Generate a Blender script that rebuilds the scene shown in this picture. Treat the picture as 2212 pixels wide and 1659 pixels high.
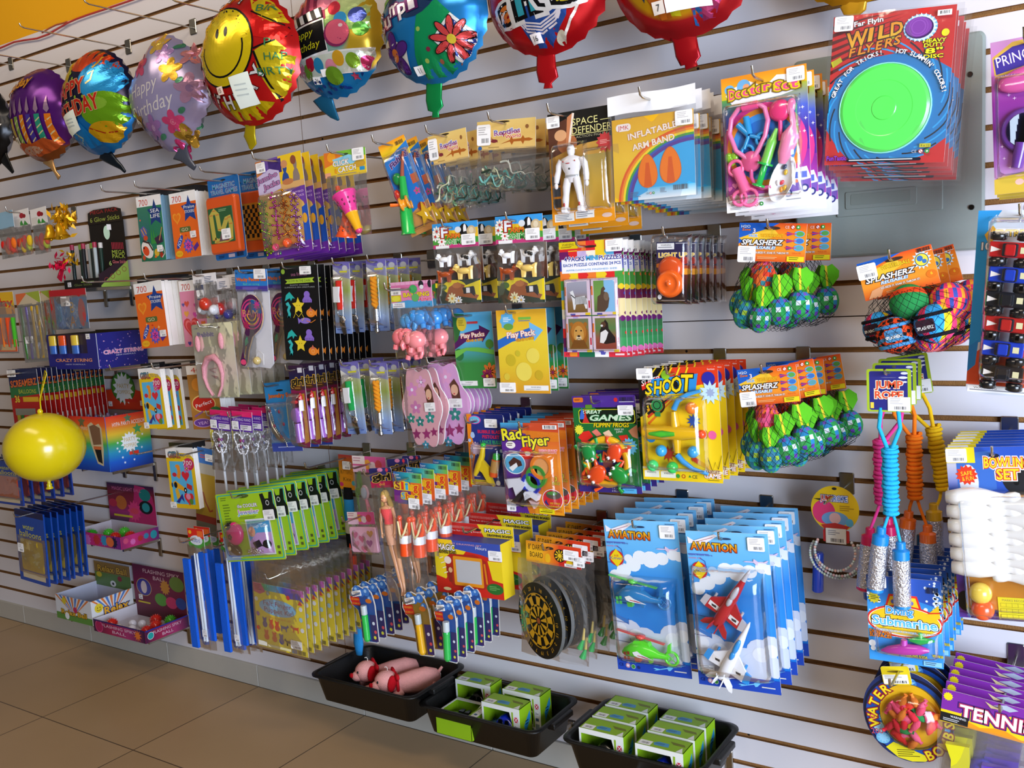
import bpy,math,random
from mathutils import Vector,Matrix,Quaternion
from mathutils.geometry import tessellate_polygon
random.seed(7)
PI=math.pi
for o in list(bpy.data.objects):
 bpy.data.objects.remove(o)
SC=bpy.context.scene
COL=SC.collection
# camera
FPX=2028.7
CAMP=Vector((0.0,-2.2112,1.4151))
YAW,PITCH,ROLL=-0.588205,-0.107980,-0.062047
def _axes():
 cy,sy,cp,sp=math.cos(YAW),math.sin(YAW),math.cos(PITCH),math.sin(PITCH)
 f=Vector((sy*cp,cy*cp,sp))
 r=Vector((cy,-sy,0))
 u=r.cross(f)
 c,s=math.cos(ROLL),math.sin(ROLL)
 return c*r+s*u,-s*r+c*u,f
CR,CU,CF=_axes()
cam_d=bpy.data.cameras.new('camera')
cam_d.sensor_width=36.0
cam_d.lens=FPX/2212.0*36.0
cam_d.clip_start=0.05
cam=bpy.data.objects.new('camera',cam_d)
COL.objects.link(cam)
cam.matrix_world=Matrix(((CR.x,CU.x,-CF.x,CAMP.x),(CR.y,CU.y,-CF.y,CAMP.y),(CR.z,CU.z,-CF.z,CAMP.z),(0,0,0,1)))
SC.camera=cam
# light and exposure
SC.view_settings.view_transform='Standard'
SC.view_settings.look='None'
SC.view_settings.exposure=0.0
SC.view_settings.gamma=1.0
SC.view_settings.use_curve_mapping=False
SC.cycles.transparent_max_bounces=32
SC.cycles.max_bounces=8
world=bpy.data.worlds.new('world')
SC.world=world
world.use_nodes=True
wbg=world.node_tree.nodes['Background']
wbg.inputs[0].default_value=(1.0,0.90,0.80,1)
wbg.inputs[1].default_value=0.12
def area(name,loc,target,sx,sy,power,color):
 d=bpy.data.lights.new(name,'AREA')
 d.shape='RECTANGLE'
 d.size,d.size_y,d.energy,d.color=sx,sy,power,color
 o=bpy.data.objects.new(name,d)
 COL.objects.link(o)
 o.location=loc
 o.rotation_euler=(Vector(target)-Vector(loc)).to_track_quat('-Z','Y').to_euler()
 return o
area('shopfront_daylight',(2.5,-2.6,1.15),(-0.7,0,0.6),2.2,2.0,310,(0.68,0.80,1.0))
area('ceiling_light_near',(-0.4,-2.3,3.25),(-0.8,0,1.8),1.6,0.5,34,(1.0,0.84,0.66))
area('ceiling_light_far',(-3.3,-1.5,3.25),(-3.3,0,2.3),1.6,0.5,15,(1.0,0.80,0.58))
# pixels of the photograph to points of the room
def ray(px,py):
 return CR*((px-1106.0)/FPX)-CU*((py-829.5)/FPX)+CF
def P(px,py,d=0.0):
 """the point at distance d in front of the wall (the wall is y = 0) seen at a pixel"""
 r=ray(px,py)
 return CAMP+r*((-d-CAMP.y)/r.y)
def PZ(px,py,z):
 r=ray(px,py)
 return CAMP+r*((z-CAMP.z)/r.z)
 # colour and materials
PAL=dict(w='f2f0ee',k='101013',r='d4201c',o='f07818',y='f4cf1a',g='2ea43a',b='1f56c0',p='6a2a9a',m='d8307c',n='e88ab0',c='35b4e4',s='c8c8cc',d='2c2a80',t='b98a58',v='9a6ac8',l='9ad02a',e='e8dcb8',h='777a80',z='5a3420',i='8fd4f0',f='f4b088')
_cc={}
def C(c):
 if not isinstance(c,str):
  return c
 if c not in _cc:
  h=PAL.get(c,c)
  v=[int(h[i:i+2],16)/255.0 for i in(0,2,4)]
  _cc[c]=tuple((x/12.92 if x<=0.04045 else((x+0.055)/1.055)**2.4)for x in v)+(1.0,)
 return _cc[c]
MATS={}
def nodes_of(name):
 m=bpy.data.materials.new(name)
 m.use_nodes=True
 return m,m.node_tree.nodes,m.node_tree.links
def mat_col(key,rough,metal=0.0,coat=0.0,bump=0.0,bscale=60.0,vary=0.06,vscale=25.0,spec=0.5,sub=0.0):
 m,N,L=nodes_of(key)
 b=N['Principled BSDF']
 a=N.new('ShaderNodeVertexColor')
 a.layer_name='Col'
 tc=N.new('ShaderNodeTexCoord')
 nz=N.new('ShaderNodeTexNoise')
 nz.inputs['Scale'].default_value=vscale
 L.new(tc.outputs['Object'],nz.inputs['Vector'])
 mr=N.new('ShaderNodeMapRange')
 mr.inputs['To Min'].default_value=1-vary
 mr.inputs['To Max'].default_value=1+vary
 L.new(nz.outputs['Fac'],mr.inputs['Value'])
 mx=N.new('ShaderNodeMix')
 mx.data_type='RGBA'
 mx.blend_type='MULTIPLY'
 mx.inputs['Factor'].default_value=1.0
 L.new(a.outputs['Color'],mx.inputs[6])
 L.new(mr.outputs['Result'],mx.inputs[7])
 L.new(mx.outputs[2],b.inputs['Base Color'])
 b.inputs['Roughness'].default_value=rough
 b.inputs['Metallic'].default_value=metal
 b.inputs['Specular IOR Level'].default_value=spec
 b.inputs['Coat Weight'].default_value=coat
 b.inputs['Coat Roughness'].default_value=0.15
 if sub:
  b.inputs['Subsurface Weight'].default_value=sub
  b.inputs['Subsurface Radius'].default_value=(0.01,0.005,0.003)
 if bump:
  n2=N.new('ShaderNodeTexNoise')
  n2.inputs['Scale'].default_value=bscale
  L.new(tc.outputs['Object'],n2.inputs['Vector'])
  bp=N.new('ShaderNodeBump')
  bp.inputs['Strength'].default_value=bump
  bp.inputs['Distance'].default_value=0.004
  L.new(n2.outputs['Fac'],bp.inputs['Height'])
  L.new(bp.outputs['Normal'],b.inputs['Normal'])
 MATS[key]=m
 return m
def mat_clear(key,tint,gloss,bump,bscale,haze=0.0):
 """thin clear packing plastic: see-through, with a gloss that grows towards grazing angles"""
 m,N,L=nodes_of(key)
 out=N['Material Output']
 N.remove(N['Principled BSDF'])
 tr=N.new('ShaderNodeBsdfTransparent')
 tr.inputs['Color'].default_value=tint
 gl=N.new('ShaderNodeBsdfGlossy')
 gl.inputs['Roughness'].default_value=0.12
 lw=N.new('ShaderNodeLayerWeight')
 lw.inputs['Blend'].default_value=0.25
 mr=N.new('ShaderNodeMapRange')
 mr.inputs['To Min'].default_value=gloss
 mr.inputs['To Max'].default_value=min(1.0,gloss+0.55)
 L.new(lw.outputs['Fresnel'],mr.inputs['Value'])
 tc=N.new('ShaderNodeTexCoord')
 nz=N.new('ShaderNodeTexNoise')
 nz.inputs['Scale'].default_value=bscale
 nz.inputs['Detail'].default_value=3
 L.new(tc.outputs['Object'],nz.inputs['Vector'])
 bp=N.new('ShaderNodeBump')
 bp.inputs['Strength'].default_value=bump
 bp.inputs['Distance'].default_value=0.01
 L.new(nz.outputs['Fac'],bp.inputs['Height'])
 L.new(bp.outputs['Normal'],gl.inputs['Normal'])
 L.new(bp.outputs['Normal'],lw.inputs['Normal'])
 mx=N.new('ShaderNodeMixShader')
 L.new(mr.outputs['Result'],mx.inputs[0])
 base=tr
 if haze:
  df=N.new('ShaderNodeBsdfDiffuse')
  df.inputs['Color'].default_value=(0.8,0.8,0.8,1)
  mh=N.new('ShaderNodeMixShader')
  mh.inputs[0].default_value=haze
  L.new(tr.outputs[0],mh.inputs[1])
  L.new(df.outputs[0],mh.inputs[2])
  base=mh
 L.new(base.outputs[0],mx.inputs[1])
 L.new(gl.outputs[0],mx.inputs[2])
 L.new(mx.outputs[0],out.inputs['Surface'])
 MATS[key]=m
 return m
mat_col('card',0.42,spec=0.4,vary=0.03)
mat_col('gloss',0.22,coat=0.4,vary=0.04)
mat_col('matte',0.85,bump=0.25,bscale=180,spec=0.15,vary=0.08)
mat_col('foil',0.24,metal=0.55,bump=0.22,bscale=16,vary=0.08,vscale=9)
mat_col('metal',0.25,metal=1.0,vary=0.05)
mat_col('glitter',0.25,metal=0.8,bump=1.0,bscale=260,vary=0.35,vscale=300)
mat_col('plush',0.95,bump=0.7,bscale=420,spec=0.1,vary=0.12,vscale=140)
mat_col('black_plastic',0.38,bump=0.15,bscale=300,spec=0.35,vary=0.05)
mat_col('paper',0.8,spec=0.2,vary=0.03)
mat_col('plaster',0.85,bump=0.12,bscale=45,spec=0.2,vary=0.03,vscale=3)
mat_col('laminate',0.5,spec=0.35,vary=0.025,vscale=2.2)
mat_col('fibreboard',0.9,bump=0.4,bscale=320,spec=0.1,vary=0.2,vscale=60)
mat_col('enamel',0.5,bump=0.05,bscale=200,vary=0.03)
mat_clear('clear',(0.97,0.97,0.97,1),0.05,0.35,14)
mat_clear('bag',(0.95,0.95,0.95,1),0.07,0.9,11,haze=0.03)
mat_clear('green_clear',(0.25,0.85,0.3,1),0.05,0.1,10,haze=0.25)
# mesh builder
class M:
 def __init__(s,mat='card'):
  s.v,s.f,s.c,s.mi,s.sm=[],[],[],[],[]
  s.mats=[mat]
  s.cur=0
  s.T=None
 def mat(s,key):
  if key not in s.mats:
   s.mats.append(key)
  s.cur=s.mats.index(key)
  return s
 def add(s,vs,fs,c,smooth=False):
  """c: one colour, or a list of colours for each vertex of vs"""
  n=len(s.v)
  if s.T is not None:
   vs=[s.T@Vector(v)for v in vs]
  s.v.extend([tuple(v)for v in vs])
  per=isinstance(c,list)
  cc=[C(x)for x in c]if per else C(c)
  for f in fs:
   s.f.append(tuple(i+n for i in f))
   s.c.append([cc[i]for i in f]if per else cc)
   s.mi.append(s.cur)
   s.sm.append(smooth)
 def box(s,x0,x1,y0,y1,z0,z1,c,cs=None):
  vs=[(x0,y0,z0),(x1,y0,z0),(x1,y1,z0),(x0,y1,z0),(x0,y0,z1),(x1,y0,z1),(x1,y1,z1),(x0,y1,z1)]
  fs=[(0,1,5,4),(1,2,6,5),(2,3,7,6),(3,0,4,7),(4,5,6,7),(3,2,1,0)]
  for i,f in enumerate(fs):
   s.add([vs[k]for k in f],[(0,1,2,3)],cs[i]if cs else c)
 def rbox(s,x0,x1,y0,y1,z0,z1,c,r=0.004,k=2):
  """box with rounded edges on its front face outline"""
  pts=rrect(x0,z0,x1,z1,r)
  e=min(r,(y1-y0)*0.45)*0.6
  cx,cz=(x0+x1)/2,(z0+z1)/2
  sx=1-2*e/max(x1-x0,1e-6)
  sz=1-2*e/max(z1-z0,1e-6)
  ins=[(cx+(x-cx)*sx,cz+(z-cz)*sz)for x,z in pts]
  s.loft([[(x,y1,z)for x,z in pts],[(x,y0+e,z)for x,z in pts],[(x,y0,z)for x,z in ins]],c,cap=True,smooth=False)
 def loft(s,rings,c,cap=True,smooth=True,closed=True):
  n=len(rings[0])
  vs=[p for r in rings for p in r]
  fs=[]
  for i in range(len(rings)-1):
   for j in range(n if closed else n-1):
    a,b=i*n+j,i*n+(j+1)%n
    fs.append((a,b,b+n,a+n))
  s.add(vs,fs,c,smooth)
  if cap:
   s.add(rings[0],[tuple(range(n-1,-1,-1))],c if not isinstance(c,list)else c[0],smooth)
   s.add(rings[-1],[tuple(range(n))],c if not isinstance(c,list)else c[-1],smooth)
 def tube(s,pts,r,c,n=8,closed=False,cap=True):
  pts=[Vector(p)for p in pts]
  m=len(pts)
  rr=r if isinstance(r,(list,tuple))else[r]*m
  rings=[]
  ref=None
  for i,p in enumerate(pts):
   if closed:
    t=pts[(i+1)%m]-pts[i-1]
   else:
    t=pts[min(i+1,m-1)]-pts[max(i-1,0)]
   t=t.normalized()if t.length>1e-9 else Vector((0,0,1))
   if ref is None:
    ref=t.orthogonal().normalized()
   else:
    ref=(ref-t*ref.dot(t))
    ref=ref.normalized()if ref.length>1e-6 else t.orthogonal().normalized()
   b=t.cross(ref)
   rings.append([p+(ref*math.cos(2*PI*k/n)+b*math.sin(2*PI*k/n))*rr[i]for k in range(n)])
  if closed:
   rings.append(rings[0])
  s.loft(rings,c,cap=cap and not closed)
 def lathe(s,prof,c,n=20,mtx=None,smooth=True,cap=True):
  """prof: (radius, height) pairs round the local z axis; c one colour or a list, one for each profile point"""
  mtx=mtx or Matrix()
  rings=[[mtx@Vector((r*math.cos(2*PI*k/n),r*math.sin(2*PI*k/n),z))for k in range(n)]for r,z in prof]
  if isinstance(c,list):
   for i in range(len(rings)-1):
    s.loft(rings[i:i+2],c[i],cap=False,smooth=smooth)
   if cap:
    s.add(rings[0],[tuple(range(n-1,-1,-1))],c[0])
    s.add(rings[-1],[tuple(range(n))],c[-1])
  else:
   s.loft(rings,c,cap=cap,smooth=smooth)
 def ell(s,ctr,rad,c,nu=14,nv=9,rot=None,f=None):
  """ellipsoid; f(u, v, point) may give a colour for each face"""
  rx,ry,rz=rad if isinstance(rad,(list,tuple))else(rad,)*3
  ctr=Vector(ctr)
  q=rot or Matrix.Identity(3)
  vs,fs=[],[]
  for i in range(nv+1):
   th=PI*i/nv
   for j in range(nu):
    ph=2*PI*j/nu
    vs.append(ctr+q@Vector((rx*math.sin(th)*math.cos(ph),ry*math.sin(th)*math.sin(ph),rz*math.cos(th))))
  for i in range(nv):
   for j in range(nu):
    a,b=i*nu+j,i*nu+(j+1)%nu
    if i==0:
     fc=(a,a+nu,b+nu)
    elif i==nv-1:
     fc=(a,a+nu,b)
    else:
     fc=(a,a+nu,b+nu,b)
    fs.append(fc)
  if f:
   for k,fc in enumerate(fs):
    s.add([vs[x]for x in fc],[tuple(range(len(fc)))],f(k%nu,k//nu),True)
  else:
   s.add(vs,fs,c,True)
 def prism(s,pts,y0,y1,c,holes=None,cside=None):
  """outline in x,z pulled from y0 (front) to y1 (back)"""
  loops=[pts]+(holes or[])
  flat=[p for l in loops for p in l]
  tri=tessellate_polygon([[Vector((x,z,0))for x,z in l]for l in loops])
  s.add([(x,y0,z)for x,z in flat],[t for t in tri],c)
  s.add([(x,y1,z)for x,z in flat],[t[::-1]for t in tri],c)
  for l in loops:
   n=len(l)
   vs=[(x,y0,z)for x,z in l]+[(x,y1,z)for x,z in l]
   s.add(vs,[(i,(i+1)%n,n+(i+1)%n,n+i)for i in range(n)],cside or c)
 def grid(s,fn,nu,nv,c,smooth=True,cf=None):
  vs=[fn(i/nu,j/nv)for j in range(nv+1)for i in range(nu+1)]
  fs=[(j*(nu+1)+i,j*(nu+1)+i+1,(j+1)*(nu+1)+i+1,(j+1)*(nu+1)+i)for j in range(nv)for i in range(nu)]
  if cf:
   c=[cf(i/nu,j/nv)for j in range(nv+1)for i in range(nu+1)]
  s.add(vs,fs,c,smooth)
 def build(s,name,parent=None,label=None):
  me=bpy.data.meshes.new(name)
  me.from_pydata(s.v,[],s.f)
  for k in s.mats:
   me.materials.append(MATS[k])
  me.polygons.foreach_set('material_index',s.mi)
  me.polygons.foreach_set('use_smooth',s.sm)
  at=me.color_attributes.new('Col','FLOAT_COLOR','CORNER')
  buf=[]
  for f,c in zip(s.f,s.c):
   if isinstance(c,list):
    for x in c:
     buf.extend(x)
   else:
    buf.extend(c*len(f))
  at.data.foreach_set('color',buf)
  me.update()
  o=bpy.data.objects.new(name,me)
  COL.objects.link(o)
  if parent is not None:
   o.parent=parent
  if label:
   o['label']=label
  return o
def rrect(x0,z0,x1,z1,r,n=4):
 pts=[]
 for cx,cz,a0 in((x1-r,z1-r,0),(x0+r,z1-r,PI/2),(x0+r,z0+r,PI),(x1-r,z0+r,1.5*PI)):
  for k in range(n+1):
   a=a0+PI/2*k/n
   pts.append((cx+r*math.cos(a),cz+r*math.sin(a)))
 return pts
def tag(o,label,cat=None,group=None,kind=None):
 o['label']=label
 if cat:
  o['category']=cat
 if group:
  o['group']=group
 if kind:
  o['kind']=kind
 return o
 # lettering
_glyphs={}
def glyphs(txt,off=0.0,shear=0.0):
 k=(txt,round(off,3),shear)
 if k not in _glyphs:
  cu=bpy.data.curves.new('lettering','FONT')
  cu.body=txt
  cu.size=1.0
  cu.offset=off
  cu.shear=shear
  cu.align_x='CENTER'
  cu.resolution_u=2
  cu.fill_mode='FRONT'
  ob=bpy.data.objects.new('lettering',cu)
  me=bpy.data.meshes.new_from_object(ob)
  vs=[(v.co.x,v.co.y)for v in me.vertices]
  fs=[tuple(p.vertices)for p in me.polygons]
  bpy.data.objects.remove(ob)
  bpy.data.curves.remove(cu)
  bpy.data.meshes.remove(me)
  _glyphs[k]=(vs,fs)
 return _glyphs[k]
LAY=0.00005
class Art:
 """prints on a flat front: u from left to right and v from top to bottom, both 0..1 of a w by h field whose middle of the top edge is the local origin"""
 def __init__(s,m,w,h,ox=0.0,oz=0.0,y=0.0,T=None):
  s.m,s.w,s.h,s.ox,s.oz,s.y,s.k,s.T=m,w,h,ox,oz,y,1,T
 def q(s,u,v):
  return(s.ox+(u-0.5)*s.w,s.oz-v*s.h)
 def _add(s,pts,fs,c):
  y=s.y-s.k*LAY
  xa,xb,za,zb=s.ox-s.w/2,s.ox+s.w/2,s.oz-s.h,s.oz
  vs=[Vector((min(xb,max(xa,x)),y,min(zb,max(za,z))))for x,z in pts]
  if s.T is not None:
   vs=[s.T@v for v in vs]
  s.m.add(vs,fs,c)
  s.k+=1
 def rect(s,u0,v0,u1,v1,c,c2=None,horiz=False):
  pts=[s.q(u0,v0),s.q(u1,v0),s.q(u1,v1),s.q(u0,v1)]
  if c2 is not None:
   c=[c,c2,c2,c]if horiz else[c,c,c2,c2]
  s._add(pts,[(3,2,1,0)],c)
  return s
 def grad(s,u0,v0,u1,v1,cs,horiz=False):
  n=len(cs)-1
  for i in range(n):
   a,b=i/n,(i+1)/n
   if horiz:
    s.rect(u0+(u1-u0)*a,v0,u0+(u1-u0)*b,v1,cs[i],cs[i+1],True)
   else:
    s.rect(u0,v0+(v1-v0)*a,u1,v0+(v1-v0)*b,cs[i],cs[i+1])
   s.k-=1
  s.k+=1
  return s
 def rr(s,u0,v0,u1,v1,c,r=0.1):
  a,b=s.q(u0,v1),s.q(u1,v0)
  rr=r*min(b[0]-a[0],b[1]-a[1])
  return s._poly(rrect(a[0],a[1],b[0],b[1],rr),c)
 def _poly(s,pts,c):
  tri=tessellate_polygon([[Vector((x,z,0))for x,z in pts]])
  s._add(pts,[tuple(t)for t in tri],c)
  return s
 def poly(s,pts,c):
  return s._poly([s.q(*p)for p in pts],c)
 def ell(s,u,v,ru,rv=None,c='w',n=22,rot=0.0):
  """ru in widths; rv in heights, or None for a round spot"""
  a=ru*s.w
  b=a if rv is None else rv*s.h
  x,z=s.q(u,v)
  cr,sr=math.cos(rot),math.sin(rot)
  pts=[(x+a*math.cos(t)*cr-b*math.sin(t)*sr,z+a*math.cos(t)*sr+b*math.sin(t)*cr)for t in(2*PI*k/n for k in range(n))]
  s._add(pts,[tuple(range(n))],c)
  return s
 def ring(s,u,v,r0,r1,c,n=32,a0=0.0,a1=2*PI,sy=1.0):
  x,z=s.q(u,v)
  pts,fs=[],[]
  for k in range(n+1):
   t=a0+(a1-a0)*k/n
   for r in(r0,r1):
    pts.append((x+r*s.w*math.cos(t),z+r*s.w*math.sin(t)*sy))
  fs=[(2*k,2*k+1,2*k+3,2*k+2)for k in range(n)]
  s._add(pts,fs,c)
  return s
 def star(s,u,v,r,n,c,ratio=0.45,rot=PI/2,sy=1.0):
  x,z=s.q(u,v)
  pts=[]
  for k in range(2*n):
   t=rot+PI*k/n
   rr=r*s.w*(1 if k%2==0 else ratio)
   pts.append((x+rr*math.cos(t),z+rr*math.sin(t)*sy))
  return s._poly(pts,c)
 def heart(s,u,v,r,c):
  x,z=s.q(u,v)
  pts=[]
  for k in range(20):
   t=2*PI*k/20
   pts.append((x+r*s.w*math.sin(t)**3,z+r*s.w*(13*math.cos(t)-5*math.cos(2*t)-2*math.cos(3*t)-math.cos(4*t))/16))
  return s._poly(pts,c)
 def flower(s,u,v,r,n,c,c2,rp=0.42):
  for k in range(n):
   t=PI/2+2*PI*k/n
   s.ell(u+0.58*r*math.cos(t),v-0.58*r*math.sin(t)*s.w/s.h,r*0.5,r*rp*s.w/s.h*0.8,c,n=10,rot=t)
   s.k-=1
  s.k+=1
  return s.ell(u,v,r*0.25,None,c2,n=10)
 def line(s,pts,wd,c):
  q=[Vector(s.q(*p))for p in pts]
  wd=wd*s.w
  L,R=[],[]
  for i,p in enumerate(q):
   t=q[min(i+1,len(q)-1)]-q[max(i-1,0)]
   t=t.normalized()if t.length else Vector((1,0))
   nrm=Vector((-t.y,t.x))*wd/2
   L.append(tuple(p+nrm))
   R.append(tuple(p-nrm))
  n=len(q)
  s._add(L+R,[(i,i+1,n+i+1,n+i)for i in range(n-1)],c)
  return s
 def text(s,txt,u,v,h,c,w=None,oc=None,ow=0.05,rot=0.0,shear=0.0,c2=None,oc2=None):
  """h: capital height in field heights; w: total width in field widths; oc: outline colour"""
  vs,fs=glyphs(txt,0.0,shear)
  if not vs:
   return s
  x0,x1=min(a for a,b in vs),max(a for a,b in vs)
  k=h*s.h/0.72
  kx=w*s.w/max(x1-x0,1e-6)if w else k
  x,z=s.q(u,v)
  cr,sr=math.cos(rot),math.sin(rot)
  def put(vs,fs,col,colb=None):
   pts=[]
   for a,b in vs:
    a2,b2=(a-(x0+x1)/2)*kx,(b-0.36)*k
    pts.append((x+a2*cr-b2*sr,z+a2*sr+b2*cr))
   if colb is not None:
    ca,cb=C(col),C(colb)
    col=[tuple(ca[i]+(cb[i]-ca[i])*min(1,max(0,1-b/0.72))for i in range(4))for a,b in vs]
   s._add(pts,fs,col)
  if oc2 is not None:
   put(*glyphs(txt,ow*2.0+.025,shear),oc2)
  if oc is not None:
   put(*glyphs(txt,ow+.025,shear),oc)
   vs,fs=glyphs(txt,.025,shear)
  put(vs,fs,c,c2)
  return s
 def arc(s,txt,u,v,r,h,c,a0,a1,oc=None,ow=0.05,inward=False):
  """letters along a circle from angle a0 to a1 (degrees)"""
  n=len(txt)
  for i,ch in enumerate(txt):
   if ch==' ':
    continue
   t=math.radians(a0+(a1-a0)*(i+0.5)/n)
   uu,vv=u+r*math.cos(t),v-r*math.sin(t)*s.w/s.h
   s.text(ch,uu,vv,h,c,oc=oc,ow=ow,rot=t-PI/2+(PI if inward else 0))
  return s
 def bars(s,u0,v0,u1,v1,n=14,c='222226'):
  """a bar code, or rows of unreadable small print"""
  st=random.getstate()
  random.seed(n)
  x=u0
  dx=(u1-u0)/n
  for i in range(n):
   wd=dx*random.choice((0.35,0.5,0.7))
   s.rect(x,v0,x+wd,v1,c)
   s.k-=1
   x+=dx
  s.k+=1
  random.setstate(st)
  return s
 def fine(s,u0,v0,u1,v1,n=3,c='8a8a90'):
  st=random.getstate()
  random.seed(n+5)
  dv=(v1-v0)/n
  for i in range(n):
   s.rect(u0,v0+i*dv,u0+(u1-u0)*random.uniform(0.6,1),v0+i*dv+dv*0.42,c)
   s.k-=1
  s.k+=1
  random.setstate(st)
  return s
 def ce(s,u,v,h,c='222226',extra=True):
  """the row of small safety marks"""
  a=s.h/s.w
  s.text('CE',u,v,h,c)
  if extra:
   s.ell(u+h*2.1*a,v,h*0.75*a,None,'c03028').ell(u+h*2.1*a,v,h*0.55*a,None,'w')
   s.line([(u+h*1.7*a,v-h*.4),(u+h*2.5*a,v+h*.4)],h*0.2*a,'c03028')
   s.ell(u+h*4.1*a,v,h*0.75*a,None,'2e9a3a').ell(u+h*4.1*a,v,h*0.3*a,None,'w')
  return s
ORD=['front','second','third','fourth','fifth','sixth','seventh','eighth','ninth','tenth','eleventh','twelfth','thirteenth','fourteenth','fifteenth','sixteenth','seventeenth','eighteenth']
def place(TL,TR,BL,d,yaw=0.0):
 """frame and size of a flat front whose corners show at these pixels, on an upright plane at distance d from the wall (turned by yaw)"""
 cx,cy=(TR[0]+BL[0])/2,(TR[1]+BL[1])/2
 c=P(cx,cy,d)
 xa=Vector((math.cos(yaw),math.sin(yaw),0))
 nrm=Vector((math.sin(yaw),-math.cos(yaw),0))
 def hit(p):
  r=ray(*p)
  return CAMP+r*((c-CAMP).dot(nrm)/r.dot(nrm))
 a,b,e=hit(TL),hit(TR),hit(BL)
 X=(b-a)
 w=X.length
 X.normalize()
 Y=-nrm
 Z=X.cross(Y)
 h=(a-e).dot(Z)
 o=(a+b)/2
 return Matrix(((X.x,Y.x,Z.x,o.x),(X.y,Y.y,Z.y,o.y),(X.z,Y.z,Z.z,o.z),(0,0,0,1))),w,h
def hook(x,z,L,label,up=True,tip=0.02):
 """chrome hook seated in a slot of the wall: bracket plate, rod, turned up tip"""
 e=bpy.data.objects.new('display_hook',None)
 COL.objects.link(e)
 e.location=(x,0,z)
 tag(e,label,'hook','chrome display hooks in the wall slots')
 m=M('metal')
 m.rbox(-0.017,0.017,-0.004,0.002,-0.022,0.03,'a8a49c',0.004)
 m.build('bracket',e)
 m=M('metal')
 m.tube([(0,-0.002,0),(0,-L*0.5,0),(0,-L+0.012,0),(0,-L,0.004),(0,-L-0.004,tip)],0.0028,'c4c0b8',n=6)
 m.build('rod',e)
 return e
def slot_z(z):
 """height of the wall slot at or just above z"""
 k=math.ceil((z-1.29)/0.0762)
 if k==0:
  k=1
 return 1.29+k*0.0762
class Pk:
 """one hanging package: an Empty at the middle of its top edge with its parts below it"""
 sizes=[]
 def __init__(s,name,label,cat,TL,TR,BL,d,yaw=0.0,group=None):
  s.mtx,s.w,s.h=place(TL,TR,BL,d,yaw)
  s.d=d
  s.label,s.name=label,name
  s.root=bpy.data.objects.new(name,None)
  s.root.empty_display_size=0.02
  COL.objects.link(s.root)
  s.root.matrix_world=s.mtx
  tag(s.root,label,cat,group)
  s.group=group
  s.todo=[]
  s.parts={}
  Pk.sizes.append((name,round(s.w,3),round(s.h,3)))
 def new(s,name,mat='card',parent=None,label=None):
  m=M(mat)
  s.todo.append((name,m,parent,label))
  return m
 def card(s,c='w',u0=0,v0=0,u1=1,v1=1,r=0.05,name='card',outline=None,thick=0.0012,mat='card',y=0.0,parent=None,side='e4e0d8'):
  """flat sheet over the part u0..u1, v0..v1 of the front; gives the Art that prints on it"""
  m=s.new(name,mat,parent)
  w,h=s.w*(u1-u0),s.h*(v1-v0)
  ox,oz=(u0+u1-1)/2*s.w,-v0*s.h
  if outline:
   pts=[(ox+(u-0.5)*w,oz-v*h)for u,v in outline]
  else:
   pts=rrect(ox-w/2,oz-h,ox+w/2,oz,r*min(w,h))if r else[(ox+w/2,oz),(ox-w/2,oz),(ox-w/2,oz-h),(ox+w/2,oz-h)]
  m.prism(pts,y,y+thick,c,cside=side)
  return Art(m,w,h,ox,oz,y)
 def q(s,u,v):
  return((u-0.5)*s.w,-v*s.h)
 def price(s,u,v,w=0.24,rot=0.0,y=-0.004,hh=None,parent=None):
  """white shop price label with a bar code"""
  m=s.new('price_label','paper',parent)
  W=w*s.w
  H=hh*s.h if hh else W*0.78
  x,z=s.q(u,v)
  T=Matrix.Translation((x,y,z))@Matrix.Rotation(-rot,4,'Y')
  m.T=T
  m.prism(rrect(-W/2,-H/2,W/2,H/2,0.1*H),0,0.0006,'f4f2f0')
  m.T=None
  a=Art(m,W,H,0,H/2,0.0,T)
  a.fine(0.12,0.12,0.8,0.55,4,'b4b0b0').bars(0.35,0.66,0.88,0.88,9,'4a4a50')
 def blister(s,u0,v0,u1,v1,dep,name='blister',mat='clear',pw=5.0,n=12,y=0.0,parent=None):
  m=s.new(name,mat,parent)
  a,b=s.q(u0,v0),s.q(u1,v1)
  cx,cz,rx,rz=(a[0]+b[0])/2,(a[1]+b[1])/2,abs(b[0]-a[0])/2,abs(a[1]-b[1])/2
  def fn(i,j):
   x,z=i*2-1,1-j*2
   x=math.copysign(1-(1-abs(x))**1.8,x)
   z=math.copysign(1-(1-abs(z))**1.8,z)
   k=(1-abs(x)**(2*pw))*(1-abs(z)**(2*pw))
   return(cx+x*rx,y-dep*max(0,k)**0.6-0.0012,cz+z*rz)
  m.grid(fn,n,n,'w')
 def bag(s,u0,v0,u1,v1,dep=0.02,name='bag',wob=0.003,mat='bag',n=10,seed=1,back=True,parent=None):
  """soft clear bag, closed at its rim and swollen by what is in it"""
  m=s.new(name,mat,parent)
  a,b=s.q(u0,v0),s.q(u1,v1)
  rnd=random.Random(seed)
  ph=[rnd.uniform(0,6.28)for _ in range(6)]
  def fn(sg):
   def f(i,j):
    k=math.sin(PI*i)**0.6*(math.sin(PI*min(1,(j*0.92+0.04)))**0.5)*(0.35+0.65*j if j<0.9 else 0.9)
    wv=wob*(math.sin(9*i+ph[0]+3*j)+math.sin(7*j+ph[1])+math.sin(15*i+ph[2]-6*j))
    ex=wob*math.sin(5*j+ph[3])*(1 if 0.01<j else 0)
    return(a[0]+(b[0]-a[0])*i+ex,sg*(dep*0.5*k)+(wv*0.6 if 0<i<1 else 0),a[1]+(b[1]-a[1])*j+0.3*ex*j)
   return f
  m.grid(fn(-1),n,n,'w')
  if back:
   m.grid(fn(1),n,n,'w')
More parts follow.
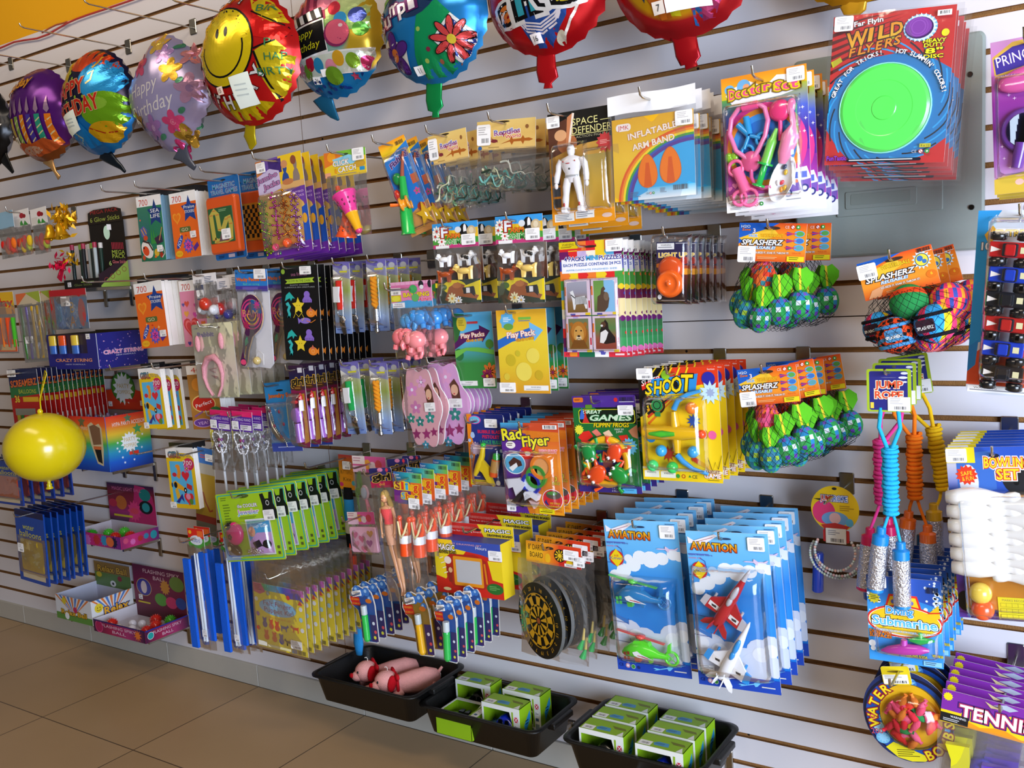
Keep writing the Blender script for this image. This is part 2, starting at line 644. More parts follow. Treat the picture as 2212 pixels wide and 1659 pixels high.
 def end(s,hk=None,hv=0.05,hu=0.5,L=None,htip=0.02):
  """build the parts; hk: what the hook that carries it holds"""
  for name,m,parent,label in s.todo:
   o=m.build(name,s.parts[parent]if parent else s.root,label)
   s.parts.setdefault(name,o)
  s.todo=[]
  bpy.context.view_layer.update()
  if hk:
   p=s.mtx@Vector((*(s.q(hu,hv)[:1]),0,s.q(hu,hv)[1]))
   s.hk=hook(p.x,p.z,(L if L else-p.y+0.03),'chrome wall hook holding '+hk,tip=htip)
  return s
 def stack(s,n,step,what,dx=0.0,dz=0.0,jit=0.004,rj=0.012,front=None,yj=0.0):
  """n-1 more of the same behind it on the hook; the labels count from the front"""
  s.root['label']=front or f'{what}, front one on its hook'
  g=s.group or(what+' on one hook')
  s.root['group']=g
  rnd=random.Random(hash(what)%1000 if False else len(what)*7+n)
  out=[s.root]
  for i in range(1,n):
   r=s.root.copy()
   COL.objects.link(r)
   hang=Matrix.Translation((rnd.uniform(-jit,jit)+dx*i,step*i,rnd.uniform(-jit,jit)*0.6+dz*i))
   loc=s.mtx.copy()
   r.matrix_world=hang@loc@Matrix.Rotation(rnd.uniform(-rj,rj),4,'Y')@Matrix.Rotation(rnd.uniform(-yj,yj),4,'Z')
   r['label']=f'{what}, {ORD[i] if i < n - 1 or n < 3 else "rearmost"} from the front' if not(i==n-1 and n>2)else f'{what}, rearmost on its hook'
   for ch in s.root.children:
    c=ch.copy()
    COL.objects.link(c)
    c.parent=r
    for g2 in ch.children:
     c2=g2.copy()
     COL.objects.link(c2)
     c2.parent=c
   out.append(r)
  return out
def M3(rx=0,ry=0,rz=0):
 return Matrix.Rotation(rz,3,'Z')@Matrix.Rotation(ry,3,'Y')@Matrix.Rotation(rx,3,'X')
def TR(x,y,z,rx=0,ry=0,rz=0):
 return Matrix.Translation((x,y,z))@M3(rx,ry,rz).to_4x4()
 # the room
ZJ,SP=1.29,0.0762
XW0,XW1=-7.0,2.6
SEAM=-2.2188
def struct(o,label):
 return tag(o,label,None,None,'structure')
m=M('laminate')
WHITE,MDF='d9d4d6','8c6238'
z_bot=0.065
bounds=[]
for i in range(-2,4):
 bounds.append((SEAM+(i-1)*2.44+0.0011,SEAM+i*2.44-0.0011))
for xa,xb in bounds:
 xa,xb=max(xa,XW0),min(xb,XW1)
 if xb-xa<0.05:
  continue
 for k in range(-16,16):
  g=0.0061
  z0=ZJ+k*SP+(g if k!=0 else 0.0012)
  z1=ZJ+(k+1)*SP-(g if k+1 not in(0,)else 0.0012)
  if k==-16:
   z0=z_bot
  if k==15:
   z1=ZJ+16*SP
  m.mat('laminate')
  m.add([(xa,0,z0),(xb,0,z0),(xb,0,z1),(xa,0,z1)],[(0,1,2,3)],WHITE)
  m.mat('fibreboard')
  m.add([(xa,0,z1),(xb,0,z1),(xb,0.009,z1),(xa,0.009,z1)],[(0,1,2,3)],MDF)
  m.add([(xa,0,z0),(xb,0,z0),(xb,0.009,z0),(xa,0.009,z0)],[(3,2,1,0)],MDF)
  for xe in(xa,xb):
   m.add([(xe,0,z0),(xe,0,z1),(xe,0.012,z1),(xe,0.012,z0)],[(0,1,2,3)],MDF)
 for k in range(-15,16):
  if k:
   m.add([(xa,0.009,ZJ+k*SP-0.0066),(xb,0.009,ZJ+k*SP-0.0066),(xb,0.009,ZJ+k*SP+0.0066),(xa,0.009,ZJ+k*SP+0.0066)],[(0,1,2,3)],MDF)
m.mat('fibreboard')
m.add([(XW0,0.013,0),(XW1,0.013,0),(XW1,0.013,ZJ+16*SP),(XW0,0.013,ZJ+16*SP)],[(0,1,2,3)],'3a2818')
for x,k in((P(692,294).x,8),(P(1505,146).x,8),(P(1480,757).x,-1),(P(1617,1648).x,-14),(P(330,1010).x,-5)):
 z=ZJ+k*SP
 m.add([(x+0.0035*math.cos(t*PI/4),0.0085,z+0.0035*math.sin(t*PI/4))for t in range(8)],[tuple(range(8))],'1a1412')
struct(m.build('wall_back'),'white slatted display wall with brown grooves behind the toys')
m=M('plaster')
m.box(XW0,XW1,0.004,0.10,ZJ+16*SP,3.4,'e3a414')
struct(m.build('wall_back_upper'),'yellow painted wall above the white slatted boards')
m=M('enamel')
TW=P(562,1486).x
tiles=[P(562,1465).x,P(789,1520).x,P(1066,1590).x]
step=(tiles[2]-tiles[0])/2
zb=0.080
x=tiles[0]-step*12
while x<XW1:
 xa,xb=x+0.0012,x+step-0.0012
 m.rbox(xa,xb,-0.010,0.003,0.0,zb,'b3aea2',0.0022)
 x+=step
m.box(XW0,XW1,-0.008,0.002,0.0,zb-0.003,'4a463e')
struct(m.build('baseboard_back'),'row of pale grey tiles along the foot of the display wall')
m,N,L=nodes_of('floor_tile')
b=N['Principled BSDF']
tc=N.new('ShaderNodeTexCoord')
mp=N.new('ShaderNodeMapping')
mp.inputs['Location'].default_value=(0,0,0)
L.new(tc.outputs['Object'],mp.inputs['Vector'])
br=N.new('ShaderNodeTexBrick')
br.offset=0.0
br.inputs['Scale'].default_value=1.0
br.inputs['Brick Width'].default_value=step
br.inputs['Row Height'].default_value=step
br.inputs['Mortar Size'].default_value=0.0022
br.inputs['Mortar Smooth'].default_value=0.2
br.inputs['Color1'].default_value=C('b09068')
br.inputs['Color2'].default_value=C('a98a62')
br.inputs['Mortar'].default_value=C('4a3822')
L.new(mp.outputs['Vector'],br.inputs['Vector'])
nz=N.new('ShaderNodeTexNoise')
nz.inputs['Scale'].default_value=3.0
nz.inputs['Detail'].default_value=5
L.new(tc.outputs['Object'],nz.inputs['Vector'])
mr=N.new('ShaderNodeMapRange')
mr.inputs['To Min'].default_value=0.9
mr.inputs['To Max'].default_value=1.1
L.new(nz.outputs['Fac'],mr.inputs['Value'])
mx=N.new('ShaderNodeMix')
mx.data_type='RGBA'
mx.blend_type='MULTIPLY'
mx.inputs['Factor'].default_value=1
L.new(br.outputs['Color'],mx.inputs[6])
L.new(mr.outputs['Result'],mx.inputs[7])
L.new(mx.outputs[2],b.inputs['Base Color'])
b.inputs['Roughness'].default_value=0.32
MATS['floor_tile']=m
m=M('floor_tile')
FX,FY=tiles[0],P(310,1630).y
pf=PZ(310,1628,0)
m.add([(XW0,-6,0),(XW1+2,-6,0),(XW1+2,0.05,0),(XW0,0.05,0)],[(0,1,2,3)],'w')
fl=struct(m.build('floor'),'beige ceramic floor tiles with thin dark joints')
mp.inputs['Location'].default_value=(-(tiles[0]%step)+0.0011,-(pf.y%step)+0.0011,0)
zt=ZJ+16*SP
m=M('matte')
pts=[(P(px,py,0.012))for px,py in((-60,118),(0,104),(30,91),(52,87),(80,83),(105,74),(128,60),(145,50),(165,41),(190,32),(230,19),(285,0),(340,-20))]
m.tube([(p.x,-0.012,p.z)for p in pts],0.0035,'b4403c',n=6)
o=m.build('cord')
tag(o,'thin red cord lying along the top edge of the slatted boards','cord')
m=M('matte')
pts=[(P(px,py,0.012))for px,py in((92,71),(108,61),(122,54),(138,50),(146,47))]
m.tube([(p.x,-0.014,p.z)for p in pts],0.003,'a8583c',n=6)
o=m.build('cord_end')
tag(o,'short loose end of red cord sticking up beside the long cord','cord')
pk=Pk('electrical_panel','grey metal electrical panel with a small door behind the disc bags','electrical panel',(1713,134),(2128,64),(1722,560),0.016)
m=pk.new('cover','enamel')
W,H=pk.w,pk.h
m.rbox(-W/2,W/2,-0.002,0.014,-H,0,'8c9690',0.012)
m=pk.new('panel_door','enamel')
a,b=pk.q(0.24,0.30),pk.q(0.80,0.80)
m.rbox(a[0],b[0],-0.006,-0.0018,b[1],a[1],'89938d',0.003)
m=pk.new('latch_recess','enamel','panel_door')
a,b=pk.q(0.29,0.68),pk.q(0.67,0.765)
m.rbox(a[0],b[0],-0.0085,-0.0058,b[1],a[1],'848e88',0.004)
m.rbox(a[0]+0.012,b[0]-0.012,-0.0092,-0.0084,b[1]+0.008,a[1]-0.006,'7c867f',0.003)
for u,v in((0.93,0.19),(0.94,0.80)):
 m=pk.new('screw','metal')
 x,z=pk.q(u,v)
 m.lathe([(0.006,0),(0.005,0.003)],'403c38',n=10,mtx=TR(x,-0.002,z,rx=PI/2))
pk.end()
# foil balloons along the top
class DomeArt(Art):
 """prints on the swollen front of a foil balloon"""
 def __init__(s,m,D,fy):
  Art.__init__(s,m,D,D,0,D/2)
  s.fy,s.R=fy,D/2
 def _add(s,pts,fs,c):
  lim=s.w*0.045
  per=isinstance(c,list)
  out=[]
  for f in fs:
   for i in range(1,len(f)-1):
    out.append([(pts[f[0]],c[f[0]]if per else c),(pts[f[i]],c[f[i]]if per else c),(pts[f[i+1]],c[f[i+1]]if per else c)])
  fin=[]
  while out:
   t=out.pop()
   e=[math.dist(t[i][0],t[(i+1)%3][0])for i in range(3)]
   k=e.index(max(e))
   if e[k]>lim and len(fin)<6000:
    a,b,q=t[k],t[(k+1)%3],t[(k+2)%3]
    ca,cb=C(a[1]),C(b[1])
    mid=(((a[0][0]+b[0][0])/2,(a[0][1]+b[0][1])/2),tuple((ca[i]+cb[i])/2 for i in range(4))if per else c)
    out+=[[a,mid,q],[mid,b,q]]
   else:
    fin.append(t)
  eps=0.0006+s.k*0.00012
  vs,fs2,cs=[],[],[]
  for t in fin:
   n=len(vs)
   for(x,z),cc in t:
    r=math.hypot(x,z)
    if r>s.R*0.985:
     x,z=x*s.R*0.985/r,z*s.R*0.985/r
    vs.append((x,s.fy(x,z)-eps,z))
    cs.append(cc)
   fs2.append((n,n+1,n+2))
  s.m.add(vs,fs2,cs if per else c,True)
  s.k+=1
def ribbon(m,pts,wd,th,c,nrm=(0,-1,0)):
 """flat soft strip through points"""
 pts=[Vector(p)for p in pts]
 rings=[]
 nv=Vector(nrm)
 for i,p in enumerate(pts):
  t=(pts[min(i+1,len(pts)-1)]-pts[max(i-1,0)]).normalized()
  sd=t.cross(nv).normalized()
  w=wd[i]/2
  rings.append([p+sd*w*math.cos(a)+nv*th*math.sin(a)for a in(2*PI*k/10 for k in range(10))])
 m.loft(rings,c)
def balloon(label,cx,cy,D,T,d,yaw,base,tail,tailc,tilt=0.0,square=False,back='9a9aa0',sq=1.0):
 e=bpy.data.objects.new('foil_balloon',None)
 COL.objects.link(e)
 c=P(cx,cy,d)
 e.matrix_world=Matrix.Translation(c)@Matrix.Rotation(yaw,4,'Z')@Matrix.Rotation(tilt,4,'Y')
 tag(e,label,'balloon','foil balloons in a row along the top')
 R=D/2
 rnd=random.Random(int(cx)+50)
 ph=rnd.uniform(0,6)
 def rad(t):
  if square:
   return R*(abs(math.cos(t))**3.2+abs(math.sin(t))**3.2)**(-1/3.2)*0.80
  return R
 def fy(x,z,sg=-1):
  t=math.atan2(z,x)
  r=min(1.0,math.hypot(x,z)/rad(t))
  y=(T/2)*(1-r**2.2)**0.62
  return sg*y+0.0055*math.sin(26*t+ph)*r**7+0.003*math.sin(11*t+ph)*r**3
 m=M('foil')
 nt,nr=56,12
 for sg,cc in((-1,base),(1,back)):
  vs,cs,fs=[],[],[]
  for j in range(nr+1):
   r=1-(1-j/nr)**1.7
   for i in range(nt):
    t=2*PI*i/nt
    rr=rad(t)*r*(1.035+0.012*math.sin(26*t+ph)if j==nr else 1)
    x,z=rr*math.cos(t),rr*math.sin(t)
    vs.append((x,fy(x,z,sg)if j<nr else 0.0055*math.sin(26*t+ph),z))
    cs.append(cc(x/D+0.5,0.5-z/D)if callable(cc)else cc)
  for j in range(nr):
   for i in range(nt):
    a,b=j*nt+i,j*nt+(i+1)%nt
    fs.append((a,b,b+nt,a+nt)if j else(a,b+nt,a+nt))
  m.add(vs,fs,cs,True)
 art=DomeArt(m,D,fy)
 mi=e.matrix_world.inverted()
 if tail:
  mt=M('foil')
  pts=[mi@P(x,y,d)for x,y,w in tail]
  ribbon(mt,pts,[w for x,y,w in tail],0.004,tailc)
 return e,m,art,(mt if tail else None)
def note(e,art,u,v,w,h,c='dfe6da',rot=0.0,txt=None,name='price_label'):
 """paper stuck on the balloon"""
 mm=M('paper')
 x,z=art.q(u,v)
 D=art.w
 cr,sr=math.cos(rot),math.sin(rot)
 def fn(i,j):
  a,b=(i-.5)*w*D,(j-.5)*-h*D
  xx,zz=x+a*cr-b*sr,z+a*sr+b*cr
  return(xx,art.fy(xx,zz)-0.006,zz)
 mm.grid(fn,4,4,c)
 if txt:
  a2=DomeArt(mm,D,lambda x,z:art.fy(x,z)-0.0064)
  a2.text(txt,u,v,h*0.55,'2a2a30',rot=rot)
 elif w>0.12:
  a2=DomeArt(mm,D,lambda x,z:art.fy(x,z)-0.0064)
  for k in range(3):
   a2.rect(u-w*0.32,v-h*0.2+k*h*0.16,u+w*0.25,v-h*0.2+k*h*0.16+0.008,'b8c0bc')
 mm.build(name,e)
def bhook(base,tip,what):
 """hook whose bracket shows at pixel base and whose rod ends at pixel tip"""
 b=P(*base,0.0)
 k=round((b.z-ZJ)/SP)
 z=ZJ+k*SP-0.012
 lo,hi=0.02,0.6
 for _ in range(30):
  mid=(lo+hi)/2
  if P(tip[0],tip[1],mid).x>b.x:
   lo=mid
  else:
   hi=mid
 up=P(tip[0],tip[1],lo)
 return hook(b.x,z,max(0.08,min(lo,0.4)),'chrome wall hook '+what,tip=0.012)
e,m,a,mt=balloon('black birthday balloon with coloured stars beside the purple candle balloon',-42,275,0.33,0.15,0.26,0.12,'k',[(8,340,0.05),(28,372,0.015)],'k')
for u,v,r,c in((.87,.42,.028,'o'),(.9,.64,.03,'y'),(.80,.80,.035,'y'),(.72,.3,.03,'g'),(.86,.72,.02,'r')):
 a.star(u,v,r,5,c)
a.text('Happy Birthday',.5,.55,.1,'r',w=.9,oc='w',ow=.04)
m.build('envelope',e)
mt.build('tail',e)
e,m,a,mt=balloon('purple balloon with birthday candles and an orange tail seam',94,250,0.325,0.17,0.16,0.12,lambda u,v:'581a78' if v<.86 else '8a4a20',[(99,340,.055),(112,356,.03),(120,372,.014),(128,384,.022)],'c89a60')
for i,(u,c)in enumerate(((.14,'e0a820'),(.25,'e8c850'),(.36,'90b850'),(.47,'f09018'),(.58,'4a3aa0'),(.70,'30a080'),(.82,'f08020'))):
 dv=abs(u-.45)*.06
 a.poly([(u-.032,.52+dv),(u+.032,.52+dv),(u+.038,.85),(u-.038,.85)],c)
 for k in range(4):
  a.line([(u-.03,.6+.07*k+dv),(u+.03,.56+.07*k+dv)],.012,'e8d8a0')
 a.poly([(u-.03,.47+dv),(u,.32+dv),(u+.03,.47+dv),(u,.51+dv)],'a08098')
a.poly([(.12,.86),(.3,.80),(.5,.84),(.7,.79),(.88,.86),(.7,.93),(.5,.97),(.3,.93)],'c85a28')
a.ell(.45,.9,.16,.045,'d0a080')
a.text('irthday',.36,.17,.1,'f0a020',w=.5,rot=.18,shear=.3,oc='7a3a10',ow=.02)
m.build('envelope',e)
mt.build('tail',e)
note(e,a,.28,.78,.085,.075,'d8d0b8',txt='8')
bhook((150,150),(40,129),'holding the purple candle balloon')
bhook((26,152),(-70,128),'holding the black star balloon')
e,m,a,mt=balloon('dark balloon printed with bright balloons and red birthday letters, paper note below',216,222,0.345,0.17,0.17,0.10,lambda u,v:'1a1838' if v<.68 else '1070b8',[(222,325,.07),(245,348,.035),(262,361,.02),(270,371,.012)],'0a1a28')
a.ell(.55,.12,.25,.11,'d84818').ell(.18,.2,.16,.17,'c8b418').ell(.84,.14,.18,.10,'d03818')
a.ell(.74,.33,.25,.19,'1e88c8').ell(.72,.34,.22,.16,'2a9ad8').ell(.76,.62,.26,.17,'70a818').ell(.7,.56,.12,.06,'90c038')
a.ell(.72,.83,.2,.1,'d8a418').line([(.55,.78),(.7,.84),(.86,.83)],.012,'b03018')
a.line([(.62,.27),(.68,.24),(.66,.33),(.6,.36)],.02,'e8e0a0').line([(.72,.1),(.71,.16),(.66,.21)],.02,'e8b030')
for u,v in((.35,.22),(.3,.5),(.45,.47),(.2,.62),(.4,.28),(.56,.48)):
 a.ell(u,v,.015,None,'98c030')
a.text('HAPPY',.3,.38,.15,'d02a18',w=.55,rot=.08,oc='e8c088',ow=.03)
a.text('BIRTHDAY',.38,.575,.15,'d02a18',w=.72,rot=.12,oc='e8c088',ow=.03)
a.poly([(.1,.74),(.45,.72),(.62,.93),(.4,.96)],'1480c8').line([(.3,.8),(.4,.86),(.34,.9)],.02,'b8c8a0')
m.build('envelope',e)
mt.build('tail',e)
note(e,a,.30,.70,.26,.20,rot=.14,name='note')
bhook((278,103),(166,83),'holding the dark balloon with red letters')
e,m,a,mt=balloon('lavender square balloon with pink and yellow flowers and white script',368,203,0.40,0.15,0.15,0.10,'a8a0c8',[(388,322,.09),(398,336,.05),(408,350,.03),(421,363,.02)],'5a6070',tilt=PI/4*0.96,square=True)
m.build('envelope',e)
a.k=1
R2=M('foil')
a2=DomeArt(R2,0.40,a.fy)
TT=Matrix.Rotation(-PI/4*0.96,4,'Y')
class Turn(DomeArt):
 def _add(s,pts,fs,c):
  q=-PI/4*0.96
  cr,sr=math.cos(-q),math.sin(-q)
  DomeArt._add(s,[(x*cr-z*sr,x*sr+z*cr)for x,z in pts],fs,c)
def fyc(x,z):
 return a.fy(x,z)
a2=Turn(R2,0.40,fyc)
a2.R=0.40*0.6
a2.text('Happy',.38,.45,.11,'f0e8e8',w=.36,rot=.16,shear=.3)
a2.text('Birthday',.43,.61,.115,'f0e8e8',w=.54,rot=.16,shear=.3)
for u,v,r,c,c2 in((.33,.27,.10,'d85078','b03858'),(.52,.12,.09,'d8b048','e8c860'),(.60,.22,.08,'b890c8','d8b0e0'),(.68,.36,.10,'d8a830','e8c850'),(.84,.52,.12,'b88aa8','9a78a0'),(.82,.24,.09,'d89098','c07080'),(.42,.78,.10,'a878b8','d0a8d8'),(.64,.76,.09,'d84878','e88098'),(.70,.88,.10,'a8822a','7a5a18'),(.22,.70,.07,'a07a30','806020'),(.60,.98,.09,'c83870','e06090')):
 a2.flower(u,v,r,5,c,c2)
for u,v in((.70,.16),(.77,.45),(.80,.80),(.74,.68),(.5,.86)):
 a2.ell(u,v,.035,.02,'4a8a6a',rot=.5)
R2.build('flower_print',e)
mt.build('tail',e)
note(e,a,.44,.86,.075,.055,'e8e4dc',txt='28',rot=-.2)
bhook((418,62),(309,35),'holding the lavender flower balloon')
e,m,a,mt=balloon('red balloon with a big yellow smiling face and paper note',541,130,0.355,0.16,0.28,0.10,lambda u,v:'c01818',[(531,252,.06),(541,270,.04),(539,292,.045),(545,312,.035),(541,322,.01)],'b8a410')
a.poly([(.62,.02),(.85,.10),(.98,.3),(.80,.28),(.68,.16)],'d8b818').poly([(.88,.42),(1.0,.55),(.96,.8),(.80,.86),(.74,.66),(.72,.5)],'d0b818').poly([(.28,.82),(.55,.84),(.78,.88),(.6,.99),(.36,.97)],'c8b010').poly([(.7,.2),(.98,.36),(.92,.44),(.70,.38)],'d81a18')
a.line([(.72,.48),(.98,.40)],.014,'k').line([(.72,.5),(.84,.92)],.018,'k').line([(.68,.18),(.98,.34)],.010,'k')
a.ell(.40,.42,.325,.315,'k',n=40).ell(.40,.42,.31,.30,'e8cc10',n=40)
a.ell(.36,.31,.02,.04,'k').ell(.46,.31,.02,.04,'k')
a.line([(.40+.23*math.cos(t),.43-.22*math.sin(t))for t in[PI+PI*k/16 for k in range(-1,18)]],.015,'k')
a.arc('HAPPY',.40,.42,.40,.085,'w',140,58,oc='401010',ow=.04)
for i,ch in enumerate('BIRTHDAY'):
 t=math.radians(188+138*i/7.0)
 a.text(ch,.40+.40*math.cos(t),.43-.41*math.sin(t),.10,'w',rot=t+PI/2,oc='401010',ow=.04)
for t,u,v in(('BIR',.80,.16),('HAP',.88,.55),('BIRTY',.86,.66),('P',.84,.44)):
 a.text(t,u,v,.06,'3a7a50',w=.05*len(t))
m.build('envelope',e)
mt.build('tail',e)
note(e,a,.57,.775,.20,.24,rot=.1,name='note')
note(e,a,.33,.745,.075,.06,'f0d8c8',txt='15')
bhook((598,30),(470,-30),'holding the smiling face balloon')
e,m,a,mt=balloon('silver party balloon with a black film clapper board and round balloons',727,85,0.315,0.15,0.15,0.08,lambda u,v:'1a80c0' if v>.82 else('c8a428' if u>.75 else '8ab0a0'),[(700,205,.09),(706,226,.055),(720,246,.03),(731,259,.008)],'206a90')
a.rect(.1,.1,.55,.4,'c04868').grad(.5,.05,.95,.5,['e8e0a0','90c068'])
for k in range(5):
 a.poly([(.14+.09*k,.12),(.18+.09*k,.12),(.22+.09*k,.38),(.18+.09*k,.38)],'802040')
for u,v,r,c in((.62,.16,.10,'e8a0a8'),(.78,.12,.1,'80b838'),(.66,.30,.06,'c83040'),(.72,.40,.06,'3a9ad0'),(.86,.38,.07,'4a58a8'),(.55,.22,.08,'d87890'),(.88,.5,.06,'60a840'),(.46,.12,.07,'70a8c8')):
 a.ell(u,v,r,None,c)
a.rect(.05,.66,.97,.85,'w').rect(.06,.675,.96,.84,'d8e0d0')
for i,(u,c)in enumerate(((.1,'c02030'),(.19,'d880a0'),(.28,'78a830'),(.34,'c01838'),(.44,'2a90c0'),(.57,'e890a8'),(.66,'e0a828'),(.78,'80a828'),(.89,'c83868'))):
 a.ell(u,.755+.03*((i*7)%3-1),.055,.065,c)
a.poly([(.05,.60),(.52,.53),(.52,.62),(.05,.66)],'k')
a.poly([(.04,.42),(.56,.37),(.58,.66),(.06,.70)],'w').poly([(.05,.435),(.55,.385),(.57,.645),(.07,.685)],'k')
a.poly([(.03,.33),(.53,.27),(.55,.36),(.05,.42)],'k')
for k in range(5):
 a.poly([(.05+.1*k,.33-.012*k),(.10+.1*k,.32-.012*k),(.14+.1*k,.405-.012*k),(.09+.1*k,.41-.012*k)],'w')
a.text('Happy',.30,.475,.065,'d8d020',w=.28,rot=.08,shear=.2).text('Birthday',.32,.585,.065,'d8d020',w=.38,rot=.08,shear=.2)
a.ell(.68,.52,.12,.115,'8a2a5a').ell(.69,.51,.11,.105,'e06078').ell(.73,.46,.02,.015,'f0d0d0')
for k in range(26):
 r_=random.Random(k)
 a.ell(r_.uniform(.18,.85),r_.uniform(.87,.98),.014,None,'183a88')
a.ell(.58,.86,.08,.075,'70a028').star(.76,.88,.035,5,'c04060')
m.build('envelope',e)
mt.build('tail',e)
note(e,a,.37,.87,.09,.06,'f0ece8',txt='26',rot=-.15)
note(e,a,.50,.825,.10,.06,'f4f2f0',rot=-.05)
e,m,a,mt=balloon('blue and green balloon with purple and red flowers and white greeting letters',937,42,0.31,0.15,0.24,0.06,lambda u,v:'1a78b8',[(938,155,.075),(938,182,.05),(937,215,.05),(941,234,.05),(941,242,.02),(941,254,.024)],'109048')
a.poly([(.5,.5),(.68,.42),(.8,.55),(.74,.98),(.4,.98),(.42,.8)],'12985a').poly([(.0,.1),(.3,.0),(.28,.25),(.05,.4)],'20a050')
a.ell(.44,.26,.28,.26,'203a60')
for u,v in((.5,.62),(.6,.7),(.52,.86),(.64,.88),(.3,.3),(.7,.3),(.78,.92),(.56,.78)):
 a.ell(u,v,.018,None,random.choice(('8a3048','a8c860','b06850')))
a.text('Feliz',.5,.2,.16,'w',w=.35,rot=.15,oc='5a1a4a',ow=.06)
for i,ch in enumerate('Cumplea\u00f1os'):
 u=.06+.098*i
 a.text(ch,u,.485-.27*(u-.05)+.03*math.sin(i*2.2),.15 if i==0 else .125,'f0eaf0',w=.085 if ch not in 'lm' else(.04 if ch=='l' else .11),rot=.16,oc='5a1a5a',ow=.07)
a.poly([(.62,.72),(.79,.54),(.99,.74),(.82,.95)],'w').poly([(.65,.72),(.79,.575),(.96,.74),(.82,.91)],'2a3a88')
a.poly([(.04,.68),(.18,.62),(.36,.74),(.32,.9),(.12,.88)],'e8e8e0')
for k in range(5):
 t=PI/2+2*PI*k/5
 a.ell(.20+.10*math.cos(t),.765-.10*math.sin(t),.085,.055,'3a1860',rot=t).ell(.20+.10*math.cos(t),.765-.10*math.sin(t),.075,.046,'5a2a8a',rot=t)
a.ell(.20,.765,.045,.05,'e88038')
for k in range(9):
 t=PI/2+2*PI*k/9
 a.ell(.78+.10*math.cos(t),.735-.10*math.sin(t),.08,.03,'k',rot=t).ell(.78+.10*math.cos(t),.735-.10*math.sin(t),.072,.024,'d84848',rot=t)
a.ell(.775,.735,.035,.035,'e8d040')
m.build('envelope',e)
mt.build('tail',e)
note(e,a,.42,.915,.10,.065,'f4f2f0',txt='11')
e,m,a,mt=balloon('red and blue balloon with big outlined letters and a hanging red tail',1182,-37,0.325,0.16,0.2,0.05,lambda u,v:'b81018',[(1178,95,.075),(1179,118,.05),(1180,150,.055),(1185,172,.055),(1184,180,.02),(1184,191,.026)],'b81018')
a.poly([(.2,.5),(.8,.45),(.72,.8),(.55,.98),(.42,.97),(.35,.8)],'2850a0')
for k in range(4):
 a.line([(.30+.03*k,.74+.0*k),(.4,.86-.02*k),(.52,.89-.02*k),(.64,.84-.02*k),(.72,.72)],.012,'f0e8f0')
for ch,u,v,h,w,c in(('a',.26,.68,.16,.13,'e07828'),('\u00f1',.43,.64,.2,.15,'38a8b8'),('o',.60,.62,.17,.14,'f4f0f0'),('s',.74,.62,.17,.13,'e0c838')):
 a.text(ch,u,v,h,c,w=w,oc='k',ow=.1,rot=.1,oc2='w')
a.line([(.9,.62),(.66,.94)],.016,'w').ell(.64,.93,.05,.03,'e8e0c8',rot=.9).line([(.12,.7),(.16,.8),(.22,.9)],.012,'d8b0a8')
a.text('25',.3,.3,.3,'e8d030',w=.3,oc='k',ow=.06)
m.build('envelope',e)
mt.build('tail',e)
note(e,a,.46,.915,.095,.065,'f4ecec',txt='16')
e,m,a,mt=balloon('orange and yellow patchwork balloon with a sheet of white paper taped on',1476,-90,0.33,0.16,0.2,0.05,lambda u,v:'b01a20' if math.hypot(u-.5,v-.5)>.42 else 'd8a018',[(1475,60,.08),(1479,84,.055),(1484,112,.055),(1492,132,.05),(1492,137,.028),(1494,147,.03)],'a80c18')
a.poly([(.25,.6),(.5,.55),(.52,.9),(.38,.88)],'c8c020').poly([(.58,.8),(.8,.6),(.9,.66),(.72,.93),(.6,.95)],'a83868').poly([(.6,.84),(.66,.86),(.64,.97),(.59,.96)],'2a6ab0').poly([(.2,.62),(.3,.7),(.28,.78)],'304860').poly([(.3,.76),(.42,.74),(.46,.9),(.38,.9)],'c86a20')
m.build('envelope',e)
mt.build('tail',e)
note(e,a,.58,.74,.30,.26,'f6f6f6',name='note')
note(e,a,.38,.83,.085,.075,'e8dcd0',txt='7')
e,m,a,mt=balloon('golden balloon whose crumpled gold tail hangs above the disc bag',1850,-160,0.30,0.14,0.12,0.04,'d89818',[(1848,-10,.07),(1846,5,.05),(1842,18,.055),(1838,34,.03)],'d8a020')
a.text('Happy Birthday',.5,.5,.12,'r',w=.8)
m.build('envelope',e)
mt.build('tail',e)
# helpers for what hangs on the hooks
SIL={'animal':[(.0,.62),(.06,.8),(.16,.95),(.2,.8),(.3,.66),(.8,.68),(.98,.8),(.93,.55),(.92,.0),(.82,.0),(.8,.34),(.42,.34),(.38,.0),(.28,.0),(.26,.42),(.14,.55)],'lizard':[(0,.5),(.12,.62),(.25,.6),(.3,.8),(.36,.6),(.6,.58),(.66,.78),(.7,.54),(1,.3),(.7,.44),(.64,.2),(.58,.42),(.36,.42),(.3,.2),(.26,.42),(.1,.4)],'plane':[(0,.42),(.08,.5),(.0,.75),(.06,.76),(.2,.52),(.42,.54),(.55,.85),(.6,.85),(.6,.55),(.9,.55),(1,.46),(.9,.4),(.6,.4),(.5,.1),(.44,.1),(.42,.4)],'tank':[(.1,0),(.1,.45),(.2,.6),(.2,1),(.32,1),(.36,.7),(.64,.7),(.68,1),(.8,1),(.8,.6),(.9,.45),(.9,0)],'boy':[(.3,0),(.2,.35),(.32,.55),(.4,.6),(.34,.75),(.4,.95),(.55,1),(.68,.92),(.68,.72),(.6,.6),(.75,.5),(.85,.2),(.8,0)],}
def sil(a,key,u,v,w,h,c,flip=False,rot=0.0):
 cr,sr=math.cos(rot),math.sin(rot)
 pts=[]
 for x,y in SIL[key]:
  x=(1-x if flip else x)-.5
  y=y-.5
  X,Y=x*w*a.w,y*h*a.h
  pts.append((a.ox+(u-.5)*a.w+X*cr-Y*sr,a.oz-v*a.h+X*sr+Y*cr))
 a._poly(pts,c)
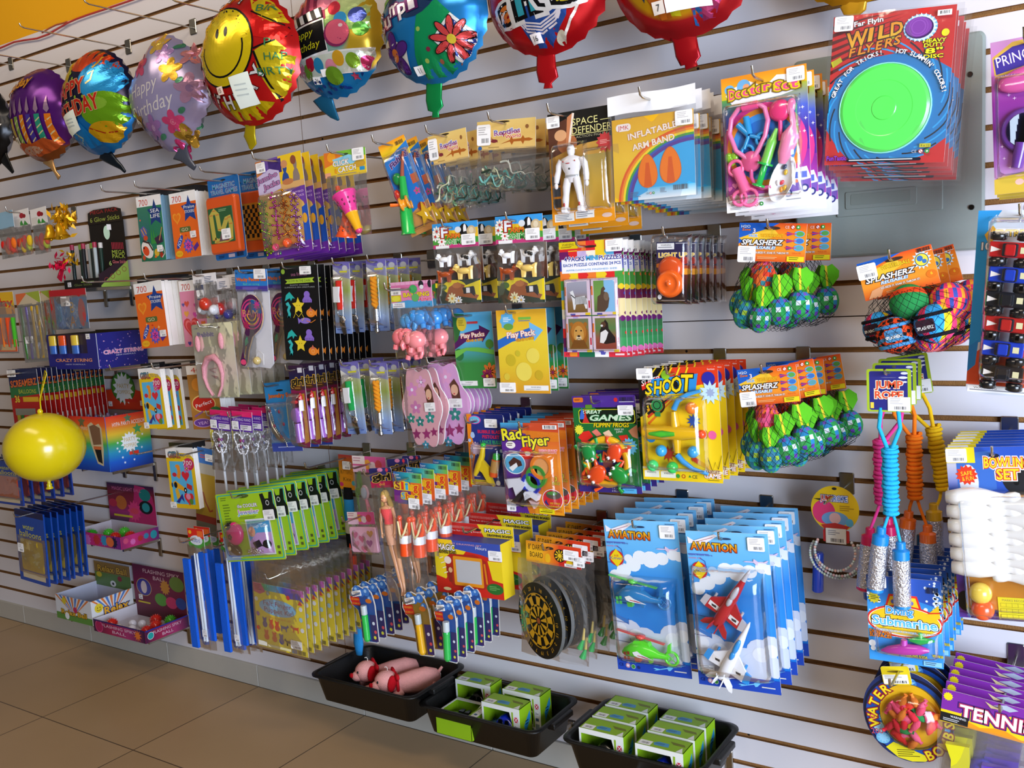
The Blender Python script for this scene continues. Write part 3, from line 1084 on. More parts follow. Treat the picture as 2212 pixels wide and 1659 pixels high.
def ball(m,x,y,z,r,c,n=14,k=9):
 m.ell((x,y,z),r,c,n,k)
def pad(label,TL,TR,BL,d,thick,top,arts,price=None,hk=None,name='sticker_pad',pages='f2ece4',sheets=0):
 """pad of stickers: printed cover on a block of sheets under a black hang strip"""
 p=Pk(name,label,'sticker pad',TL,TR,BL,d)
 W,H=p.w,p.h
 m=p.new('pages','paper')
 n=8
 for i in range(n):
  y0=0.0008+thick*i/n
  sh=0.001*math.sin(i*2.3)
  m.box(-W/2+sh,W/2-.0006+sh,y0,y0+thick/n*0.9,-H+.001+abs(sh),-.002,pages)
 m=p.new('hang_strip','gloss')
 m.box(-W*.36,W/2,.002,.004+thick,-.004,.016,'k')
 a=p.card('w',r=0,name='cover',thick=0.0006)
 arts(a)
 if price:
  p.price(*price,w=.22,hh=.10)
 p.end(hk,hv=-.03,L=d+thick+.12)
 return p
def art_star(a,word,word2=None,c='e8681c'):
 a.rect(0,0,1,.16,'w').text('700',.28,.095,.10,'c83018',w=.36)
 a.rect(0,.16,1,1,c)
 a.poly([(.72,.06),(.80,.19),(1.0,.21),(.9,.30),(.94,.45),(.72,.38),(.52,.45),(.56,.30),(.42,.21),(.64,.19)],'20408c')
 if word2:
  a.text(word,.72,.235,.052,'w',w=.40).text(word2,.72,.305,.045,'w',w=.36)
 else:
  a.text(word,.72,.27,.09,'w',w=.36)
def praise(a):
 art_star(a,'Praise','STICKERS')
 a.heart(.22,.38,.16,'f0982a').heart(.22,.38,.11,'e87818')
 a.rr(.28,.53,.7,.61,'5a6a34',.3).text('GO',.48,.57,.05,'e8d8b0',w=.25)
 a.ell(.24,.75,.2,.045,'2a4aa8',rot=.9).text('JOY',.24,.75,.06,'w',rot=.9,w=.26).star(.55,.82,.2,11,'5a58b8',.7).flower(.55,.82,.12,6,'d84aa0','8a3ac0').poly([(.72,.86),(.9,.78),(.95,.84),(.78,.92)],'5a3090')
 a.ell(.18,.93,.14,.05,'e8b020').text('NICE',.18,.93,.03,'c87010',w=.18).ell(.5,.66,.03,.012,'d03020').star(.72,.70,.05,4,'f8d080',.3).star(.3,.64,.04,4,'f8d080',.3)
def sealife(a):
 art_star(a,'SEA','LIFE','2a7a58')
 a.grad(0,.16,.45,1,['3a7a60','2a6a68','206848'])
 a.poly([(.72,.06),(.80,.19),(1.0,.21),(.9,.30),(.94,.45),(.72,.38),(.52,.45),(.56,.30),(.42,.21),(.64,.19)],'203a78').text('SEA',.72,.235,.06,'w',w=.36).text('LIFE',.72,.315,.06,'w',w=.38)
 a.poly([(.05,.5),(.2,.45),(.34,.52),(.3,.62),(.1,.62)],'5a5aa0').line([(.1,.5),(.2,.6)],.03,'d8a030').line([(.2,.48),(.3,.58)],.03,'d8a030')
 a.ell(.25,.64,.09,.04,'c84828').ell(.28,.82,.26,.12,'e8e0d8',rot=-.7).ell(.22,.84,.14,.07,'d84a20',rot=-.7).line([(.12,.68),(.36,.72),(.5,.84)],.05,'3a2a28').ell(.14,.79,.03,.02,'k')
 a.poly([(.5,.5),(.56,.7),(.6,.5),(.66,.72),(.7,.56),(.74,.74),(.46,.74)],'3a9040').poly([(.6,.66),(.9,.6),(.95,.72),(.7,.76)],'3a2a40').line([(.95,.5),(.8,.7)],.03,'c88a50').ell(.66,.88,.1,.06,'d8b030').ell(.84,.92,.07,.045,'a83018').ell(.6,.94,.05,.02,'e06a20').line([(.92,.8),(.98,.9),(.86,.96)],.03,'d8c8c0').ell(.1,.36,.03,.015,'d86a50').ell(.12,.94,.06,.04,'c84a28')
p=pad('green sea life sticker pad under the lavender balloon',(293,427),(345.5,418.5),(305,566),.15,.05,'w',sealife,(.82,.82),'the sea life sticker pad',pages='7aa0b8')
p=pad('orange praise sticker pad beside the green sea life pad',(364,420),(420,409),(370,561),.17,.05,'w',praise,(.8,.66),'the orange sticker pad near the sea life pad')
for i,(TL,TRr,BL,d)in enumerate((((447,390),(514,375),(466,564),.2),((515,375),(578,364),(530,560),.13))):
 p=Pk('travel_game','orange magnetic travel game with a winding track on a blue card' if i==0 else 'orange magnetic checkers game on blue card behind the jacks card','game pack',TL,TRr,BL,d,group='magnetic travel games')
 a=p.card('1a64a8')
 a.text('MAGNETIC',.5,.10,.055,'4aa8c8',w=.7,oc='c83a28',ow=.03).text('TRAVEL GAMES',.5,.17,.055,'4aa8c8',w=.85,oc='c83a28',ow=.03).ell(.5,.035,.09,.012,'14202c')
 a.fine(.1,.95,.35,.985,2,'0a2040').rect(.42,.94,.62,.98,'d8c8d0').bars(.68,.93,.9,.98)
 m=p.new('game_case','gloss')
 W,H=p.w,p.h
 m.rbox(-W*.46,W*.47,-.022,-.0012,-H*.93,-H*.235,'d8541a',.008)
 m=p.new('board','card','game_case')
 m.rbox(-W*.40,W*.37,-.024,-.0215,-H*.80,-H*.37,'2e5a34' if i==0 else 'c8781c',.003)
 b=Art(m,W*.77,H*.43,-W*.015,-H*.37,-.024)
 if i==0:
  tr=[(.16,.9),(.12,.2),(.26,.08),(.38,.2),(.42,.62),(.55,.64),(.74,.36),(.86,.32),(.9,.5),(.86,.9),(.7,.96),(.3,.96),(.18,.9)]
  b.line(tr,.17,'b8a848').poly([(.35,.96),(.45,.75),(.7,.78),(.78,.95)],'6a4a50').fine(.45,.06,.9,.14,2,'8ab080')
  for q in tr[:-1]:
   b.line([(q[0]-.07,q[1]),(q[0]+.07,q[1])],.02,'c86a30')
 else:
  for r_ in range(8):
   for c_ in range(8):
    if(r_+c_)%2:
     b.rect(.05+c_*.11,.05+r_*.11,.05+c_*.11+.11,.16+r_*.11,'201810')
     b.k-=1
 if i==0:
  p.price(.62,.70,.28,y=-.0255)
 p.end('the orange travel game'+('' if i==0 else ' behind the jacks cards'),L=d+(.12 if i==0 else .2),htip=.014)
p=Pk('jacks_card','x','toy pack',(550.4,351.5),(649,324.5),(549,565.7),.27)
a=p.card('d8a828')
a.rect(0,0,.52,.3,'6a4a9a').rect(0,0,.14,.3,'c87a40').rect(.5,0,1,.32,'e8c020').rect(.28,.02,.56,.16,'402870')
sil(a,'boy',.62,.20,.26,.27,'284a90')
sil(a,'boy',.85,.19,.24,.32,'8a7870',True)
a.ell(.62,.09,.07,.04,'c88a5a').ell(.82,.07,.06,.045,'8a4a30').rect(.5,.28,1,.34,'d8a868').ell(.66,.27,.12,.03,'c07848')
a.poly([(0,.16),(.3,.1),(.5,.14),(.5,.32),(0,.38)],'c8b8d8').text('Jumbo',.22,.18,.055,'b87aa8',w=.46,oc='302858',ow=.05,rot=.14).text('Jacks',.3,.26,.055,'b87aa8',w=.36,oc='302858',ow=.05,rot=.14)
a.grad(0,.34,1,.9,['d8a040','e0b860','d89050']).poly([(.55,.34),(1,.34),(1,.62),(.93,.5),(.75,.4)],'6a3a9a').poly([(.88,.55),(1,.52),(1,.92),(.86,.92)],'1a50b0').poly([(0,.92),(1,.88),(1,1),(0,1)],'6a2a98').ell(.92,.66,.05,.05,'e0a020').rect(0,.6,.05,.95,'c84a98')
a.text('JUMBO',.84,.39,.02,'e8c0e8',w=.24).text('JACKS',.84,.43,.02,'e8c0e8',w=.24).fine(.68,.94,.95,.96,1,'c8a8d8').ce(.2,.965,.018,'e0c0e8')
jc=['c03a9a','c87818','a86ab8','8ab020']
m=p.new('jack','metal')
k=0
for r_ in range(6):
 for c_ in range(4):
  if r_==5 and c_ in(1,2):
   continue
  u,v=(.13,.38,.58,.80)[c_],.40+.095*r_+(.05 if c_ in(0,3)else 0)
  if v>.93:
   continue
  cc=(jc[3],jc[0],jc[1],jc[2])[c_]if r_%2 or c_ else jc[3]
  x,z=p.q(u,v)
  mm=p.new('jack','metal')if k else m
  k+=1
  R=M3(random.random()*3,random.random()*3,random.random()*3)
  for ax in(Vector((1,0,0)),Vector((0,1,0)),Vector((0,0,1))):
   q=R@ax*.0135
   ctr=Vector((x,-.013,z))
   mm.tube([ctr-q,ctr+q],.002,cc,n=5)
   for sg in(-1,1):
    mm.ell(ctr+q*sg,.0037,cc,7,5)
for u,v,c,r_ in((.3,.90,'f0507a',.011),(.56,.88,'f05a28',.014)):
 m=p.new('bouncy_ball','gloss')
 x,z=p.q(u,v)
 ball(m,x,-.015,z,r_,c)
p.blister(.02,.34,.90,.955,.026)
p.price(.13,.07,.20)
p.end('the jumbo jacks cards',L=.36)
p.stack(7,.034,'yellow and purple card of shiny jumbo jacks',dz=-.0015,jit=.003,rj=.01,front='yellow and purple jumbo jacks card with two balls, front one of its hook')
p=Pk('catch_game','click and catch game of pink and orange cups in a clear bag','toy pack',(699,332),(788.5,317),(707,512),.30)
a=p.card('e8c428',v1=.30,name='header_card')
a.poly([(0,0),(.45,0),(.35,.4),(0,.6)],'e07828').poly([(.3,0),(1,0),(1,.3),(.5,.26)],'78b838').ell(.18,.2,.1,.2,'f0a020').poly([(.2,.3),(.6,.18),(.8,.3),(.76,.55),(.3,.6)],'8ac8e0').ell(.84,.6,.14,.14,'c89a30').rect(.84,.72,.96,.86,'2a90c8').rect(0,.8,.14,1,'e8a078')
a.text('CLICK',.40,.46,.20,'w',w=.38,oc='9a7a20',ow=.05,rot=.05).text('CATCH',.54,.72,.20,'w',w=.42,oc='9a7a20',ow=.05,rot=.05).text('&',.27,.76,.18,'f0a020',oc='9a7a20',ow=.03).fine(.3,.9,.8,.95,1).ell(.5,.15,.10,.04,'2a3a20')
m=p.new('launcher','gloss',None,'green handle with an orange top')
x,z=p.q(.27,.56)
m.lathe([(.006,.0),(.008,-.012),(.009,-.014),(.009,-.045),(.011,-.048),(.011,-.07)],['e8501c','e8501c','50c028','50c028','48b828'],mtx=TR(x-.003,.004,z+.034,ry=-.25),n=12)
def cup(mm,x,y,z,rx,rz,c,hc,s=1.0):
 T=TR(x,y,z,rx,rz)
 prof=[(.009,-.052),(.015,-.01),(.0165,-.008),(.0165,0),(.028,.038),(.0305,.040),(.0305,.043),(.027,.043),(.016,.004),(.004,.002)]
 prof=[(a*s,b*s)for a,b in prof]
 mm.lathe(prof,[hc,hc,c,c,c,c,c,c,c],n=18,mtx=T)
 for k in range(10):
  t=2*PI*k/10
  for r_,zz in((.0205,.013),(.0235,.024)):
   mm.ell(T@Vector((r_*s*math.cos(t),r_*s*math.sin(t),zz*s)),(.0026,.0026,.0036),'6a1a3a' if c[0]=='e' and c[1]=='0' else '7a2a10',6,4)
 mm.ell(T@Vector((0,0,-.052*s)),.009*s,'d83878' if hc=='e8a818' else hc,10,7)
m=p.new('catching_cup','gloss',None,'pink cup on a yellow handle')
x,z=p.q(.66,.72)
cup(m,x,-.018,z,0,.42*-1,'e03a8a','e8a818',1.12)
m=p.new('catching_cup','gloss',None,'orange cup turned down')
x,z=p.q(.40,.82)
cup(m,x,.006,z-.005,PI,.15,'e8501c','e8501c',.95)
m=p.new('ball','gloss')
x,z=p.q(.70,.93)
ball(m,x,.002,z,.012,'c8a820')
p.bag(.04,.28,1.0,1.02,.05,seed=3)
p.price(.84,.07,.27)
p.end('the click and catch game',hv=.045,L=.36)
p=Pk('fishing_toy','x','toy pack',(816.6,318),(872,290),(810,550),.26,.25)
a=p.card('1a70c0',r=.08)
a.grad(0,0,1,.2,['e8901c','e8c020','e8c81c']).poly([(0,.18),(1,.06),(1,.14),(.5,.2),(0,.32)],'2a78c0').text('Fishing',.52,.20,.055,'3a2a6a',w=.8,oc='c8a0c0',ow=.05,rot=.38,shear=.2)
a.poly([(0,.82),(.4,.76),(1,.70),(1,1),(0,1)],'c8884a').ell(.7,.74,.14,.04,'a83a2a').rect(.7,.4,.95,.5,'c05a3a').flower(.75,.58,.12,5,'c84888','3a9a40').bars(.6,.03,.9,.07).fine(.1,.92,.8,.96,2,'8a5a20')
for u,v,r_ in((.9,.3,.03),(.82,.34,.05),(.9,.62,.03),(.3,.55,.04)):
 a.ell(u,v,r_,None,'4aa0d8')
m=p.new('rod','gloss',None,'green rod with an orange reel')
W,H=p.w,p.h
x0,z0=p.q(.02,.97)
x1,z1=p.q(.50,.40)
x2,z2=p.q(.80,.16)
A,B,D_=Vector((x0,-.018,z0)),Vector((x1,-.014,z1)),Vector((x2,-.008,z2))
m.tube([A,A+(B-A)*.04,A+(B-A)*.4,A+(B-A)*.6,B],[.021,.018,.017,.012,.009],'20b048',n=12)
m.tube([B,D_],[.006,.003],'a8543a',n=8)
m=p.new('reel','gloss')
c=A+(B-A)*.52+Vector((0.006,-.016,0))
m.lathe([(.0,-.012),(.018,-.012),(.018,-.007),(.011,-.005),(.011,.005),(.018,.007),(.018,.012),(0,.012)],'e89018',n=18,mtx=Matrix.Translation(c)@M3(0,PI/2,.25).to_4x4())
m.tube([c-Vector((.012,.004,0)),c-Vector((.035,.012,-.008))],[.004,.005],'f06a18')
m=p.new('toy_fish','gloss',None,'yellow starfish shaped toy')
x,z=p.q(.78,.84)
b=Art(m,W,H,0,0)
m.prism([(x+(.026 if i%2==0 else .011)*math.cos(PI/2+PI*i/5),z+(.034 if i%2==0 else .013)*math.sin(PI/2+PI*i/5))for i in range(10)],-.012,-.003,'d8a418')
m=p.new('toy_fish','gloss',None,'green round fish')
x,z=p.q(.3,.40)
m.ell((x,-.01,z),(.014,.009,.017),'1a8a40')
m=p.new('toy_fish','gloss',None,'red fish')
x,z=p.q(.1,.56)
m.ell((x,-.01,z),(.010,.008,.018),'d83018')
p.blister(.0,.12,.98,.95,.03,pw=4)
p.end('the fishing rod sets',L=.33)
p.stack(4,.05,'blue card with a toy fishing rod and fish',jit=.004,rj=.02,front='blue fishing set with a green rod and orange reel, front one of its hook')
for i,(TL,TRr,BL,d)in enumerate((((923.5,296),(1005.6,275),(935,447),.26),((1030.6,264),(1157,252.5),(1026,412),.27))):
 p=Pk('reptile_bag','x','toy pack',TL,TRr,BL,d)
 W,H=p.w,p.h
 hv=.42
 a=p.card('d8b868',v1=hv,name='header_card',r=0)
 a.grad(0,.0,1,1,['e0c070','d8b060','e0bc70']).text('Reptiles',.52,.40,.19,'2a6ab8',w=.44,oc='e8e8f0',ow=.05,rot=.06,c2='b03a50').text('World',.62,.57,.12,'c8502a',w=.26,oc='f0e8e0',ow=.05,rot=.04)
 sil(a,'lizard',.68,.72,.56,.5,'a85a1c',True)
 a.ell(.3,.7,.06,.06,'7a2a30').line([(.18,.74),(.26,.62),(.36,.74)],.012,'7a2a30').line([(.06,.6),(.2,.62),(.26,.58)],.03,'b8803a').ell(.86,.28,.03,.07,'8a5a30').ell(.05,.92,.035,.07,'2a5a9a').ell(.45,.06,.12,.035,'3a2c18').fine(.2,.9,.4,.96,1,'a08048')
 p.price(.13,.20,.24,y=-.004,hh=.30)
 cols=['3a8a80','2a4038','c8c8a0','508870','6aa8a0','9a8a60','1e3428','b8b8a8']
 rnd=random.Random(11+i)
 for k in range(12):
  m=p.new('rubber_snake' if k%3 else 'rubber_lizard','gloss')
  u,v=rnd.uniform(.22,.8),rnd.uniform(.70,.93)
  x,z=p.q(u,v)
  an=rnd.uniform(-.8,.8)+(PI/2 if k%4==0 else 0)
  ln=rnd.uniform(.05,.085)
  am=rnd.uniform(.006,.012)
  y=rnd.uniform(-.012,.008)
  pts,rr=[],[]
  for t in range(13):
   s_=t/12
   a0,b0=(s_-.5)*ln,am*math.sin(s_*9+k)
   X,Z=x+a0*math.cos(an)-b0*math.sin(an),z+a0*math.sin(an)+b0*math.cos(an)
   X=max(-W*.45,min(W*.45,X))
   Z=max(-H*.98,min(-H*.47,Z))
   pts.append((X,y+.003*math.sin(s_*6),Z))
   rr.append(.0034*(1-.75*s_)if t else .0026)
  m.tube(pts,rr,cols[(k+i)%8],n=6)
  if k%3==0:
   for t in(3,6):
    q=Vector(pts[t])
    for sg in(-1,1):
     m.tube([q,q+Vector((.006*sg*math.sin(an)+.003,-.001,.007*sg*math.cos(an)))],.0013,cols[(k+i)%8],n=4)
 p.bag(0,hv-.02,1,1.01,.028,seed=5+i)
 nm='beside the fishing sets' if i==0 else 'beside the white space figure'
 p.end('the reptile bags '+nm,hv=.06,L=.34)
 p.stack(4 if i==0 else 4,.05,'reptiles bag '+nm,jit=.006,rj=.03,front='bag of rubber reptiles with sandy header, front one '+nm)
p=Pk('action_figure_card','x','toy pack',(1182,248.6),(1318,225.5),(1212,486.7),.29)
W,H=p.w,p.h
a=p.card('c8962a')
a.rect(0,0,1,.34,'141210').poly([(0,.12),(.3,.06),(.42,.18),(.36,.42),(0,.45)],'5a3424').ell(.3,.28,.16,.09,'a8643c').ell(.2,.2,.10,.05,'d8a070').poly([(.32,.05),(.4,.02),(.34,.3),(.28,.3)],'c07a50').line([(.42,.02),(.33,.3)],.035,'e8d8c8')
a.poly([(0,.40),(.5,.30),(1,.28),(1,1),(0,1)],'b88a3a').grad(.2,.40,1,.88,['a08a48','c09a38','b88a28'])
a.rect(0,.53,.18,1,'d88a1c').rect(.03,.56,.16,.64,'3a4048').rect(.03,.66,.16,.74,'4a505a').rect(.03,.76,.16,.84,'3a3a40').rect(0,.88,1,1,'e0901a').rect(.04,.90,.36,.97,'e8e4dc').fine(.06,.91,.34,.965,4).rect(.38,.89,.68,.955,'e8e4dc').fine(.4,.9,.66,.95,3).ell(.88,.945,.08,.02,'d8b8a8')
a.text('SPACE',.60,.10,.062,'d8d088',w=.40).text('DEFENDER',.70,.175,.062,'d8d088',w=.62).line([(.36,.215),(1,.215)],.008,'d8d088').line([(.84,.115),(1,.115)],.008,'d8d088').text('ACTION FIGURE',.7,.235,.022,'9a9478',w=.5).star(.9,.31,.14,12,'b83a3a',.75).fine(.82,.29,.98,.33,3,'d89a90')
p.blister(.10,.27,.62,.90,.036)
p.blister(.60,.34,.96,.90,.03)
m=p.new('toy_figure','gloss',None,'white jointed space figure with red chest marks')
def fig(m,p,u,v0,s,c):
 """white armoured figure standing: head top at u, v0; s is its height"""
 x,z0=p.q(u,v0)
 L=lambda X,Y,Z:(x+X*s,-.016+Y*s,z0+Z*s)
 m.lathe([(.0,0),(.045,-.015),(.062,-.06),(.06,-.12),(.045,-.16),(.03,-.18)],c,n=12,mtx=TR(x,-.016,z0)@Matrix.Scale(s,4))
 m.ell(L(0,-.035,-.07),(.04*s,.03*s,.03*s),'b8b4b4',10,6)
 rings=[]
 for X,Y,Z in((.05,.04,-.16),(.17,.07,-.20),(.18,.085,-.27),(.15,.08,-.36),(.115,.065,-.42),(.12,.065,-.46),(.12,.06,-.49),(.05,.05,-.56)):
  rings.append([L(X*math.cos(t),Y*math.sin(t),Z)for t in(2*PI*k/14 for k in range(14))])
 m.loft(rings,c)
 for sg in(-1,1):
  m.tube([L(sg*.17,0,-.22),L(sg*.22,0,-.30),L(sg*.235,-.0,-.38),L(sg*.25,-.02,-.46),L(sg*.26,-.03,-.55)],[.05*s,.052*s,.045*s,.048*s,.036*s],c,n=10)
  m.ell(L(sg*.262,-.035,-.59),(.034*s,.03*s,.05*s),c,9,7)
  m.tube([L(sg*.07,0,-.50),L(sg*.10,-.01,-.62),L(sg*.115,-.005,-.73),L(sg*.13,0,-.80),L(sg*.14,.01,-.92)],[.062*s,.06*s,.05*s,.055*s,.042*s],c,n=10)
  m.rbox(*(L(sg*.14-.05,0,0)[0],L(sg*.14+.05,0,0)[0]),L(0,-.07,0)[1],L(0,.05,0)[1],L(0,0,-1.0)[2],L(0,0,-.91)[2],c,.004)
  q=L(sg*.13,-.056,-.88)
  m.ell(q,(.016*s,.01*s,.03*s),'b02a28',7,5)
  m.ell(L(sg*.10,-.082,-.25),(.012*s,.008*s,.012*s),'b02a28',7,5)
 m.ell(L(.0,-.078,-.36),(.016*s,.01*s,.016*s),'303030',7,5)
 m.ell(L(-.02,-.086,-.28),(.04*s,.006*s,.008*s),'c04040',7,5)
 m.lathe([(.119*s,-.448*s),(.121*s,-.45*s),(.121*s,-.475*s),(.119*s,-.477*s)],'a8a8a8',n=14,mtx=TR(x,-.016,z0)@Matrix.Diagonal((1,.56,1,1)),cap=False)
fig(m,p,.41,.30,p.h*.60,'e8e4e6')
p.price(.10,.075,.21)
p.end('the space figure cards',hv=.035,hu=.28,L=.36)
p.stack(3,.05,'space figure card behind the white figure',dx=.008,dz=-.010,jit=.002,front='black and gold card holding a white space figure with red marks')
p=Pk('arm_band_bag','x','toy pack',(1312,212),(1502,180),(1332.6,437),.30)
W,H=p.w,p.h
a=p.card('e8b41c',.04,.22,.97,1.0,r=0,name='insert_card')
a.grad(0,0,1,1,['e0a818','ecc030','e8b418'])
a.poly([(1,.33),(.72,.36),(.48,.5),(.3,.7),(.2,1),(1,1)],'38a8e0')
a.grad(.30,.86,1,1,['5ab8e0','e8eef2'])
a.poly([(.3,.7),(.48,.5),(.42,.9),(.2,1)],'3aa4dc')
for k,c in enumerate(('e05a1a','f08a20','f4d820','4aa040','3a58b0','5a3a90')):
 pts=[]
 for t in range(15):
  tt=PI*.5+PI*.5*t/14
  pts.append((1.0+(.93-.028*k)*math.cos(tt),1.02-(.82-.028*k)*math.sin(tt)))
 a.line(pts,.036,c)
a.rr(.05,.06,.24,.15,'f4e8e0',.45).text('JMK',.145,.105,.055,'c83838',w=.14)
a.text('INFLATABLE',.50,.185,.075,'f4e8d8',w=.60,oc='c8702a',ow=.03,rot=.13).text('ARM BAND',.51,.325,.075,'f4e8d8',w=.52,oc='c8702a',ow=.03,rot=.13)
for u,v,s_ in((.43,.66,.95),(.71,.62,1.02)):
 pts=[]
 for t in range(24):
  tt=2*PI*t/24
  pts.append((u+.125*s_*math.cos(tt)*(1-.28*math.sin(tt)),v-.215*s_*math.sin(tt)))
 a.poly(pts,'d86a10').poly([(u+(q[0]-u)*.93,v+(q[1]-v)*.95)for q in pts],'ee7a10').poly([(u-.05,v+.2*s_),(u-.02,v-.1),(u+.02,v-.1),(u+.05,v+.2*s_)],'d85a0c')
a.bars(.74,.86,.92,.92,16,'5a5a60').ce(.42,.93,.02,'5a5a60').fine(.2,.9,.34,.97,4,'5a80a0').fine(.58,.88,.66,.94,4)
m=p.new('bag_header','gloss')
m.grid(lambda i,j:(-W/2+W*i,.002*math.sin(i*9)-.0015,-H*.18*j+.002*math.sin(i*7)),10,2,'ecebec')
p.bag(0,.17,1,1.0,.014,seed=9,wob=.002)
p.price(.87,.29,.19)
p.end('the arm band bags',hv=.08,L=.35)
p.stack(9,.031,'yellow arm band bag with a rainbow',dz=-.003,dx=.002,jit=.004,rj=.014,front='yellow rainbow bag of orange inflatable arm bands, front one of its hook')
p=Pk('doctor_set','x','toy pack',(1557,172),(1742,136.6),(1544.6,464),.30)
W,H=p.w,p.h
a=p.card('f2eff0',r=.07)
a.grad(0,.0,1,.16,['e88a18','e8a420','c8b828']).grad(0,.16,1,.88,['5a9a3a','4a58b8','5a2a98','8a2a98','a838a0','b048a8'])
a.grad(.5,.12,1,.6,['a8b020','4a60c0','4a2a98','5a2a98']).poly([(.05,.13),(.15,.08),(.34,.05),(.46,.09),(.56,.09),(.66,.04),(.8,.05),(.88,.1),(.86,.17),(.7,.19),(.4,.2),(.12,.2)],'f4f0f0')
a.ell(.1,.09,.06,.035,'6ab0e0').ell(.27,.08,.08,.05,'70b0e0').ell(.3,.09,.04,.025,'e8a070')
for k,(r0,c)in enumerate(((.50,'d83a88'),(.44,'e8902a'),(.38,'3a90d8'),(.31,'2a70c0'))):
 a.ell(.48,.54,r0,None,c,n=36)
a.poly([(0,.88),(.1,.86),(.2,.89),(.4,.90),(.6,.885),(.8,.9),(1,.88),(1,1),(0,1)],'f4f2f2')
a.poly([(.66,.78),(.72,.74),(.96,.72),(1,.8),(.98,.88),(.68,.90),(.64,.86)],'e0e4f0').rect(.74,.755,.96,.80,'5a6ac0').poly([(.66,.84),(1,.81),(.98,.88),(.68,.90)],'7a5ab0').ell(.74,.90,.045,None,'3a3a80').ell(.93,.875,.045,None,'3a3a80').ell(.74,.90,.025,None,'d8d8e8').ell(.93,.875,.025,None,'d8d8e8').ell(.84,.82,.02,None,'e88a60')
for u,v in((.05,.24),(.06,.38),(.94,.3),(.9,.34),(.97,.38),(.88,.42),(.95,.47),(.1,.3),(.9,.24)):
 a.star(u,v,.022,4,'f4f0ff',.3)
a.heart(.05,.82,.035,'e070b0').heart(.12,.80,.04,'e080b8').heart(.07,.885,.03,'d85aa0')
for i,ch in enumerate('Doctor'):
 a.text(ch,.13+.083*i,.128-.004*i,.062 if i else .07,'e04a80',w=.07,oc='d8c018',ow=.09,oc2='7a5a18')
for i,ch in enumerate('Set'):
 a.text(ch,.68+.09*i,.122,.062,'e04a80',w=.075,oc='d8c018',ow=.09,oc2='7a5a18')
a.fine(.05,.965,.24,.985,2,'9a9a9a').text('WARNING:',.15,.945,.018,'3a3a40',w=.18).ce(.30,.955,.02,'3a3a40').fine(.72,.945,.9,.957,1)
y=-.012
m=p.new('stethoscope','gloss')
pts=[p.q(.30,.62),p.q(.17,.55),p.q(.10,.42),p.q(.13,.31),p.q(.22,.245),p.q(.32,.225),p.q(.44,.225),p.q(.53,.27),p.q(.56,.36),p.q(.52,.47),p.q(.44,.56),p.q(.36,.63)]
m.tube([(x,y,z)for x,z in pts],.0052,'e878a8',n=8)
pts=[p.q(.34,.68),p.q(.34,.76),p.q(.38,.82),p.q(.47,.845),p.q(.56,.84)]
m.tube([(x,y,z)for x,z in pts],.004,'d85890',n=8)
x,z=p.q(.36,.238)
m.tube([(x-.016,y,z-.001),(x+.016,y,z+.001)],.0085,'f0508a',n=10)
x,z=p.q(.34,.64)
m.lathe([(.021,.004),(.021,.008),(.016,.012),(.0,.014)],'e05a8c',n=20,mtx=TR(x,y+.008,z,rx=PI/2))
m=p.new('toy_scissors','gloss')
for(u0,v0),(u1,v1),wd in(((.20,.36),(.32,.44),.012),(.30,.31,)and((.30,.31),(.33,.44),.012),((.32,.45),(.26,.54),.007),((.34,.45),(.46,.48),.007)):
 q0,q1=p.q(u0,v0),p.q(u1,v1)
 m.tube([(q0[0],-.009,q0[1]),(q1[0],-.009,q1[1])],wd*.6,'2a90c8',n=8)
for u,v in((.30,.565),(.48,.49)):
 x,z=p.q(u,v)
 m.tube([(x+.0125*math.cos(t),-.009,z+.0125*math.sin(t))for t in(2*PI*k/16 for k in range(16))],.0035,'2a90c8',n=6,closed=True)
m=p.new('toy_syringe','gloss',None,'green syringe')
q0,q1,q2=Vector((*p.q(.42,.83)[:1],y-.003,p.q(.42,.83)[1])),Vector((p.q(.52,.66)[0],y-.003,p.q(.52,.66)[1])),Vector((p.q(.66,.43)[0],y-.003,p.q(.66,.43)[1]))
m.tube([q0,q0+(q1-q0)*.08,q0+(q1-q0)*.1,q1-(q1-q0)*.12],[.014,.014,.0065,.0065],'28b04a',n=12)
m.tube([q1-(q1-q0)*.12,q1-(q1-q0)*.04],.016,'2ab84c',n=12)
m.tube([q1-(q1-q0)*.04,q1+(q2-q1)*.62,q1+(q2-q1)*.7,q2],[.010,.010,.007,.003],'78c850',n=12)
m=p.new('toy_mirror','gloss',None,'pink thermometer and reflex hammer')
x,z=p.q(.70,.305)
m.lathe([(.02,0),(.022,.008),(.014,.014),(0,.014)],'e83a78',n=18,mtx=TR(x,-.004,z,rx=PI/2))
a0,b0=p.q(.70,.34),p.q(.69,.52)
m.tube([(a0[0],-.01,a0[1]),(b0[0],-.01,b0[1])],.0045,'e03a80')
a0,b0,c0,d0,e0=p.q(.83,.30),p.q(.85,.42),p.q(.82,.50),p.q(.74,.62),p.q(.70,.68)
m.tube([(a0[0],-.014,a0[1]),(b0[0],-.014,b0[1]),(c0[0],-.016,c0[1]),(d0[0],-.016,d0[1]),(e0[0],-.012,e0[1])],[.005,.006,.018,.014,.008],'f08ab0',n=12)
m.ell((p.q(.83,.29)[0],-.014,p.q(.83,.29)[1]),(.010,.005,.016),'f07aa8',10,7,rot=M3(0,.25,0))
m=p.new('toy_otoscope','gloss',None,'pink ear scope')
q=[p.q(.16,.68),p.q(.22,.78),p.q(.27,.86)]
m.tube([(q[0][0],-.01,q[0][1]),(q[1][0],-.01,q[1][1]),(q[2][0],-.01,q[2][1])],[.012,.011,.013],'f0689a',n=10)
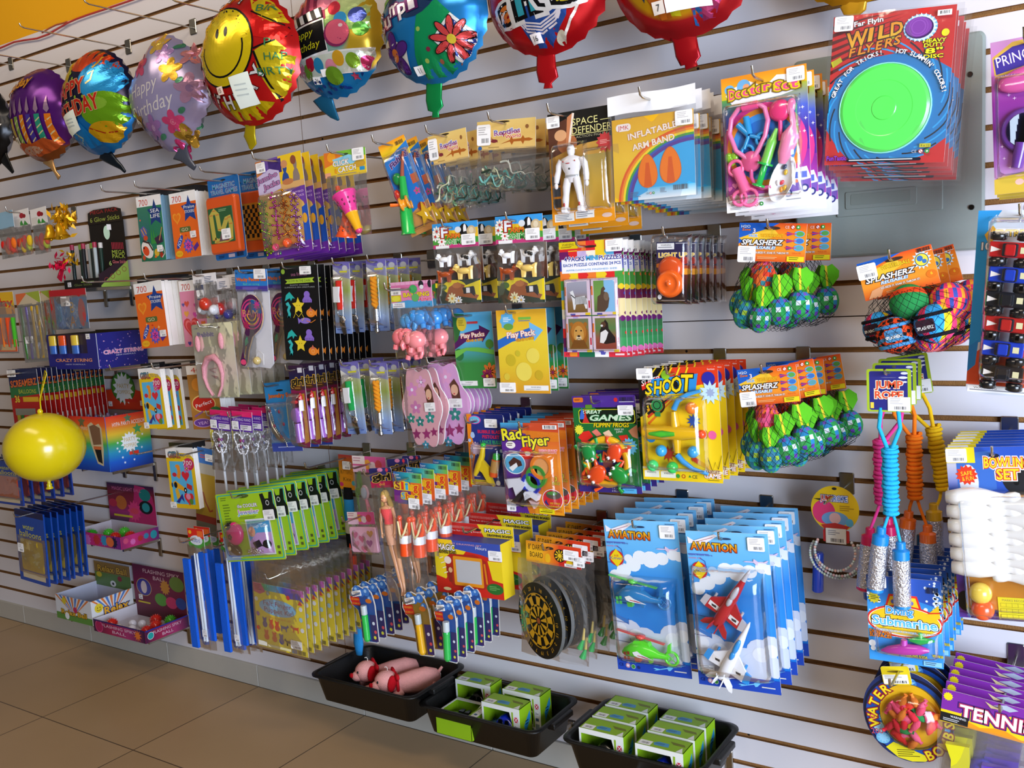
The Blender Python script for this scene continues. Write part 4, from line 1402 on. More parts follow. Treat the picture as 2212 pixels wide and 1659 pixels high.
for u,v,r_ in((.155,.675,.015),(.185,.90,.014),(.30,.90,.017)):
 x,z=p.q(u,v)
 m.tube([(x+r_*math.cos(t),-.012,z+r_*math.sin(t))for t in(2*PI*k/16 for k in range(16))],.004,'f0689a',n=6,closed=True)
m=p.new('toy_tray','gloss',None,'white kidney tray with pills')
x,z=p.q(.70,.80)
m.lathe([(.0,0),(.030,0),(.036,.012),(.0375,.012),(.0375,.010),(.032,-.003),(0,-.003)],'e4e2e4',n=24,mtx=TR(x,-.004,z,rx=PI/2,ry=.0)@Matrix.Rotation(-.42,4,'Z')@Matrix.Diagonal((.62,1.25,1,1)))
for du,dv,c,rt in((.03,-.05,'d8b030',.4),(-.02,.02,'d84050',.9),(-.06,.02,'f0f0f0',0),(-.03,.07,'e09030',.2),(.01,.06,'e0b030',.5),(.02,-.09,'404860',.8)):
 X,Z=p.q(.70+du,.80+dv)
 m.ell((X,-.007,Z),(.004,.003,.006),c,8,6,rot=M3(0,rt,0))
m=p.new('toy_heart','gloss',None,'green heart')
x,z=p.q(.10,.60)
m.ell((x-.006,-.006,z+.003),(.009,.005,.010),'8ac028',10,6)
m.ell((x+.006,-.006,z+.003),(.009,.005,.010),'8ac028',10,6)
m.ell((x,-.006,z-.005),(.009,.005,.010),'8ac028',10,6)
p.blister(.03,.20,.92,.93,.034,pw=7)
p.price(.88,.062,.20)
p.end('the doctor sets',hv=.065,L=.36)
p.stack(5,.05,'purple and white doctor set card',dz=-.003,jit=.004,rj=.012,front='doctor set card with pink stethoscope and green syringe, front one of its hook')
p=Pk('flying_disc_bag','x','toy pack',(1802,38),(2068,9),(1786,357),.26)
W,H=p.w,p.h
a=p.card('c81c1c',r=0,name='insert_card')
def clipq(u,v):
 return(min(1,max(0,u)),min(1,max(0,v)))
a2=p.card('c81c1c',r=0,name='swirl_print',y=-.0009,thick=.0004,outline=[(0,.02),(1,.02),(1,.98),(0,.98)])
a2.poly([(0,0),(1,0),(1,1),(0,1)],'c81c1c')
for k in range(7):
 a2.poly([clipq(*q)for q in((0,.06+.05*k),(.3,.02+.04*k),(.6,.0+.02*k),(.3,.03+.04*k),(0,.085+.05*k))],'5a1010')
a2.poly([clipq(*q)for q in((0,.52),(.05,.42),(.2,.34),(.35,.29),(.6,.27),(.8,.3),(1,.4),(1,.84),(.9,.9),(.8,.95),(.5,.99),(.2,.96),(.1,.88),(0,.76))],'1878b8')
for k in range(26):
 t=2*PI*k/26
 pts=[]
 for s_ in range(7):
  r_=.44+.10*s_/6
  tt=t+.55*s_/6
  pts.append(clipq(.5+r_*math.cos(tt),.615-r_*.78*math.sin(tt)))
 a2.line(pts,.013,'0a1c30' if k%2 else '2aa0e0')
 a2.k-=1
a2.k+=2
a2.poly([(0,.3),(.08,.27),(.1,.3),(.02,.34)],'b8b020').poly([(.44,.18),(.5,.15),(.53,.17),(.46,.22)],'b8b020')
a2.text('Far Flyin',.30,.052,.033,'f4f0f0',w=.24,rot=.10,oc='301010',ow=.04)
for i,ch in enumerate('WILD'):
 a2.text(ch,.20+.105*i+(.02 if i==0 else .02),.148-.012*i+(.008 if i==0 else 0),.105 if i==0 else .085,'e89018',w=(.17,.05,.09,.10)[i],oc='2a0c0c',ow=.05,rot=.15,shear=.15,c2='e8b428')
for i,ch in enumerate('FLYERS'):
 a2.text(ch,.18+.074*i,.245-.011*i,.055,'e89018',w=.062,oc='2a0c0c',ow=.05,rot=.18,shear=.25)
a2.text('HEAVY',.85,.213,.024,'e8e020',w=.18,oc='181818',ow=.06).text('DUTY',.845,.241,.024,'e8e020',w=.15,oc='181818',ow=.06).text('8"',.85,.278,.034,'e8e020',w=.13,oc='181818',ow=.06).text('DISC',.85,.313,.024,'e8e020',w=.15,oc='181818',ow=.06)
a2.ell(.73,.125,.135,.085,'6ab0d8').star(.73,.125,.14,22,'c8dce8',.8,sy=.85).ell(.72,.125,.115,.07,'3a1a58').ell(.715,.12,.105,.063,'7a3a98').ring(.715,.12,.05,.058,'8a4aa8').ring(.715,.12,.07,.076,'8a4aa8').ell(.93,.17,.03,None,'e8e020')
a2.arc('GREAT FOR TRICKS!',.5,.63,.475,.028,'f4f0f4',166,97,oc='102030',ow=.04).arc('HOT SLAMMIN\' COLORS!',.5,.63,.475,.028,'f4f0f4',84,12,oc='102030',ow=.04)
a2.rect(.8,.875,.89,.9,'c8c020').text('9 x 12',.845,.888,.014,'202020',w=.07).ce(.76,.925,.02,'c8c8d0').text('FunTastic',.11,.955,.03,'8a3ab8',w=.17,oc='1a1a50',ow=.05).rr(.2,.965,.82,.985,'101828',.5).fine(.22,.97,.8,.985,1,'d8d8d8').rect(.86,.03,.97,.065,'f4f4f4').bars(.88,.035,.96,.055,6)
m=p.new('flying_disc','gloss',None,'bright green flying disc')
x,z=p.q(.485,.63)
R=W*.385
m.lathe([(0,.008),(R*.25,.0082),(R*.27,.0072),(R*.6,.0072),(R*.62,.0076),(R*.9,.0066),(R*.965,.004),(R*.97,.0)],['5ae05a','50d850','5ae25c','58e058','5ae25c','5ae25c','5ae25c'],n=48,mtx=TR(x,-.0012,z,rx=PI/2))
m.lathe([(R*.97,.0),(R*.975,.004),(R,.003),(R*1.005,0)],'90f0e0',n=48,mtx=TR(x,-.0012,z,rx=PI/2),cap=False)
p.bag(-.03,-.01,1.06,1.045,.022,seed=21,wob=.002,back=False)
p.price(.10,.056,.16,y=-.010)
p.end()
fd=p.stack(5,.022,'red and blue flying disc bag',dx=.002,dz=-.007,jit=.003,rj=.012,front='red and blue bag with a bright green flying disc, front one of its hook')
p=Pk('princess_set','x','toy pack',(2139,93),(2300,62),(2144,422),.24)
W,H=p.w,p.h
a=p.card('8a3a98',r=.05)
a.grad(0,0,1,1,['c088b8','b860b0','8a2a90','7a2a90','a868b8','d8b0c8'])
a.poly([(.02,.10),(.3,.02),(1,.0),(1,.16),(.05,.24)],'c8a040').poly([(.04,.115),(.3,.05),(1,.02),(1,.14),(.07,.215)],'3a2a88').text('PRINCESS',.42,.11,.07,'e8d8f0',w=.70,rot=.17)
for k in range(20):
 r_=random.Random(k)
 a.star(r_.uniform(.03,.9),r_.uniform(.3,.85),.03,4,'e8c8e8',.25)
a.poly([(0,.9),(.5,.86),(1,.9),(1,1),(0,1)],'c8a838').ell(.35,.93,.06,.02,'e0b0a0')
m=p.new('toy_hand_mirror','gloss',None,'purple hand mirror')
x,z=p.q(.45,.60)
m.lathe([(0,.01),(.036,.01),(.04,.006),(.04,0)],'6a3a98',n=26,mtx=TR(x,-.002,z,rx=PI/2))
m.lathe([(0,.012),(.03,.012)],'b8c8d8',n=26,mtx=TR(x,-.002,z,rx=PI/2))
a0,b0=p.q(.40,.68),p.q(.32,.84)
m.tube([(a0[0],-.008,a0[1]),(b0[0],-.008,b0[1])],[.012,.009],'6a3a98',n=10)
m=p.new('toy_brush','gloss',None,'pink oval brush')
x,z=p.q(.5,.27)
m.ell((x,-.008,z),(.05,.012,.022),'d858a0',16,8,rot=M3(0,-.17,0))
p.blister(.04,.22,.96,.9,.03)
p.end('the purple princess sets',L=.29)
p.stack(3,.045,'purple princess set card',dz=-.004,front='purple princess set with hand mirror, front one of its hook')
# second and third row, centre and left
p=pad('orange praise sticker pad with a thick block beside the blue string box',(287.6,614.4),(347,604),(299,754.4),.22,.11,'w',praise,(.86,.80),'the thick orange sticker pad')
def hearts(a):
 art_star(a,'',None,'e088a8')
 a.rect(0,.16,1,1,'e088a8').poly([(.8,.1),(1,.08),(1,.36),(.7,.3)],'20408c')
 for u,v,r,c in((.35,.7,.32,'d02a2a'),(.35,.7,.25,'e86a6a'),(.35,.71,.2,'d02a2a'),(.25,.35,.1,'d84a2a'),(.6,.38,.07,'c83a8a'),(.2,.5,.1,'e8a030'),(.55,.52,.09,'d040a0'),(.8,.5,.08,'c83030'),(.1,.36,.06,'5a4a9a'),(.6,.93,.1,'c82828'),(.2,.95,.07,'4a3a90'),(.85,.66,.09,'e07030')):
  a.heart(u,v,r,c)
pad('pink hearts sticker pad behind the cream rabbit ear packs',(385,608),(437,602),(388,750),.17,.05,'w',hearts,None,'the pink hearts sticker pad')
def girlpad(a):
 a.rect(0,0,1,.17,'w').rect(0,.17,1,1,'e8c018').ell(.55,.17,.42,.08,'e8c018').text('GIRL',.30,.12,.10,'3a8ab0',w=.44,oc='3a5a30',ow=.05,c2='c85a20').text('TO GO',.72,.13,.05,'2a5a8a',w=.36)
 a.rect(.10,.23,.88,.93,'58b4e0').ell(.80,.27,.19,.10,'c82858').text('700',.76,.25,.08,'w',w=.32).fine(.68,.31,.9,.33,1,'f0a0b0')
 a.line([(.40,.3),(.42,.42),(.36,.5)],.12,'e8902a').ell(.38,.31,.08,.03,'e8902a').ell(.24,.45,.08,.035,'c82838').heart(.64,.46,.14,'d82838').poly([(.15,.58),(.25,.55),(.62,.68),(.6,.73),(.2,.66)],'e8a820').ell(.24,.62,.06,.05,'k').ell(.58,.7,.055,.045,'k').ell(.58,.7,.02,.018,'w')
 a.poly([(.2,.7),(.3,.66),(.38,.82),(.24,.86)],'e0b030').poly([(.2,.9),(.45,.76),(.5,.9),(.4,.84),(.3,.92)],'2a2a88').heart(.68,.83,.17,'d83038').ell(.66,.8,.08,.05,'e890b0').ell(.75,.88,.07,.05,'5a8a30').poly([(.66,.58),(.84,.62),(.82,.7),(.64,.66)],'c83028').flower(.72,.34,.1,6,'e070a8','e8c040').ell(.12,.62,.03,.04,'304870')
pad('yellow girl sticker pad with three loose pads behind beside the rainbow box',(297,797),(344,792.5),(303,927),.24,.02,'w',girlpad,(.1,.94),'the yellow girl sticker pads by the rainbow box')
for i,nm in enumerate(('second','third')):
 pad(f'{nm} yellow girl sticker pad behind the one beside the rainbow box',(322+20*i,800-i),(366+18*i,796-i),(327+19*i,928+i),.20-.04*i,.012,'w',girlpad)
pad('yellow girl sticker pad hanging alone above the blue brush bags',(356,966),(415,967),(359,1095),.22,.05,'w',girlpad,(.1,.95),'the lone yellow girl sticker pad')
def perfect(a):
 a.rect(0,0,1,.14,'f0e8e0').text('400',.4,.07,.08,'c83a28',w=.5).grad(0,.14,1,1,['a87028','b88030','a86a28'])
 a.ell(.3,.3,.18,.1,'d88a28').ell(.55,.45,.22,.07,'6a4aa8').ell(.45,.60,.40,.14,'e8c878').ell(.45,.60,.37,.12,'c82018').text('Perfect',.45,.60,.06,'w',w=.56,rot=.2).ell(.82,.74,.22,.09,'2a7a38').text('JOY',.82,.74,.05,'e8c020',w=.26).ell(.35,.90,.32,.07,'c8a0d8').ell(.35,.90,.29,.06,'6a3aa0').text('YEA!',.35,.90,.05,'e8c0f0',w=.34,rot=.1).ell(.82,.93,.16,.06,'d8702a').line([(.1,.8),(.4,.72)],.04,'8a5a9a').ell(.85,.35,.12,.05,'e0a030').ell(.75,.25,.1,.04,'6a98c0')
pad('brown perfect word sticker pad behind the cream rabbit ear packs',(401,791),(465,786),(400,928),.2,.06,'w',perfect,None,'the brown word sticker pad')
for i,(x,y,c,c2,d)in enumerate(((441,654,'c0301c','e8e8ec',.26),(470,665,'a82020','3a3a88',.22),(494,656,'e4e6ee','c8ccd8',.18))):
 p=Pk('clown_nose_bag',('clear bag with red and white round noses, nearest on its hook','clear bag with a dark red nose between its two neighbours','clear bag with white round noses beside the paddle game')[i],'toy pack',(x-26+6*i,y-60),(x+24,y-66),(x-24,y+36),d,group='bags of round noses')
 a=p.card('e8e4e4',v1=.24,r=0,name='header_card')
 a.fine(.5,.3,.9,.9,4,'4a5a78').bars(.1,.5,.4,.9,8)
 for k,(u,v,cc)in enumerate(((.5,.68,c),(.24,.80,c2),(.72,.82,c2))):
  m=p.new('round_nose','gloss')
  X,Z=p.q(u,v)
  m.ell((X,.004 if k else-.006,Z),.021 if k==0 else .016,cc,14,9)
 p.bag(0,.2,1,1,.03,seed=i+40)
 p.price(.3,.45,.3)
 p.end('the round noses bags' if i==0 else None,L=.3)
p=Pk('rabbit_ear_pack','x','toy pack',(413,702),(500,695),(428,859),.27)
a=p.card('e6e0b8',r=.05)
a.grad(0,.3,1,1,['e8e0c0','ecd8c8','e4e4b8']).text('Rabbit',.33,.14,.06,'8a7ab0',w=.4,oc='c8b8d0',ow=.04).ell(.45,.04,.10,.02,'6a6a58').ell(.68,.06,.03,.015,'8a6a50').fine(.05,.05,.16,.08,1)
m=p.new('headband','plush',None,'pink plush band')
pts=[p.q(*q)for q in((.38,.97),(.28,.86),(.22,.72),(.24,.58),(.36,.47),(.52,.45),(.64,.54),(.68,.68),(.64,.84),(.52,.98))]
m.tube([(x,-.006,z)for x,z in pts],[.0035,.004,.006,.008,.011,.011,.008,.006,.004,.0035],'e09aa4',n=8)
m=p.new('rabbit_ear','plush')
for k,(u,v)in enumerate(((.16,.26),(.74,.24))):
 mm=m if k==0 else p.new('rabbit_ear','plush')
 X,Z=p.q(u,v)
 mm.ell((X,-.008,Z),(.010,.007,.026),'e8a0a8',12,9)
m=p.new('bow','matte')
for q0,q1 in(((.36,.62),(.54,.60)),((.36,.62),(.5,.66)),((.4,.7),(.52,.74)),((.4,.7),(.54,.72))):
 A,B=p.q(*q0),p.q(*q1)
 m.tube([(A[0],-.004,A[1]),(B[0],-.004,B[1])],.0012,'b87880',n=5)
p.bag(-.01,.0,1.02,1.01,.02,seed=77,wob=.0015,back=False)
p.end('the rabbit ear packs',hu=.45,hv=.04,L=.31)
p.stack(5,.045,'cream rabbit ear headband pack',dx=.004,jit=.003,rj=.015,front='cream pack with a pink rabbit ear headband, front one of its hook')
p=Pk('paddle_ball_bag','x','toy pack',(506.6,583),(576,581.5),(528,793),.27)
a=p.card('2a7ac8',v1=.22,r=0,name='header_card')
a.rect(0,.75,1,1,'4a3a98').text('Wacky Paddle Ball',.5,.44,.16,'f07820',w=.92,oc='802010',ow=.03).text('Ball on string',.5,.66,.10,'60c8a0',w=.5).rect(.22,.80,.7,.94,'6a5ab0').ell(.4,.14,.2,.06,'10202c').ell(.05,.16,.03,.05,'305890')
m=p.new('backing_sheet','paper')
W,H=p.w,p.h
m.prism([p.q(0,.21),p.q(1,.21),p.q(1.02,.95),p.q(.9,1.0),p.q(.55,.99),p.q(.45,1.0),p.q(.1,1.0)],.004,.006,'e8e8f0')
m=p.new('paddle','gloss',None,'round paddle printed in pink, green and purple rings')
u0,v0,ru,rv=.50,.45,.34,.20
ol=[(u0+ru*math.cos(t),v0-rv*math.sin(t))for t in(math.radians(-50+280*k/20)for k in range(21))]
ol+=[(.33,.72),(.24,.90),(.18,.965),(.08,.97),(.03,.93),(.06,.87),(.2,.80),(.50,.66)][::1]if False else[(.20,.70),(.14,.84),(.05,.93),(.08,.98),(.2,.985),(.28,.94),(.34,.82),(.48,.68)]
m.prism([p.q(*q)for q in ol],-.006,-.001,'4a1a48',cside='d8b080')
b=Art(m,W,H,0,0,-.006)
for k,(r_,c)in enumerate(((.33,'d83a78'),(.30,'4a1a58'),(.26,'d84080'),(.22,'3a2a68'),(.17,'6a1a50'))):
 b.ell(u0,v0,r_,None,c)
b.ring(u0,v0,.26,.32,'2a9a80',a0=.1,a1=1.5).ring(u0,v0,.18,.25,'2a68b0',a0=.1,a1=1.5).poly([(.5,.30),(.8,.34),(.82,.44),(.5,.44)],'1a58a0').star(.68,.36,.12,9,'c83888',.5).text('BAM',.46,.44,.075,'d8b030',w=.48,c2='e85090').ring(u0,v0,.12,.15,'d8a830',a0=PI,a1=2*PI).ring(u0,v0,.2,.23,'d8a830',a0=PI*1.1,a1=1.9*PI).star(.32,.56,.12,9,'a82050',.5).poly([(.24,.72),(.32,.68),(.36,.74),(.24,.78)],'3aa070').line([(.28,.78),(.2,.9)],.03,'c89028').ell(.16,.945,.09,.028,'e84878')
m=p.new('ball','gloss')
x,z=p.q(.62,.92)
ball(m,x,-.010,z,.0125,'c8b070')
m=p.new('string','matte')
m.tube([(x,-.012,z+.012),(x+.01,-.012,z+.03),(x+.03,-.01,z+.02),(x+.028,-.01,z-.012)],.0008,'e8e8e8',n=4)
p.bag(-.02,.2,1.06,1.02,.03,seed=33,back=False)
p.price(.80,.045,.36,hh=.10)
p.end('the paddle games',hv=.03,hu=.4,L=.30)
p.stack(2,.12,'paddle ball game bag',front='blue headed bag with a painted paddle and ball, front one of its hook',jit=.002)
p=Pk('glow_sticker_card','x','sticker pack',(604,575),(685,571),(611.6,777),.25)
a=p.card('101012',r=.01)
a.text('sea friends',.5,.09,.04,'9a5a78',w=.42).poly([(.12,.145),(.9,.13),(.85,.155),(.9,.18),(.12,.19),(.18,.165)],'a8c838').text('GLOW IN THE DARK',.5,.16,.025,'3a4a18',w=.62).text('ELASTIC STICKERS',.5,.205,.014,'9aa0a0',w=.5).text('LUMINOUS SEA CREATURES',.5,.228,.014,'9aa0a0',w=.8).ell(.08,.06,.05,None,'8ab038').rect(.1,.0,.9,.02,'1a2418')
for v0 in(0,.40):
 for key,u,v,w,h,c in(('d',.22,.33,.28,.11,'2ab0a8'),('o',.68,.33,.26,.12,'8a6ac8'),('s',.16,.47,.14,.16,'3ab8b8'),('f',.76,.50,.30,.11,'e8842a'),('w',.6,.58,.36,.07,'8a70c8')):
  v+=v0
  if v>.97:
   continue
  if key=='d':
   a.poly([(u-w/2,v+h*.4),(u-w*.35,v-h*.2),(u,v-h*.5),(u+w*.3,v-h*.1),(u+w*.5,v+h*.15),(u+w*.25,v+h*.1),(u+w*.1,v+h*.4),(u,v+h*.1),(u-w*.2,v+h*.2)],c)
  elif key=='o':
   a.ell(u,v-h*.2,w*.3,h*.3,c)
   for k in range(6):
    a.line([(u-w*.2+w*.08*k,v),(u-w*.42+w*.17*k,v+h*.3),(u-w*.36+w*.15*k,v+h*.5)],.035,c)
  elif key=='s':
   a.line([(u-w*.3,v-h*.35),(u,v-h*.45),(u+w*.3,v-h*.25),(u,v),(u+w*.2,v+h*.25),(u,v+h*.5),(u+w*.2,v+h*.4)],.07,c)
  elif key=='f':
   a.ell(u,v,w*.4,h*.4,c).poly([(u+w*.3,v),(u+w*.55,v-h*.35),(u+w*.5,v+h*.35)],c).poly([(u-w*.2,v-h*.2),(u,v-h*.6),(u+w*.2,v-h*.2)],'c86a50').ring(u,v,w*.1,w*.14,'f0a860')
  else:
   a.ell(u,v,w*.4,h*.45,c).poly([(u-w*.3,v),(u-w*.55,v-h*.5),(u-w*.5,v+h*.5)],c)
 a.star(.44,.425+v0,.17,5,'e8cc30',.5)
 for du in(-.03,.03):
  a.ell(.44+du,.42+v0,.008,None,'k')
a.line([(.3,.55),(.36,.5),(.44,.54),(.52,.5),(.58,.55),(.52,.58)],.012,'e8cc30').line([(.64,.58),(.76,.6),(.88,.57)],.012,'e8842a')
p.price(.70,.055,.30,hh=.085)
p.end('the black glow sticker cards',hv=.03,hu=.3,L=.28)
p.stack(9,.026,'black glow sticker card',dz=-.0015,jit=.003,rj=.01,front='black card of glowing sea creature stickers, front one of its hook')
def toolcard(kind,where,TL,TRr,BL,d,n,step):
 p=Pk('key_ring_card','x','small goods pack',TL,TRr,BL,d)
 W,H=p.w,p.h
 a=p.card('8a98b8',r=.10)
 a.grad(0,0,1,1,['6a68a8','b0b088','90a850','a8b8b0','90a8d0','7088c0']).poly([(0,.0),(1,0),(1,.1),(.0,.1)],'6a62a8').poly([(0,.06),(1,.14),(1,.24),(.4,.2),(0,.1)],'8888a8').poly([(0,.1),(.5,.2),(0,.3)],'d8d4c8').ell(.72,.09,.16,.04,'b8b8b8').rect(.4,.125,.85,.15,'c8c028').ell(.5,.04,.12,.012,'404060').fine(.1,.94,.4,.97,1,'4a5a98').fine(.7,.94,.9,.97,1,'4a5a98')
 c={'red':'d02818','orange':'e8941c','green':'1a9a48'}[kind]
 m=p.new('lanyard_loop','matte',None,kind+' loop')
 A,B=p.q(.47,.26),p.q(.50,.66)
 if kind=='orange':
  for sg in(0,PI):
   m.tube([(A[0]+.006*math.cos(t*1.1+sg),-.012+.005*math.sin(t*1.1+sg),A[1]+(B[1]-A[1])*t/20)for t in range(21)],.0055,c,n=7)
 else:
  m.tube([(A[0],-.010,A[1]),(A[0]+.002,-.012,(A[1]+B[1])/2),(B[0],-.010,B[1])],[.009,.0105,.009],c,n=9)
  m=p.new('paper_band','paper')
  x,z=p.q(.45,.44)
  m.box(x-.010,x+.010,-.0235,-.004,z-.024,z+.020,'eceaea')
 if kind=='orange':
  m=p.new('metal_clip','metal')
  x,z=p.q(.5,.67)
  m.lathe([(.004,.02),(.005,0),(.010,-.004),(.010,-.036),(.005,-.04),(.005,-.056),(.008,-.058),(.008,-.066),(.004,-.07)],['c8c8c8','c8c8c8','e8e8ea','e8e8ea','b0b0b0','b0b0b0','c8c8c8','c8c8c8','c0c0c0'],n=10,mtx=TR(x,-.012,z))
 else:
  m=p.new('metal_clip','metal')
  x,z=p.q(.50,.70)
  m.tube([(x+.011*math.cos(t),-.010,z+.013*math.sin(t))for t in(2*PI*k/14 for k in range(14))],.0016,'c8c8c8',n=5,closed=True)
  m.prism([(x-.004,z-.008),(x+.010,z-.014),(x+.018,z-.060),(x+.008,z-.064),(x-.006,z-.03)],-.010,-.007,'8a8078')
  m.ell((x+.010,-.012,z-.02),(.010,.004,.010),'d0ccc8',9,6)
 p.blister(.18,.16,.92,.93,.026)
 p.end(f'the {kind} key rings {where}',hv=.04,L=d+.03)
 p.stack(n,step,f'{kind} key ring card {where}',jit=.003,rj=.008,front=f'blue and green card with a {kind} key ring, front one {where}')
toolcard('red','beside the black stickers',(718,566),(754,565),(727,720),.25,4,.055)
toolcard('orange','above the bathing toys',(790,561),(832,558),(805,715),.25,4,.05)
toolcard('green','below the red key rings',(733,784),(773,780.5),(743,938),.24,3,.055)
toolcard('orange','beside the flower stickers',(796.4,784),(835,783),(808,937),.24,4,.05)
p=Pk('bath_toy_bag','x','toy pack',(843,611),(930.7,604),(853,774),.30)
W,H=p.w,p.h
a=p.card('d880a8',v1=.345,r=0,name='header_card')
for k in range(8):
 a.rect(.125*k,0,.125*k+.115,.12,'e0a0c0').rect(.125*k,.13,.125*k+.115,.26,'d070a0')
a.poly([(0,.8),(.4,.7),(1,.78),(1,1),(0,1)],'4a98c8').text('BATHING',.62,.50,.16,'e8d030',w=.62,oc='8a6a28',ow=.04).text('FUN!!',.82,.70,.13,'d83060',w=.30,oc='f0c8d8',ow=.04).rect(0,.22,.25,.48,'e8e4e0').fine(.03,.25,.2,.35,2).bars(.06,.37,.2,.46,8).rect(0,.5,.25,.74,'c8b828').ell(.12,.62,.1,.1,'d8d040').rect(.02,.78,.33,.98,'e8e4e4').text('WARNING',.17,.84,.07,'4a4a50',w=.2).fine(.04,.9,.3,.97,1).ell(.56,.3,.1,.16,'40a058').ell(.6,.62,.09,.15,'60a860').ell(.76,.14,.06,.14,'202028').ell(.77,.24,.05,.08,'d8d8d8').ell(.97,.14,.05,.14,'202028').ce(.92,.9,.07,'306090',False)
for k,(u,v,y,c,sg)in enumerate(((.28,.52,.012,'4aa0dc',1),(.62,.48,.010,'3a98e0',-1),(.90,.50,.02,'3a8ad0',-1),(.24,.72,-.012,'f07a80',1),(.66,.76,-.020,'f08a8c',-1),(.48,.88,-.004,'ee8084',1))):
 m=p.new('rubber_elephant','gloss')
 x,z=p.q(u,v)
 R=.027 if k in(3,4)else .024
 m.ell((x,y,z),(R,R*.8,R*.9),c,14,9)
 m.ell((x+sg*R*.8,y-.004,z+.006),(R*.66,R*.6,R*.66),c,12,8)
 m.tube([(x+sg*R*1.3,y-.008,z),(x+sg*R*1.5,y-.012,z-.012),(x+sg*R*1.3,y-.014,z-.024)],[.008,.006,.004],c,n=8)
 m.ell((x+sg*R*.55,y-R*.7,z+.004),(.010,.004,.012),c,9,6)
 m.ell((x+sg*R*1.05,y-R*.62,z+.012),.0022,'203a60',6,4)
 for dx in(-.014,.012):
  m.tube([(x+dx,y-.006,z-R*.7),(x+dx*1.2,y-.008,z-R*1.15)],[.008,.007],c,n=8)
p.bag(0,.33,1,1.0,.05,seed=12)
p.end('the bathing toys',hu=.5,hv=.10,L=.40)
p.stack(2,.085,'bathing toys bag with pink and blue elephants',front='bag of pink and blue bath elephants with a pink header, front one of its hook',jit=.002,dx=.008)
def farm(where,TL,TRr,BL,d,n,sd):
 p=Pk('farm_animal_bag','x','toy pack',TL,TRr,BL,d)
 W,H=p.w,p.h
 a=p.card('3a9ae0',v1=.31,r=0,name='header_card')
 a.poly([(.0,.35),(.25,.28),(.6,.32),(1,.25),(1,.7),(0,.7)],'e8b828').poly([(0,.55),(.3,.5),(1,.62),(1,1),(0,1)],'4a9a38').rect(0,.84,1,1,'c83a7a')
 a.ell(.70,.34,.10,.26,'101014').ell(.72,.30,.035,.2,'f0eeec').ell(.73,.46,.05,.08,'2a2a2a').ell(.86,.40,.10,.22,'c8b088').ell(.86,.36,.05,.12,'e0d0b0').ell(.57,.30,.07,.12,'d8dce0')
 for u,v in((.06,.5),(.2,.72),(.1,.3)):
  a.flower(u,v,.09,8,'f4f0e8','c83028',.3)
 a.text('F',.27,.36,.40,'e8f0f8',w=.13,oc='a83018',ow=.08).text('ARM',.46,.52,.18,'e87a28',w=.28,oc='8a3010',ow=.04).text('ANIMALS',.56,.76,.19,'3a9a40',w=.56,oc='e8e8d0',ow=.05).rect(.06,.88,.36,1,'f0eeec')
 bt=p.card('2a2a20',v0=.70,v1=.985,r=0,name='print_card',y=-.002)
 bt.rect(0,0,1,1,'28382a').poly([(0,.1),(.3,.18),(.6,.3),(1,.05),(1,.9),(.9,.9),(.86,.35),(.5,.4),(0,.3)],'e8d018').ell(.42,.30,.26,.3,'e8d018').poly([(.2,.85),(.3,.3),(.5,.1),(.66,.25),(.6,.5),(.95,.7),(.9,.85),(.5,.7),(.3,.95)],'9a5428').ell(.48,.24,.1,.12,'b87038').poly([(.6,.35),(.85,.3),(.86,.75),(.78,.6),(.62,.62)],'16161a').rect(.68,.36,.76,.58,'e8e8e8').flower(.36,.8,.1,9,'e8e0b0','e0a820',.25).flower(.5,.9,.08,9,'f0f0f0','e0b030',.25).ell(.08,.5,.07,.2,'3a5a30').ell(.16,.3,.1,.14,'4a6a2a')
 bk=p.card('5a3a28',v0=.31,v1=.72,r=0,name='backing_card',y=.014)
 bk.grad(0,0,1,1,['847868','5a3424','40241a'])
 for k,(u,v,w,h,c,y,fl)in enumerate(((.30,.45,.32,.17,'f0f0f0',-.016,0),(.70,.44,.36,.19,'e8e4e0',.0,1),(.72,.60,.42,.20,'e8c468',-.018,0),(.28,.63,.38,.19,'a8481c',-.006,1))):
  m=p.new('toy_animal','gloss')
  x,z=p.q(u,v)
  pts=[(x+((1-X if fl else X)-.5)*w*W,z+(Y-.5)*h*H)for X,Y in SIL['animal']]
  m.prism(pts if not fl else pts[::-1],y-.005,y+.005,c)
  s_=-1 if fl else 1
  m.ell((x+.04*w*W*s_,y,z+.02*H*h),(w*W*.36,.010,h*H*.2),c,12,8)
  m.ell((x-.34*w*W*s_,y,z+.26*H*h),(w*W*.15,.008,h*H*.13),c,10,7)
  if k==1:
   for dx,dz in((.1,.05),(-.08,.12),(.22,.0)):
    m.ell((x+dx*w*W,y-.009,z+dz*h*H),(.005,.003,.005),'202020',8,5)
 p.bag(0,.3,1,1.0,.04,seed=sd)
 p.price(.80,.22,.30,hh=.13)
 p.end('the farm animals '+where,hv=.06,hu=.45,L=d+.04)
 p.stack(n,.075,'farm animals bag '+where,front='bag of toy farm animals under a cow header, front one '+where,jit=.002,rj=.02)
farm('beside the bathing toys',(933,485),(1031,475),(945,659),.28,2,14)
farm('beside the puzzle cards',(1069,469),(1171,460.4),(1087,657),.30,4,15)
p=Pk('puzzle_card','x','toy pack',(1207,524.7),(1345,514),(1222.6,771),.27)
W,H=p.w,p.h
a=p.card('e8e0c8',r=.03)
pc=['d82a2a','3a3a98','4a9a40','e8c828','c8b0d8','6a1a5a','e87a30','58a8d0','f0e8d0']
rnd=random.Random(4)
